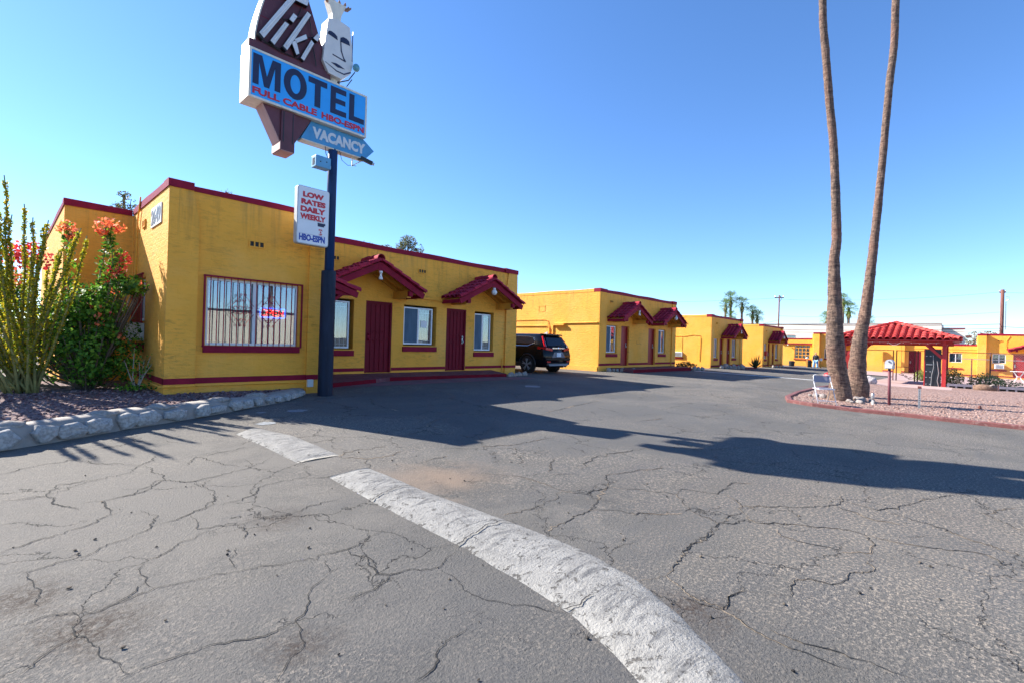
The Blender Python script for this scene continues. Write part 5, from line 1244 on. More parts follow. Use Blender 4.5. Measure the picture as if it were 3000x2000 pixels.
for c, r in blobs:
    vol = r[0] * r[1] * r[2]
    for k in range(int(5800 * vol ** .75)):
        d = Vector((random.gauss(0, 1), random.gauss(0, 1), random.gauss(0, 1))).normalized(); q = random.random() ** .45
        p = Vector((c[0] + d.x * r[0] * q, c[1] + d.y * r[1] * q, c[2] + d.z * r[2] * q))
        if noise.noise(p * 2.6 + Vector((4, 0, 0))) < -.12 and q > .5: continue
        if p.x > 1.93 and p.z < 3: p.x = 1.93 - random.random() * .05
        if p.z < .42: continue
        leafquad(lf, p, random.uniform(.026, .048), (d + Vector((random.gauss(0, .7), random.gauss(0, .7), random.gauss(0, .7) + .4))), .68)
    for k in range(10):
        d = Vector((random.gauss(0, 1), random.gauss(0, 1), random.gauss(0, 1))).normalized(); e = Vector((c[0] + d.x * r[0], c[1] + d.y * r[1], c[2] + d.z * r[2]))
        st.tube([(1.15, 12.3, .35), ((1.15 + e.x) / 2, (12.3 + e.y) / 2, e.z * .55), e], [.022, .014, .005], 5)
def spray(c, r, n, mb, s=.042, flat=1.0):
    for k in range(n):
        d = Vector((random.gauss(0, 1), random.gauss(0, 1), random.gauss(0, flat))).normalized() * random.random() ** .5; leafquad(mb, (c[0] + d.x * r[0], c[1] + d.y * r[1], c[2] + d.z * r[2]), random.uniform(.5, 1) * s, None, .8)
shoots = [((1.2, 12.1, 2.2), (1.30, 12.02, 2.9), (1.36, 11.96, 3.45)), ((1.25, 12.05, 2.1), (1.42, 11.9, 2.7), (1.40, 11.93, 3.3)), ((.85, 12.55, 2.2), (.84, 12.5, 2.9), (.80, 12.55, 3.45)), ((1.3, 11.95, 2.0), (1.5, 11.8, 2.6), (1.52, 11.78, 2.98))]
for a, b, c in shoots:
    pts = [Vector(a).lerp(Vector(b), i / 6) for i in range(6)] + [Vector(b).lerp(Vector(c), i / 6) for i in range(7)]
    st.tube(pts, [.012 - .0006 * i for i in range(13)], 5)
    for p in pts:
        for k in range(13): leafquad(lf, p + Vector((random.gauss(0, .045), random.gauss(0, .045), random.gauss(0, .05))), random.uniform(.03, .05), None, .7)
spray((1.36, 11.96, 3.50), (.27, .24, .15), 200, fg, .036); spray((1.30, 12.0, 3.36), (.15, .15, .07), 90, fg)
spray((.80, 12.55, 3.42), (.19, .18, .17), 120, fg, .036); spray((.86, 12.5, 3.25), (.12, .12, .05), 60, fg)
spray((1.54, 11.76, 2.86), (.15, .15, .17), 80, fr, .036); spray((1.48, 11.82, 2.62), (.18, .16, .14), 70, fr, .036); spray((1.40, 11.9, 2.45), (.10, .10, .1), 60, fr)
spray((.30, 13.1, 2.85), (.36, .3, .32), 360, fr, .05); spray((.15, 13.2, 2.45), (.36, .3, .22), 130, fg, .042); spray((-.2, 13.3, 2.6), (.36, .34, .36), 150, fr, .042)
for k in range(38):
    c, r = random.choice(blobs[:6]); d = Vector((random.gauss(0, 1), random.gauss(0, 1) - .6, random.gauss(0, .8) + .3)).normalized()
    spray((c[0] + d.x * r[0], c[1] + d.y * r[1], c[2] + d.z * r[2]), (.08, .08, .06), random.randint(3, 10), random.choice((fr, fg, fg)), .038)
build('stem', st, STEM, bo, recalc=False); build('leaves', lf, G_BUSH, bo, recalc=False); setting(build('red_flowers', fr, F_RED, bo, recalc=False), 'stuff'); setting(build('orange_flowers', fg, F_ORG, bo, recalc=False), 'stuff')
# pale twiggy shrub at the corner
tw = root('twiggy_shrub', 'small pale twiggy shrub at the corner of the office foundation', 'shrub', (1.75, 11.3, .39)); st = MB(); lf = MB(); random.seed(5)
for k in range(7):
    a = random.uniform(0, 6.3); p = [Vector((1.75, 11.3, .36)), Vector((1.75 + .1 * math.cos(a), 11.3 + .1 * math.sin(a), .65)), Vector((1.75 + .22 * math.cos(a + .4), 11.3 + .22 * math.sin(a + .4), .85 + random.random() * .35))]
    st.tube(p, [.012, .009, .004], 5)
    for i in range(26): leafquad(lf, p[1].lerp(p[2], random.random()) + Vector((random.gauss(0, .06), random.gauss(0, .06), random.gauss(0, .06))), .03)
for i in range(120): leafquad(lf, (1.7 + random.gauss(0, .12), 11.2 + random.gauss(0, .12), .42 + abs(random.gauss(0, .05))), .032)
build('stem', st, plain('pale_twig', (.42, .37, .32), .8, .2, 9, .1), tw, recalc=False); build('leaves', lf, G_BUSH, tw, recalc=False)

# ---- the two tall palms
def palm_crown(c, n, L, seed, skirt=True, petiole=.55, nl=12):
    random.seed(seed); cr = MB(); dry = MB(); c = Vector(c)
    for k in range(n):
        a = 2.399 * k + random.uniform(-.2, .2); el = R(80 - 125 * (k / n) ** .85 + random.uniform(-8, 8)); ln = L * random.uniform(.85, 1.1)
        d = Vector((math.cos(a) * math.cos(el), math.sin(a) * math.cos(el), math.sin(el)))
        e = c + d * ln * petiole; mb = cr
        mb.bar(c, e, .035 * L, .02 * L)
        sd = d.cross(Vector((0, 0, 1))); sd = sd.normalized() if sd.length > .01 else Vector((1, 0, 0)); up = sd.cross(d)
        for j in range(nl):
            b = -1.25 + 2.5 * j / (nl - 1); q = (d * math.cos(b) + sd * math.sin(b)).normalized(); l = ln * .62 * (1 - .28 * abs(b) / 1.25)
            t = e + q * l * .72 + up * .06 * l; t2 = e + q * l + Vector((0, 0, -.30 * l)); w = sd * math.cos(b) * .052 * l - d * math.sin(b) * .052 * l
            mb.add([e, t - w, t2, t + w], [(0, 1, 2, 3)])
    if skirt:
        for k in range(int(n * 1.0)):
            a = random.uniform(0, 6.28); l = L * random.uniform(.5, .9); d = Vector((math.cos(a) * .33, math.sin(a) * .33, -.95)); s0 = c - Vector((0, 0, random.uniform(.0, .5) * L))
            for j in range(4): b = random.uniform(-.3, .3); q = Vector((d.x + b * math.sin(a), d.y - b * math.cos(a), d.z)); w = Vector((-math.sin(a), math.cos(a), 0)) * .05 * l; dry.add([s0, s0 + q * l * .6 - w, s0 + q * l, s0 + q * l * .6 + w], [(0, 1, 2, 3)])
    return cr, dry
def trunk(pts, n=30, sub=14, rough=.045):
    mb = MB(); P = [Vector(p[:3]) for p in pts]; W = [p[3] * .77 for p in pts]; path = []; rad = []
    for i in range(len(P) - 1):
        p0, p1, p2, p3 = P[max(i - 1, 0)], P[i], P[i + 1], P[min(i + 2, len(P) - 1)]; sN = max(3, int((p2 - p1).length * sub))
        for k in range(sN):
            t = k / sN; path.append(.5 * ((2 * p1) + (p2 - p0) * t + (2 * p0 - 5 * p1 + 4 * p2 - p3) * t * t + (3 * p1 - p0 - 3 * p2 + p3) * t ** 3)); rad.append(W[i] + (W[i + 1] - W[i]) * t)
    path.append(P[-1]); rad.append(W[-1])
    for i, p in enumerate(path):
        ring = 1 + .05 * (((i * .37 + .3 * noise.noise(Vector((0, 0, p.z)))) % 1) - .5)
        for k in range(n):
            a = 2 * PI * k / n; r = rad[i] * ring * (1 + rough * 2 * noise.noise(Vector((math.cos(a) * 2.2, math.sin(a) * 2.2, p.z * 4))) + rough * noise.noise(Vector((math.cos(a) * 6, math.sin(a) * 6, p.z * 9))))
            mb.v.append((p.x + r * math.cos(a), p.y + r * math.sin(a), p.z))
    for i in range(len(path) - 1):
        for k in range(n): mb.f.append((i * n + k, i * n + (k + 1) % n, (i + 1) * n + (k + 1) % n, (i + 1) * n + k))
    return mb, path
p1 = root('palm_tree', 'left one of the two tall palms, straight trunk rising behind the folding chair', 'palm tree', (17.45, 2.8, .02), 'tall palms on the gravel island')
mb, pa_ = trunk([(17.55, 2.72, -.1, .50), (17.50, 2.73, .12, .44), (17.48, 2.75, .56, .34), (17.36, 2.86, 1.61, .315), (17.32, 2.90, 2.94, .245), (17.29, 2.94, 4.26, .185), (17.31, 2.90, 4.97, .165), (17.25, 2.96, 6.5, .15), (17.18, 3.03, 7.8, .142), (17.08, 3.14, 9.04, .14), (16.96, 3.26, 10.6, .135), (16.86, 3.36, 12.2, .13), (16.8, 3.4, 17.2, .13)])
build('trunk', mb, M['bark'], p1, smooth=True); c, d = palm_crown((16.8, 3.4, 17.3), 34, 1.5, 3); build('crown', c, G_PALM, p1, recalc=False); build('dead_fronds', d, G_DRY, p1, recalc=False)
p2 = root('palm_tree', 'right one of the two tall palms, trunk bulging at the foot and leaning right', 'palm tree', (19.75, 2.6, .02), 'tall palms on the gravel island')
mb, pa_ = trunk([(19.76, 2.6, -.1, .42), (19.76, 2.6, .1, .44), (19.75, 2.6, .42, .43), (19.74, 2.61, .8, .345), (19.74, 2.59, 1.65, .29), (19.79, 2.54, 2.24, .25), (19.89, 2.43, 3.12, .215), (20.03, 2.28, 5.38, .16), (20.14, 2.16, 7.6, .142), (20.2, 2.09, 9.13, .138), (20.26, 2.02, 10.6, .14), (20.33, 1.94, 11.9, .138), (20.34, 1.93, 13.4, .14), (20.36, 1.92, 18.6, .14)])
build('trunk', mb, M['bark'], p2, smooth=True); c, d = palm_crown((20.36, 1.92, 18.7), 34, 1.5, 8); build('crown', c, G_PALM, p2, recalc=False); build('dead_fronds', d, G_DRY, p2, recalc=False)
rk = MB(); random.seed(2)
for i in range(26):
    a = random.uniform(-2.6, 1.6); r = random.uniform(.5, 1.1); x, y = 17.5 + r * math.cos(a), 2.7 + r * math.sin(a) * .8; rk_ = random.uniform(.05, .12)
    q = MB(); q.ball((x, y, gz(x, y) + .07), rk_, 2, .35, (1.2, 1, .7)); o = build('rock', q, M['rock'], None, smooth=True, loc=(x, y, gz(x, y))); tag(o, 'loose rock lying on the gravel round the foot of the palms', 'rock', 'rocks at the foot of the palms')
# ---- far palms
far = [((83.06, 28.49, 9.9), .95, 'far palm over the third building, tallest of its clump'), ((82.48, 29.11, 8.8), .85, 'far palm over the third building, just left of the tallest'), ((84.35, 27.12, 9.1), .95, 'far palm over the third building, standing alone to the right of its clump'), ((82.4, 28.2, 7.0), .7, 'lowest far palm, crown just above the parapet of the third building'),
       ((85.59, 25.81, 7.7), .9, 'left palm of the far pair above the fourth building'), ((86.14, 25.23, 7.1), .85, 'right palm of the far pair above the fourth building'), ((94.09, 16.79, 7.1), .9, 'far palm just left of the tall palm trunks, above the pale wall'),
       ((96.56, 14.16, 8.7), 1.05, 'far palm showing between the two tall trunks'), ((96.17, 14.9, 10.3), .8, 'far palm with its crown half hidden behind the left tall trunk'), ((98.87, 11.72, 7.0), .7, 'far palm peeking out right of the leaning tall trunk')]
for i, ((x, y, z), s, lab) in enumerate(far):
    p = root('palm_tree', lab, 'palm tree', (x, y, -.4), 'far palms behind the motel')
    t = MB().tube([(x, y, -.6), (x + .05, y, z * .5), (x, y, z)], [.24, .2, .17], 8); build('trunk', t, M['bark'], p, smooth=True)
    c, d = palm_crown((x, y, z), 30, 1.4 * s, 40 + i, nl=9); build('crown', c, G_PALM, p, recalc=False); build('dead_fronds', d, G_DRY, p, recalc=False)
# ---- trees behind the roofs
def leafy(name, lab, base, blobs, mat, n, size, seed, trunk_r=.25):
    random.seed(seed); r_ = root(name, lab, 'tree', base); lf = MB(); st = MB(); b = Vector(base)
    st.tube([b - Vector((0, 0, .3)), b + Vector((.1, 0, blobs[0][0][2] * .4)), Vector(blobs[0][0])], [trunk_r, trunk_r * .7, trunk_r * .25], 8)
    for c, r in blobs:
        st.tube([b + Vector((.1, 0, blobs[0][0][2] * .4)), (Vector(c) + b) / 2 + Vector((0, 0, c[2] * .1)), c], [trunk_r * .5, trunk_r * .3, .02], 6)
        for k in range(6):
            d = Vector((random.gauss(0, 1), random.gauss(0, 1), random.gauss(0, 1))).normalized(); st.tube([c, Vector(c) + d * r * .9], [.03, .008], 4)
        for k in range(int(n * r * r)):
            d = Vector((random.gauss(0, 1), random.gauss(0, 1), random.gauss(0, 1))).normalized() * random.random() ** .4 * r; p = Vector(c) + Vector((d.x, d.y, d.z * .8))
            if noise.noise(p * (1.1 / r) + Vector((seed, 0, 0))) < -.08: continue
            leafquad(lf, p, random.uniform(.6, 1.2) * size, None, .5)
    build('trunk', st, STEM, r_, recalc=False); build('crown', lf, mat, r_, recalc=False)
leafy('leafy_tree', 'grey green tree showing above the parapet of the nearest building', (23, 34, .2), [((23.0, 33.9, 9.55), .75), ((23.5, 33.4, 9.0), .65), ((22.6, 34.2, 9.1), .6), ((21.75, 35.2, 8.75), .65), ((21.3, 35.6, 8.3), .6), ((23.4, 33.6, 8.2), .6), ((22.6, 34.4, 7.8), 1.2)], G_EUC, 1700, .075, 4)
leafy('leafy_tree', 'thin grey tree top just above the parapet left of the bigger crown', (20.6, 36, .2), [((20.6, 36.3, 9.05), .6), ((21.2, 35.9, 8.9), .4), ((20.4, 36.4, 8.3), .9)], G_EUC, 1100, .075, 6)
leafy('leafy_tree', 'small dark tree sprig above the office wing roof on the left', (5.1, 38.3, .2), [((5.0, 38.3, 9.9), .38), ((5.3, 38.1, 9.3), .5), ((4.75, 38.5, 9.2), .4), ((5.6, 38.0, 8.9), .6), ((5.2, 38.2, 8.0), 1.0)], G_EUC, 1500, .075, 7)
leafy('leafy_tree', 'thin twig tips poking over the office parapet above the barred window', (8.8, 31.5, .2), [((8.8, 31.5, 9.7), .3), ((9.0, 31.3, 9.2), .35), ((8.7, 31.5, 8.2), .8)], G_EUC, 500, .06, 8)
leafy('leafy_tree', 'bare brownish tree between the pale building and the right wing', (110, -1, -.5), [((110, -1.2, 4.4), 1.5), ((110.5, .3, 3.6), 1.6), ((110, -3, 4.8), 1.3), ((111, -2, 3.4), 1.8)], leafmat('brown_twigs', [(.16, .12, .09), (.25, .2, .14), (.12, .12, .06)], .2), 260, .16, 9)
# ---- small plants
def tuft(name, lab, base, n, h, mat, seed, spiky=True, cat='shrub', spread=.5):
    random.seed(seed); r_ = root(name, lab, cat, base); mb = MB(); st = MB(); b = Vector(base)
    for k in range(n):
        a = random.uniform(0, 6.28)
        if spiky:
            el = random.uniform(.25, 1.45); d = Vector((math.cos(a) * math.cos(el), math.sin(a) * math.cos(el), math.sin(el))); l = h * random.uniform(.6, 1.05); w = d.cross(Vector((0, 0, 1))).normalized() * .035 * h
            mb.add([b - w, b + w, b + d * l * .6 + w * .8, b + d * l, b + d * l * .6 - w * .8], [(0, 1, 2, 3, 4)])
        else:
            rr_ = random.random() ** .5; p = b + Vector((math.cos(a) * rr_ * spread, math.sin(a) * rr_ * spread, random.random() ** .7 * h * (1.1 - .5 * rr_)))
            leafquad(mb, p, random.uniform(.5, 1.1) * .055 * max(1, h), None, .6)
            if k % 30 == 0: st.tube([b, (b + p) / 2 + Vector((0, 0, .05)), p], [.014, .009, .004], 4)
    build('leaves', mb, mat, r_, recalc=False)
    if not spiky: build('stem', st, STEM, r_, recalc=False)
dkg = leafmat('dark_shrub_leaf', [(.012, .03, .01), (.03, .055, .015), (.05, .08, .02)], .2)
tuft('round_shrub', 'low dark rounded shrub at the far end of the second building porch', (28.6, 12.3, .2), 700, .5, dkg, 3, False, spread=.6)
tuft('agave', 'dark spiky agave in front of the gap after the third building', (39.9, 11.7, .1), 70, 1.15, leafmat('agave_leaf', [(.02, .04, .015), (.05, .08, .03), (.10, .12, .05)], .15), 4)
tuft('grassy_shrub', 'dark drooping shrub beside the person at the end of the driveway', (57.5, 9.2, -.3), 90, 1.0, dkg, 6)
tuft('dry_shrub', 'scraggly olive shrub right of the pavilion post', (36.2, .45, -.1), 900, .95, G_DRY, 7, False, spread=.5)
tuft('dry_shrub', 'wide straggly yellow shrub in front of the chain link fence', (36.6, -.85, -.1), 1000, .75, G_DRY, 8, False, spread=.75)
tuft('dry_shrub', 'low pale shrub right of the fence post on the soil bed', (36.6, -1.7, -.1), 300, .45, G_DRY, 9, False, spread=.6)
tuft('leafy_shrub', 'yellow green leafy shrub beside the pavilion gate', (41.5, 2.0, -.2), 700, .8, leafmat('lime_leaf', [(.16, .22, .03), (.28, .34, .05), (.10, .16, .02)], .3), 10, False, spread=.45)
# ------------------------------------------------------------------ parked car
car = root('parked_car', 'black parked sport utility car seen from behind beside the nearest building', 'car', (0, 0, 0), off=False)
cp = plain('black_car_paint', (.004, .005, .008), .16, .1, 3, 0, 0, .22); cp.node_tree.nodes['Principled BSDF'].inputs['Coat Weight'].default_value = .12
cg = plain('dark_car_glass', (.006, .007, .012), .06, .1, 3, 0, 0, .4); chrome = plain('chrome', (.75, .75, .76), .15, .05, 5, 0, 1.0); tyre = plain('tyre_rubber', (.014, .014, .015), .85, .2, 9, .2)
rl_ = plain('tail_light_red', (.55, .006, .010), .15, .05, 4); trim = plain('black_plastic', (.018, .018, .02), .6, .1, 6); grey_ = plain('silver_trim', (.26, .29, .33), .45, .1, 4, 0, 0, .4)
HP = [(0, .26), (.78, .26), (.90, .42), (.925, .75), (.915, 1.0), (.89, 1.10), (.70, 1.55), (.58, 1.63), (0, 1.66)]
def ring(ys, xsn=1.0, zs=None, xo=None):
    pr = HP if zs is None else zs
    return [((xo[i] if xo else p[0] * xsn), ys[i] if hasattr(ys, '__len__') else ys, p[1]) for i, p in enumerate(pr)]
rings = [ring([-2.16, -2.18, -2.27, -2.27, -2.21, -2.17, -1.88, -1.84, -1.86], xo=[0, .68, .82, .86, .83, .80, .60, .50, 0]),
         ring([-2.0, -2.0, -2.12, -2.14, -2.08, -2.04, -1.76, -1.7, -1.7], .985), ring([-1.75, -1.75, -1.75, -1.75, -1.75, -1.75, -1.5, -1.45, -1.4]), ring(-1.0), ring(-.2), ring([.5, .5, .5, .5, .5, .5, .38, .36, .36]),
         ring([1.0] * 9, 1, [(0, .26), (.78, .26), (.90, .42), (.925, .75), (.91, .98), (.885, 1.06), (.80, 1.08), (.62, 1.12), (0, 1.15)]), ring([1.75] * 9, 1, [(0, .26), (.78, .26), (.90, .42), (.92, .72), (.89, .90), (.85, .96), (.7, 1.0), (.5, 1.02), (0, 1.03)]),
         ring([2.15, 2.15, 2.2, 2.2, 2.16, 2.12, 2.1, 2.08, 2.08], .92, [(0, .28), (.72, .28), (.86, .42), (.88, .66), (.84, .80), (.78, .84), (.6, .88), (.4, .9), (0, .91)])]
cb = MB(); k = len(HP); N = 2 * k - 2
for r_ in rings: cb.v += [(x, y, z) for x, y, z in r_] + [(-x, y, z) for x, y, z in r_[-2:0:-1]]
for i in range(len(rings) - 1):
    for j in range(N): cb.f.append((i * N + j, i * N + (j + 1) % N, (i + 1) * N + (j + 1) % N, (i + 1) * N + j))
for i in (0, len(rings) - 1):
    for j in range(k - 1): a, b = j, j + 1; c_, d_ = (N - j) % N, (N - j - 1) % N; cb.f.append(tuple(i * N + q for q in ([a, b, d_, c_] if j not in (0, k - 2) else ([a, b, d_] if j == 0 else [a, b, c_]))))
build('body', cb, cp, car, smooth=True)
def sx_at(z): t = (z - 1.10) / .45; return .89 - .19 * t
for s in (-1, 1):
    pl = [(.75, 1.13), (-1.30, 1.13), (-1.66, 1.27), (-1.52, 1.47), (-1.2, 1.52), (.2, 1.53), (.45, 1.46)]
    g = MB().prism([(s * (sx_at(z) + .008), y, z) for y, z in pl], (s * .012, 0, 0)); wv_ = build('side_window', g, cg, car)
    build('chrome_trim', MB().tube([(s * (sx_at(z) + .018), y, z) for y, z in pl + pl[:1]], .011, 5), chrome, wv_)
    build('door_handle', MB().bar((s * .925, -.62, .98), (s * .925, -.42, .985), .03, .035), chrome, car)
    build('side_cladding', MB().boxm(lambda u, w, z: (s * w, u, z), -1.0, 1.0, .90, .935, .28, .46), trim, car, bevel=.015)
    for y in (-1.33, 1.33):
        ar_ = MB(); pts = [(s * .925, y + .43 * math.cos(a), .36 + .43 * math.sin(a)) for a in [PI * i / 14 for i in range(15)]]; ar_.tube(pts, .035, 6)
        ar_.lathe((s * .87, y, .36), [(.40, -.03), (.40, .062)], 24, 0); build('wheel_arch', ar_, trim, car)
        w_ = build('wheel', MB().lathe((s * .84, y, .36), [(.26, -.11), (.345, -.11), (.36, -.07), (.36, .07), (.345, .105), (.25, .11)], 28, 0), tyre, car, smooth=False)
        rm = MB().lathe((s * .84 + s * .10, y, .36), [(.255, -.015), (.262, .012), (.235, .015), (.23, -.01)], 28, 0, False)
        for q in range(5):
            a = 2 * PI * q / 5 + .3
            for da in (-.16, .16): rm.bar((s * .955, y + .04 * math.cos(a), .36 + .04 * math.sin(a)), (s * .955, y + .245 * math.cos(a + da), .36 + .245 * math.sin(a + da)), .034, .02, (1, 0, 0))
        rm.lathe((s * .95, y, .36), [(.06, -.02), (.06, .02)], 12, 0); build('rim', rm, grey_, w_)
    tl = MB(); tl.bar((s * .635, -1.885, 1.53), (s * .80, -2.165, 1.10), .07, .07); tl.bar((s * .83, -2.20, 1.04), (s * .40, -2.232, .985), .05, .105); tl.bar((s * .84, -2.17, 1.04), (s * .915, -1.86, 1.06), .04, .10)
    build('tail_light', tl, rl_, car, bevel=.01)
    build('light_trim', MB().bar((s * .60, -1.91, 1.50), (s * .745, -2.185, 1.11), .018, .03), chrome, car)
    build('reflector', MB().bar((s * .80, -2.275, .50), (s * .58, -2.29, .50), .03, .05), rl_, car)
    build('mirror', MB().ball((s * 1.0, .75, 1.12), .11, 2, 0, (1, .7, .7)), cp, car, smooth=True)
rg = MB().prism([(-.66, -2.165, 1.14), (.66, -2.165, 1.14), (.53, -1.915, 1.52), (-.53, -1.915, 1.52)], (0, -.025, .015)); rw_ = build('rear_window', rg, cg, car); build('wiper', MB().bar((-.1, -2.20, 1.17), (.42, -2.16, 1.23), .015), trim, rw_)
build('spoiler', MB().prism([(-.60, -1.72, 1.60), (.60, -1.72, 1.60), (.58, -2.02, 1.575), (-.58, -2.02, 1.575)], (0, 0, .055)), cp, car, bevel=.015)
build('roof_fin', MB().prism([(0.02, -1.45, 1.66), (0.02, -1.65, 1.66), (0.02, -1.64, 1.75)], (-.04, 0, 0)), plain('white_fin', (.7, .7, .7), .3, .05, 4), car)
gn = MB().bar((-.42, -2.245, 1.06), (.42, -2.245, 1.06), .03, .045); build('chrome_garnish', gn, chrome, car); build('badge', MB().ball((0, -2.262, 1.06), .055, 2, 0, (1, .3, 1)), chrome, car, smooth=True)
build('plate_recess', MB().prism([(-.46, -2.262, .68), (.46, -2.262, .68), (.30, -2.255, .90), (-.30, -2.255, .90)], (0, -.02, 0)), plain('recess_paint', (.03, .07, .14), .2, .1, 3), car)
lp = build('number_plate', MB().boxm(front(-2.29), -.155, .155, -.006, 0, .71, .87), plain('plate_white', (.62, .70, .78), .4, .1, 30), car)
build('lower_bumper', MB().prism([(-.80, -2.285, .36), (.80, -2.285, .36), (.76, -2.30, .46), (-.76, -2.30, .46)], (0, .06, 0)), trim, car, bevel=.01); build('skid_plate', MB().prism([(-.62, -2.292, .33), (.62, -2.292, .33), (.70, -2.31, .41), (-.70, -2.31, .41)], (0, .03, 0)), grey_, car, bevel=.008)
lb_ = MB(); lb_.prism([(-.86, -2.275, .56), (.86, -2.275, .56), (.86, -2.285, .63), (-.86, -2.285, .63)], (0, .03, 0)); build('bumper_step', lb_, cp, car, bevel=.01)
build('exhaust', MB().tube([(.5, -1.9, .26), (.5, -2.2, .27)], .03, 10), chrome, car)
car.location = (16.05, 14.73, .25); car.rotation_euler = (0, 0, R(1.5))

# ------------------------------------------------------------------ folding chair
ch = root('folding_chair', 'grey metal folding chair facing the lot in front of the palms', 'chair', (0, 0, 0), off=False)
tube_m = plain('pale_metal_tube', (.62, .62, .66), .35, .08, 8, 0, .2); pad = plain('grey_vinyl', (.22, .21, .26), .5, .12, 5, .1)
for s in (-1, 1):    # front legs run up into the back hoop; rear legs cross behind
    fr_l = MB().tube([(s * .22, -.26, 0.0), (s * .215, -.02, .44), (s * .21, .10, .62)], .012, 8); build('leg', fr_l, tube_m, ch, smooth=True)
    rl2 = MB().tube([(s * .19, .26, 0.0), (s * .185, .06, .42), (s * .185, .02, .46)], .011, 8); build('leg', rl2, tube_m, ch, smooth=True)
hp = [(-.21, .10, .62), (-.205, .135, .72)] + [(-.145 - .06 * math.cos(a) + 0, .15 + .012 * math.sin(a), .745 + .055 * math.sin(a)) for a in (.3, .8, 1.3)] + [(.145 + .06 * math.cos(a), .15 + .012 * math.sin(a), .745 + .055 * math.sin(a)) for a in (1.3, .8, .3)] + [(.205, .135, .72), (.21, .10, .62)]
build('back_hoop', MB().tube(hp, .012, 8), tube_m, ch, smooth=True)
bk_ = MB()
for i in range(8):
    u0 = -.19 + .38 * i / 8; u1 = -.19 + .38 * (i + 1) / 8; c0 = .03 * (1 - (u0 / .19) ** 2); c1 = .03 * (1 - (u1 / .19) ** 2)
    bk_.add([(u0, .105 + c0, .60), (u1, .105 + c1, .60), (u1, .145 + c1, .775), (u0, .145 + c0, .775), (u0, .117 + c0, .60), (u1, .117 + c1, .60), (u1, .157 + c1, .775), (u0, .157 + c0, .775)], [(0, 1, 2, 3), (5, 4, 7, 6), (0, 1, 5, 4), (3, 2, 6, 7)])
build('backrest', bk_, pad, ch)
build('seat', MB().box(-.185, .185, -.17, .19, .432, .458), pad, ch, bevel=.012)
build('seat_frame', MB().tube([(-.2, .19, .43), (-.205, -.16, .432), (-.17, -.2, .43), (.17, -.2, .43), (.205, -.16, .432), (.2, .19, .43)], .012, 8), tube_m, ch, smooth=True)
build('cross_bar', MB().tube([(-.2175, -.2, .12), (.2175, -.2, .12)], .008, 6).tube([(-.19, .235, .1), (.19, .235, .1)], .008, 6), tube_m, ch)
ch.location = (15.55, 2.80, .05); ch.rotation_euler = (0, 0, R(-58)); ch.scale = (1.02, 1.02, 1.02)

# ------------------------------------------------------------------ mailbox, posts
mx = root('mailbox', 'rounded grey mailbox with a white label on a dark red post', 'mailbox', (17.4, 1.54, .03))
build('post', MB().tube([(17.4, 1.53, -.1), (17.4, 1.55, 1.1)], .035, 10), plain('post_maroon', (.13, .03, .045), .6, .25, 6, .1), mx, smooth=True)
mbx = MB(); arc = [(0 - .1, 0)] + [(.1 * -math.cos(a), .16 + .1 * math.sin(a)) for a in [PI * i / 10 for i in range(11)]] + [(.1, 0)]
mbx.prism([(17.22, 1.545 + u, 1.085 + z) for u, z in arc], (.42, 0, 0)); bx_ = build('box', mbx, plain('mailbox_grey', (.42, .43, .45), .45, .12, 6, .05, .2), mx)
build('door', MB().prism([(17.212, 1.545 + u * .9, 1.095 + z * .94) for u, z in arc], (.007, 0, 0)), plain('mailbox_door', (.50, .51, .53), .45, .1, 6), bx_)
build('label_plate', MB().box(17.205, 17.2115, 1.475, 1.615, 1.105, 1.19), M['white'], bx_); build('latch', MB().box(17.19, 17.2115, 1.53, 1.56, 1.27, 1.30), M['black'], bx_); build('flag', MB().box(17.3, 17.45, 1.435, 1.444, 1.2, 1.24), M['maroon'], bx_)
fc = root('hose_tap', 'small pale standpipe tap sticking out of the gravel near the palms', 'tap', (17.03, 1.88, .03))
build('pipe', MB().box(17.01, 17.05, 1.855, 1.895, -.05, .2), M['white'], fc); build('tap_body', MB().lathe((17.03, 1.875, 0), [(.035, .19), (.045, .24), (.045, .33), (.03, .37), (.012, .385)], 10), M['steel'], fc); build('handle', MB().tube([(16.98, 1.875, .385), (17.08, 1.875, .385)], .01, 6), M['rust'], fc)
ps = root('marker_post', 'thin perforated steel post with a dark cap standing in the gravel', 'post', (17.2, .87, .03))
pm_ = MB().box(17.185, 17.215, .845, .895, -.1, .585); build('post', pm_, M['steel'], ps); hl = MB(); [hl.box(17.182, 17.1845, .86, .88, .06 + .05 * k, .08 + .05 * k) for k in range(10)]; build('post_hole', hl, M['dark'], ps); build('cap', MB().box(17.17, 17.23, .83, .91, .585, .65), M['rust'], ps, bevel=.008)
o = build('red_stub', MB().tube([(19.0, -.35, 0), (19.0, -.35, .12)], .03, 8).lathe((19, -.35, .0), [(.05, .05), (.05, .08)], 8), M['rust'], None, loc=(19, -.35, 0)); tag(o, 'short rusty pipe stub in the pale gravel', 'pipe stub')
o = build('painted_boulder', MB().ball((35.6, 6.2, -.02), .30, 3, .06, (1, .8, .9)), M['redwood'], None, smooth=True, loc=(35.6, 6.2, -.1)); tag(o, 'rounded red painted boulder behind the left palm', 'boulder')
o = root('red_bollard', 'short red bollard seen between the two palm trunks', 'bollard', (25, 3.69, 0)); build('post', MB().lathe((25, 3.69, 0), [(.055, 0), (.055, .6), (.04, .66)], 12), M['redwood'], o); build('base_plate', MB().box(24.9, 25.1, 3.6, 3.78, 0, .03), M['rust'], o)
o = build('boulder', MB().ball((30.3, 3.5, .1), .26, 3, .22, (1, 1.1, .9)), plain('speckled_rock', (.40, .36, .36), .9, .5, 14, .6), None, smooth=True, loc=(30.3, 3.5, -.1)); tag(o, 'pale speckled boulder at the corner of the patio beside the right palm', 'boulder')

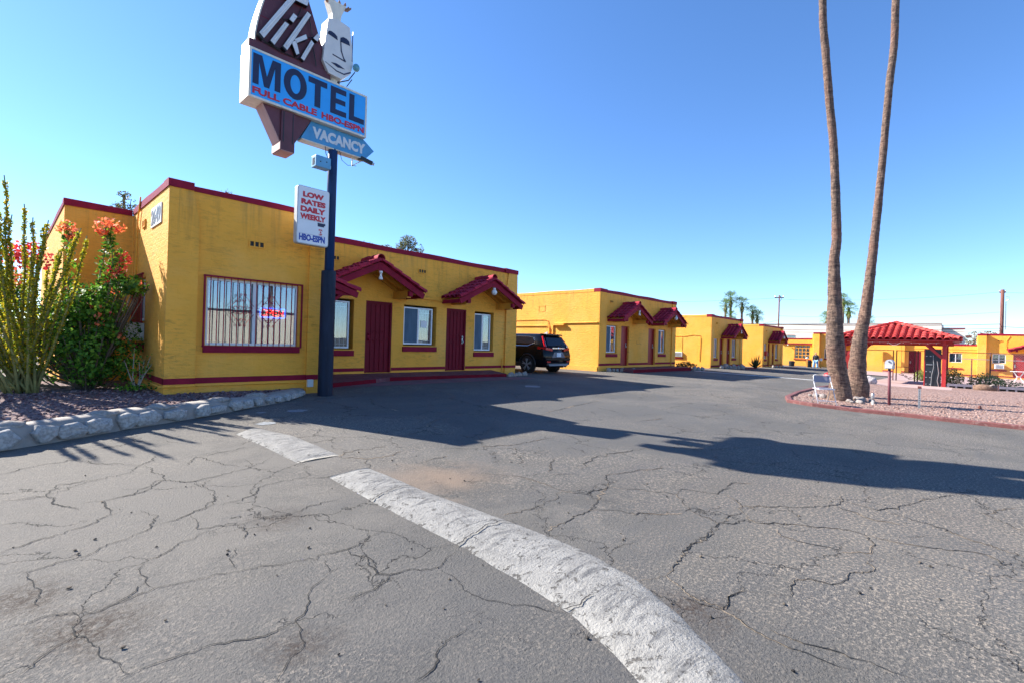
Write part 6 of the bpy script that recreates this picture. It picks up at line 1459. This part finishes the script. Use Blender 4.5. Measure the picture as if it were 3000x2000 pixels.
# ------------------------------------------------------------------ pavilion
gzb = root('pavilion', 'open red timber pavilion with a hipped red tile roof', 'pavilion', (35.4, 2.9, -.15))
GX0, GX1, GY0, GY1 = 33.3, 37.5, .75, 5.05
for x in (GX0, GX1):
    for y in (GY0, GY1): build('post', MB().box(x - .085, x + .085, y - .085, y + .085, -.25, 2.04), M['redwood'], gzb, bevel=.01)
bm_ = MB(); [bm_.box(x - .07, x + .07, GY0 - .3, GY1 + .3, 2.04, 2.24) for x in (GX0, GX1)]; [bm_.box(GX0 - .3, GX1 + .3, y - .065, y + .065, 2.042, 2.235) for y in (GY0, GY1)]; build('beam', bm_, M['redwood'], gzb)
for x in (GX0, GX1):
    for y, s in ((GY0, 1), (GY1, -1)): build('brace', MB().bar((x, y + s * .06, 1.34), (x, y + s * .74, 2.06), .10, .12), M['redwood'], gzb)
ex0, ex1, ey0, ey1, ez, az = 32.75, 38.05, .2, 5.6, 2.27, 3.20
ax, ay = (ex0 + ex1) / 2, (ey0 + ey1) / 2
cn = [(ex0, ey0), (ex0, ey1), (ex1, ey1), (ex1, ey0)]
rd = MB(); rd.add([(x, y, ez) for x, y in cn] + [(x, y, ez - .06) for x, y in cn] + [(ax, ay, az), (ax, ay, az - .06)], [(0, 1, 8), (1, 2, 8), (2, 3, 8), (3, 0, 8), (5, 4, 9), (6, 5, 9), (7, 6, 9), (4, 7, 9), (0, 4, 5, 1), (1, 5, 6, 2), (2, 6, 7, 3), (3, 7, 4, 0)])
deck = build('roof_deck', rd, M['redwood'], gzb)
tb = MB()
for i in range(4):
    A = Vector((*cn[i], ez)); B = Vector((*cn[(i + 1) % 4], ez)); ap_ = Vector((ax, ay, az)); L = (B - A).length; nC = 18
    mid = (A + B) / 2; upv = (ap_ - mid); sl = upv.length; upv.normalize(); al = (B - A).normalized(); nrm = al.cross(upv);
    if nrm.z < 0: nrm = -nrm
    for c in range(nC):
        u = (c + .5) / nC; ln = sl * (1 - abs(2 * u - 1)); p0 = A + (B - A) * u; nt_ = max(1, int(ln / .36))
        for r in range(nt_):
            lo = p0 + upv * (r * .36 - .06) + nrm * .035; hi = p0 + upv * min(ln, (r + 1.15) * .36 - .06) + nrm * .012
            tile(tb, lo, hi, L / nC * .46, L / nC * .38, nrm)
    n_ = 12
    for r in range(n_):
        lo = A.lerp(ap_, max(-.02, r / n_ - .02)) + Vector((0, 0, .10)); hi = A.lerp(ap_, (r + 1.12) / n_) + Vector((0, 0, .075))
        tile(tb, lo, hi, .12, .10, (0, 0, 1))
tb.ball((ax, ay, az + .09), .16, 2, 0, (1, 1, .8))
build('roof_tiles', tb, M['tile_bright'], gzb, recalc=False)
sl_ = root('string_lights', 'thin sagging string of small lights hung along the pavilion eave', 'string lights', (33.2, 2.9, 2.2))
pts = [(33.12, .9 + 4.0 * i / 24, 2.16 - .05 * math.sin(PI * (i % 8) / 8)) for i in range(25)]; build('cord', MB().tube(pts, .006, 4), M['white'], sl_); lt_ = MB(); [lt_.ball((p[0] - .01, p[1], p[2] - .03), .022, 1) for p in pts[1::2]]; lt_.tube([(33.1, 3.05, 2.14), (33.08, 2.85, 1.99), (33.08, 2.7, 2.0), (33.1, 2.5, 2.13)], .018, 5); build('bulbs', lt_, M['white'], sl_)
bp_ = root('black_panel', 'tall black vertical panel between the pavilion gate and its right post', 'panel', (33.32, 1.17, -.15))
build('panel', MB().box(33.30, 33.34, .86, 1.50, -.2, 1.80), plain('black_sheeting', (.012, .016, .022), .35, .4, 4, .3), bp_); build('edge_frame', MB().box(33.285, 33.35, 1.50, 1.54, -.2, 1.80).box(33.285, 33.35, .86, 1.54, 1.802, 1.83), M['redwood'], bp_)
cbp = MB(); cbp.tube([(33.27, 1.18, 1.5), (33.25, 1.15, .9), (33.26, 1.22, .5), (33.27, 1.25, -.15)], .012, 5); cbp.tube([(33.27, 1.02, 1.2), (33.26, .95, .6), (33.27, 1.0, .2), (33.27, .93, -.15)], .014, 5); build('hanging_cord', cbp, M['steel'], bp_)
hb = MB(); [hb.box(33.27, 33.299, y - .03, y + .03, z - .015, z + .015) for y in (1.28, 1.44) for z in (.0, .35, .65, 1.45)]; hb.box(33.26, 33.299, 1.2, 1.45, 1.0, 1.03); build('hinge', hb, M['steel'], bp_)

# ------------------------------------------------------------------ fence, gate
FX = 38.4
def gzf(y): return gz(FX, y)
fn = root('chain_link_fence', 'rusty chain link fence with thin posts running right from the pavilion', 'fence', (FX, -3, -.2))
build('rail', MB().tube([(FX, .5, 1.72), (FX, -14, 1.68)], .022, 6), M['rust'], fn); build('rail', MB().tube([(FX + 4, .5, 1.34), (FX + 4, -14, 1.26)], .02, 6), M['steel'], fn)
for y, x, h in ((-1.08, FX, 1.76), (-4.2, FX, 1.74), (-7.3, FX, 1.74), (-.35, FX + 4, 1.36), (-3.3, FX + 4, 1.3)): build('post', MB().tube([(x, y, -.4), (x, y, h)], .032, 8), M['rust'], fn)
wm_ = MB()
for i in range(96):
    y = .5 - .1 * i
    for s in (-1, 1):
        y1 = y + s * 1.9; a = [(FX, y, -.2), (FX, y1, 1.70)]
        if y1 > .5: t = (.5 - y) / (y1 - y); a[1] = (FX, .5, -.2 + 1.9 * t)
        if y > .5: continue
        wm_.bar(a[0], a[1], .004)
build('wire_mesh', wm_, M['steel'], fn)
gt = root('chain_link_gate', 'rusty fence and gate frame crossing in front of the patio behind the mailbox', 'gate', (FX, 3, -.2))
gb2 = MB()
for y in (3.24, 3.08, 2.20, 2.06): gb2.tube([(FX, y, -.3), (FX, y, 1.76)], .03, 8)
build('post', gb2, M['rust'], gt); build('rail', MB().tube([(FX, 5.3, 1.72), (FX, 3.24, 1.73)], .024, 6).tube([(FX, 3.05, 1.73), (FX, 2.1, 1.72)], .024, 6).tube([(FX, 3.05, .72), (FX, 2.2, .71)], .02, 6).tube([(FX, 2.05, 1.73), (FX, .6, 1.72)], .02, 6), M['rust'], gt)
wm_ = MB()
for i in range(48):
    y = 5.3 - .1 * i; y1 = y - 1.9
    if y1 < .6: t = (y - .6) / 1.9; wm_.bar((FX, y, -.2), (FX, .6, -.2 + 1.9 * t), .004)
    else: wm_.bar((FX, y, -.2), (FX, y1, 1.70), .004)
build('wire_mesh', wm_, M['steel'], gt)
sc2 = MB()
for k in range(4):
    pts = [(FX + .02, 2.6 + .16 * math.sin(a + k) + .5 * (k - 1.5) * .35, .05 + .07 * k + .06 * math.cos(a * 1.3)) for a in [i * .5 for i in range(9)]]; sc2.tube(pts, .014, 5)
build('scrap_wire', sc2, M['rust'], gt)

# ---- low breeze block wall, log, table
lw = root('breeze_block_wall', 'low dark patio wall with open blocks along the edge of the gravel right of the pavilion', 'wall', (33.2, -3, -.2))
wb2 = MB(); wb2.box(33.2, 33.42, -12, .62, -.02, .09); wb2.box(33.205, 33.4, -12, .62, -.35, -.2)
for i in range(43): y = .6 - .3 * i; wb2.box(33.207, 33.40, y - .07, y, -.2, -.02)
build('blocks', wb2, plain('purple_grey_block', (.17, .15, .19), .85, .2, 5, .2), lw); build('shadow_backing', MB().box(33.36, 33.395, -12, .6, -.198, -.022), M['dark'], lw)  # dark sheet stands in for the shade inside the open blocks
lg = root('fallen_log', 'weathered brown log lying on the gravel in front of the low wall', 'log', (32.6, -.85, -.15))
mb = MB(); ptl = [(32.4, -.35, -.02), (32.45, -.7, .0), (32.5, -1.15, -.02)]; mb.tube(ptl, [.15, .2, .17], 14); build('log', mb, plain('log_bark', (.20, .12, .08), .9, .5, 7, .9), lg, smooth=True); build('cut_end', MB().lathe((32.51, -1.19, -.02), [(.165, -.03), (.165, 0)], 14, 1), M['rust'], lg); build('broken_branch', MB().tube([(32.4, -.9, .1), (32.3, -1.05, .22)], [.05, .02], 7), M['rock'], lg)
tbl = root('patio_table', 'white cast metal patio table with crossed legs at the right edge', 'table', (52.3, -2.95, -.35)); tz = .50
build('tabletop', MB().lathe((52.3, -3.0, 0), [(.46, tz - .03), (.48, tz - .015), (.46, tz)], 28), M['white'], tbl)
for k in range(4):
    a = PI / 4 + k * PI / 2; ca, sa = math.cos(a), math.sin(a); build('leg', MB().tube([(52.3 + .40 * ca, -3.0 + .40 * sa, tz - .03), (52.3 + .12 * ca, -3.0 + .12 * sa, .13), (52.3 + .14 * ca, -3.0 + .14 * sa, .0), (52.3 + .36 * ca, -3.0 + .36 * sa, -.33)], .022, 6), M['white'], tbl)
build('leg_ring', MB().tube([(52.3 + .13 * math.cos(a), -3.0 + .13 * math.sin(a), .1) for a in [2 * PI * i / 14 for i in range(15)]], .015, 5), M['white'], tbl)
rks = [(35.2, .1, .12), (35.6, -.3, .1), (36.3, -1.4, .14), (35.0, -1.3, .1), (37.2, -2.2, .15), (35.2, -1.9, .12), (34.6, -.1, .09), (36.0, .15, .1), (34.8, -.9, .1), (35.7, -2.3, .12)]
for i, (x, y, r) in enumerate(rks):
    q = MB().ball((x, y, gz(x, y) + .08), r, 2, .3, (1.2, 1.2, .7)); o = build('rock', q, M['rock'], None, smooth=True, loc=(x, y, gz(x, y))); tag(o, 'pale rock edging the soil bed behind the low patio wall', 'rock', 'rocks on the soil bed')

# ---- small rock rows at the porch ends
def rockrow(pts, lab, grp, seed):
    random.seed(seed)
    for x, y, r in pts:
        q = MB().ball((x, y, gz(x, y) + r * .5), r, 2, .28, (1, .8, 1.05)); o = build('rock', q, M['stone'], None, smooth=True, loc=(x, y, gz(x, y))); tag(o, lab, 'rock', grp)
rockrow([(12.48 + .17 * i, 11.84 + .04 * i + .03 * (i % 2), .075 + .03 * (i % 3 == 1)) for i in range(8)], 'grey rock in the row ending the long porch by the car', 'rocks at the end of the nearest porch', 3)
rockrow([(19.9 + .24 * i + .05 * (i % 2), 12.35 - .09 * i, .10 + .03 * (i % 3 == 0)) for i in range(9)], 'pale rock in the row before the porch of the second building', 'rocks at the second building', 4)
rockrow([(28.1 + .35 * i, 11.6 - .1 * i, .15) for i in range(3)], 'dark rock beyond the second porch by the round shrub', 'rocks by the round shrub', 5)
rockrow([(33.9 + .5 * i, 12.1 - .1 * i, .17 + .06 * (i % 2)) for i in range(6)], 'rock in front of the doors of the third building', 'rocks at the third building', 6)
rockrow([(45.4 + .5 * i, 11.9 - .12 * i, .14) for i in range(4)], 'small rock before the porch of the farthest row building', 'rocks at the fourth building', 7)

# ------------------------------------------------------------------ far end: bins, post, person
def bin_(loc, lab, w, h):
    b = root('waste_bin', lab, 'bin', (0, 0, 0), off=False)
    build('body', MB().lathe((0, 0, 0), [(w * .42, 0), (w * .5, h * .85)], 16), M['black'], b); build('lid', MB().lathe((0, 0, 0), [(w * .53, h * .85), (w * .52, h * .9), (w * .35, h)], 16), M['black'], b); build('handle', MB().bar((-w * .2, -w * .5, h * .8), (w * .2, -w * .5, h * .8), .04), M['dark'], b); b.location = loc
bin_((57, 13.2, -.25), 'black rounded waste bin under the many paned window', .55, .72); bin_((57.6, 11.75, -.25), 'black waste bin between the lamp pedestal and the person', .55, .85)
pdl = root('pedestal_ashtray', 'thin pedestal with a pale round top below the many paned window', 'pedestal', (57, 11.8, -.25)); build('post', MB().box(56.95, 57.05, 11.75, 11.85, -.3, .75), M['wood_yellow'], pdl); build('bowl', MB().ball((57, 11.8, .82), .15, 2, 0, (1, 1, .55)), M['white'], pdl, smooth=True)
pst = root('gate_post', 'short yellow post right beside the person', 'post', (57.2, 10.62, -.25)); build('post', MB().box(57.15, 57.25, 10.57, 10.67, -.3, .6), M['wood_yellow'], pst); build('cap', MB().box(57.1, 57.3, 10.5, 10.72, .6, .85), M['white'], pst)
pr_ = root('person', 'person in white cap, black jacket and pale blue jeans far down the drive', 'person', (57, 11.03, -.23))
def skin_obj(name, V, E, mat, parent, sub=2, rootv=0):
    me = bpy.data.meshes.new(name + '_s'); me.from_pydata([v[:3] for v in V], E, []); o = bpy.data.objects.new('tmp', me); COL.objects.link(o)
    m = o.modifiers.new('s', 'SKIN'); m.use_smooth_shade = True
    for i, v in enumerate(V): sv = me.skin_vertices[0].data[i]; r = v[3]; sv.radius = (r, r) if not hasattr(r, '__len__') else r; sv.use_root = (i == rootv)
    o.modifiers.new('u', 'SUBSURF').levels = sub
    dg = bpy.context.evaluated_depsgraph_get(); m2 = bpy.data.meshes.new_from_object(o.evaluated_get(dg)); bpy.data.objects.remove(o)
    m2.materials.clear(); m2.materials.append(mat); m2.name = name
    q = bpy.data.objects.new(name, m2); COL.objects.link(q); q.parent = parent; OFF[q.name] = OFF[parent.name]
    return q
skinm = plain('skin', (.42, .22, .15), .5, .08, 6)
BV = [(0, 0, .90, .13), (0, 0, 1.10, .14), (0, 0, 1.30, .15), (0, 0, 1.42, .06), (-.02, 0, 1.47, .055), (-.03, 0, 1.55, .085), (-.02, 0, 1.63, .08),
      (0, .16, 1.34, .06), (0, .24, 1.08, .045), (-.10, .22, .88, .035), (-.15, .19, .82, .03), (0, -.16, 1.34, .06), (0, -.24, 1.08, .045), (-.10, -.22, .88, .035), (-.15, -.19, .82, .03),
      (0, .11, .80, .09), (-.02, .15, .46, .065), (0, .17, .10, .045), (-.10, .18, .04, .04), (0, -.11, .80, .09), (-.02, -.15, .46, .065), (0, -.17, .10, .045), (-.10, -.18, .04, .04)]
BE = [(0, 1), (1, 2), (2, 3), (3, 4), (4, 5), (5, 6), (2, 7), (7, 8), (8, 9), (9, 10), (2, 11), (11, 12), (12, 13), (13, 14), (0, 15), (15, 16), (16, 17), (17, 18), (0, 19), (19, 20), (20, 21), (21, 22)]
S_ = lambda V, k=1, g=0: [(v[0], v[1], v[2], v[3] * k + g) for v in V]
bd = skin_obj('body', BV, BE, skinm, pr_)
jv = [BV[i] for i in (0, 1, 2, 7, 8, 9, 11, 12, 13)]; jk = skin_obj('jacket', S_(jv, 1.1, .035), [(0, 1), (1, 2), (2, 3), (3, 4), (4, 5), (2, 6), (6, 7), (7, 8)], M['black'], pr_)
je = plain('pale_denim', (.22, .40, .62), .8, .35, 7, .2); jv = [BV[i] for i in (0, 15, 16, 17, 19, 20, 21)]; skin_obj('jeans', S_(jv, 1.1, .045), [(0, 1), (1, 2), (2, 3), (0, 4), (4, 5), (5, 6)], je, pr_)
cpm = MB().ball((-.02, 0, 1.665), .105, 2, 0, (1.05, 1, .62)); cpm.box(-.20, -.08, -.07, .07, 1.635, 1.65); build('cap', cpm, M['white'], pr_)
fcm = MB(); [fcm.ball((-.115, s * .035, 1.56), .012, 1) for s in (-1, 1)]; fcm.box(-.125, -.10, -.03, .03, 1.495, 1.502); build('face', fcm, M['dark'], bd); build('nose', MB().ball((-.125, 0, 1.535), .018, 1), skinm, bd)
fg_ = MB()
for s in (-1, 1):
    for q in range(4): fg_.tube([(-.15, s * (.19 - .012 * q), .82 - .005 * q), (-.175, s * (.175 - .012 * q), .77), (-.165, s * (.165 - .012 * q), .73 + .008 * abs(q - 1))], .008, 5)
    fg_.tube([(-.14, s * .165, .83), (-.17, s * .145, .80), (-.18, s * .14, .775)], .009, 5)
build('fingers', fg_, skinm, bd)
jb = MB(); [jb.box(-.19, -.165, s * .12 - .04, s * .12 + .04, 1.28, 1.34) for s in (-1, 1)]; [jb.box(-.13, .0, s * .335 - .01, s * .335 + .01, 1.1 + .07 * k, 1.13 + .07 * k) for s in (-1, 1) for k in range(3)]; build('jacket_badge', jb, M['white'], jk)
# ------------------------------------------------------------------ beyond the motel
pale = plain('pale_block_wall', (.74, .64, .55), .85, .08, .5, .1)
wb_ = root('pale_building', 'long pale flat roofed building behind the motel court', 'building', (90, 15, -.4))
build('wall', MB().box(90, 100, 2.4, 46, -.6, 5.95), pale, wb_); build('parapet_trim', MB().box(89.95, 90, 2.35, 46, 5.85, 6.0), plain('trim_tan', (.36, .28, .24), .8, .1, 3), wb_)
wn_ = build('window', MB().box(89.94, 89.998, 20.5, 21.7, 3.65, 4.05), M['glass'], wb_); build('frame', MB().box(89.92, 89.9395, 20.45, 21.75, 4.05, 4.12), M['maroon'], wn_)
wb3 = root('pale_building', 'lower pale annex stepping down at the right of the long pale building', 'building', (94, 1, -.4))
build('wall', MB().box(91.5, 100, -.0, 2.39, -.6, 5.35), pale, wb3); build('parapet_trim', MB().box(91.45, 91.499, -.05, 2.39, 5.27, 5.4), M['maroon'], wb3)
lo = MB().box(91.1, 91.44, -.7, -.06, 4.0, 4.35); build('wall_light', lo, M['rust'], wb3)
def upole(x, y, h, lab, arm, rd=.1):
    p = root('utility_pole', lab, 'utility pole', (x, y, -.4), 'utility poles behind the motel')
    build('post', MB().tube([(x, y, -.5), (x, y, h)], [rd * 1.1, rd * .9], 10), M['polewood'], p, smooth=True)
    a = MB().bar((x + arm[0], y + arm[1], h - .35), (x - arm[0], y - arm[1], h - .35), .11, .13); a.bar((x + arm[0] * .6, y + arm[1] * .6, h - .4), (x, y, h - 1.1), .05); build('crossarm', a, M['polewood'], p)
    i_ = MB(); [i_.lathe((x + arm[0] * k, y + arm[1] * k, 0), [(.05, h - .28), (.07, h - .2), (.04, h - .1)], 8) for k in (-.9, .3, .9)]; build('insulator', i_, M['steel'], p)
    return p
upole(77.5, 19.8, 9.5, 'thinner utility pole rising behind the fourth yellow building', (.2, -.55)); p2_ = upole(88.4, -3.42, 10.2, 'thick red brown utility pole behind the right wing', (.05, .3), .2)
tr_ = MB().tube([(88.3, -3.75, 5), (88.35, -3.75, 8.6)], .05, 6); tr_.tube([(88.3, -3.7, 9.3), (88.2, -4.0, 9.2), (88.2, -4.05, 8.9), (88.3, -3.75, 8.7)], .04, 6); build('riser_pipe', tr_, M['steel'], p2_)
def cable(a, b, sag, lab, r=.022):
    pts = [Vector(a).lerp(Vector(b), i / 24) - Vector((0, 0, sag * 4 * (i / 24) * (1 - i / 24))) for i in range(25)]
    o = build('power_line', MB().tube(pts, r, 5), M['wire'], None, loc=a); tag(o, lab, 'power line', 'power lines behind the motel')
cable((77.5, 19.6, 8.9), (88.4, -3.3, 9.9), .5, 'topmost thin power line strung between the two utility poles', .012); cable((77.5, 19.9, 9.1), (60, 70, 9.6), .8, 'thin power line running left from the thinner utility pole', .012)
cable((77.5, 19.8, 6.5), (88.4, -3.42, 7.3), .4, 'second thin power line between the two utility poles', .012)
cable((66, 24, 5.0), (88.4, -3.42, 5.75), .35, 'upper thick cable crossing in front of the pale building', .03); cable((64, 30, 4.5), (88.4, -3.42, 5.2), .45, 'middle cable crossing in front of the pale building', .026); cable((64, 32, 3.9), (88.4, -3.42, 4.9), .3, 'lowest cable crossing in front of the pale building', .022)
cable((88.4, -3.42, 5.4), (95, -40, 5.6), .6, 'thick cable running right from the red brown pole', .03); cable((88.4, -3.42, 9.8), (95, -40, 9.9), .6, 'thin power line running right from the top of the red brown pole', .012)
cable((77.5, 19.8, 5.9), (68, 25.2, 3.5), .05, 'slanting service cable from the thinner pole down to the roofs', .016)
# across the street, behind the viewer: only ever seen mirrored in the office window
ac_ = root('street_building', 'low beige building across the street mirrored in the office window', 'building', (10, -34, 0))
build('wall', MB().box(-5, 26, -42, -34, -.5, 3.9), plain('beige_wall', (.60, .53, .42), .8, .06, .4), ac_); build('roof_edge', MB().box(-5, 26, -33.98, -33.9, 3.8, 4.0), M['dark'], ac_)
for x, h in ((13, 9.5), (24, 9)):
    p = root('palm_tree', 'palm across the street mirrored in the office window', 'palm tree', (x, -45, 0), 'palms across the street'); build('trunk', MB().tube([(x, -45, -.2), (x, -45, h)], [.25, .18], 8), M['bark'], p); c, d = palm_crown((x, -45, h), 30, 1.9, int(x)); build('crown', c, G_PALM, p, recalc=False)

# ------------------------------------------------------------------ light, sky, camera
sd_ = Vector((-.545, 1.33, 1.0)).normalized()
sun = bpy.data.lights.new('sun', 'SUN'); sun.energy = 2.7; sun.angle = R(.5); sun.color = (1.0, .94, .84)
so = bpy.data.objects.new('sun', sun); COL.objects.link(so); so.rotation_euler = (-sd_).to_track_quat('-Z', 'Y').to_euler(); so.location = (0, 0, 30)
w = bpy.data.worlds.new('World'); scene.world = w; w.use_nodes = True; nt = w.node_tree; bg = nt.nodes['Background']
sk = nt.nodes.new('ShaderNodeTexSky'); sk.sky_type = 'NISHITA'; sk.sun_disc = False; sk.sun_elevation = math.asin(sd_.z); sk.sun_rotation = math.atan2(sd_.x, sd_.y)
sk.air_density = 1.0; sk.dust_density = 0.15; sk.ozone_density = 4.0; sk.altitude = 1200
hs = nt.nodes.new('ShaderNodeHueSaturation'); hs.inputs['Saturation'].default_value = 1.10; nt.links.new(sk.outputs[0], hs.inputs['Color'])
tn_ = nt.nodes.new('ShaderNodeMix'); tn_.data_type = 'RGBA'; tn_.blend_type = 'MULTIPLY'; tn_.inputs[0].default_value = 1; tn_.inputs[7].default_value = (.84, .89, .98, 1); nt.links.new(hs.outputs[0], tn_.inputs[6])
nt.links.new(tn_.outputs[2], bg.inputs[0]); bg.inputs[1].default_value = 0.058
cam = bpy.data.cameras.new('camera'); co = bpy.data.objects.new('camera', cam); COL.objects.link(co); scene.camera = co
cam.sensor_width = 36; cam.lens = 36 * 1407 / 3000; cam.clip_end = 3000; cam.clip_start = .05
yaw, pitch, roll = R(43.3), R(.1), R(1.75)
fwd = Vector((math.cos(pitch) * math.cos(yaw), math.cos(pitch) * math.sin(yaw), math.sin(pitch))); rt = Vector((math.sin(yaw), -math.cos(yaw), 0)); up = rt.cross(fwd)
r2 = rt * math.cos(roll) + up * math.sin(roll); u2 = up * math.cos(roll) - rt * math.sin(roll)
co.matrix_world = Matrix(((r2.x, u2.x, -fwd.x, 0), (r2.y, u2.y, -fwd.y, 0), (r2.z, u2.z, -fwd.z, 1.5), (0, 0, 0, 1)))
scene.view_settings.view_transform = 'Standard'; scene.view_settings.look = 'None'; scene.view_settings.gamma = 1; scene.view_settings.exposure = 2.32
scene.render.engine = 'CYCLES'; scene.cycles.max_bounces = 8; scene.cycles.transparent_max_bounces = 12
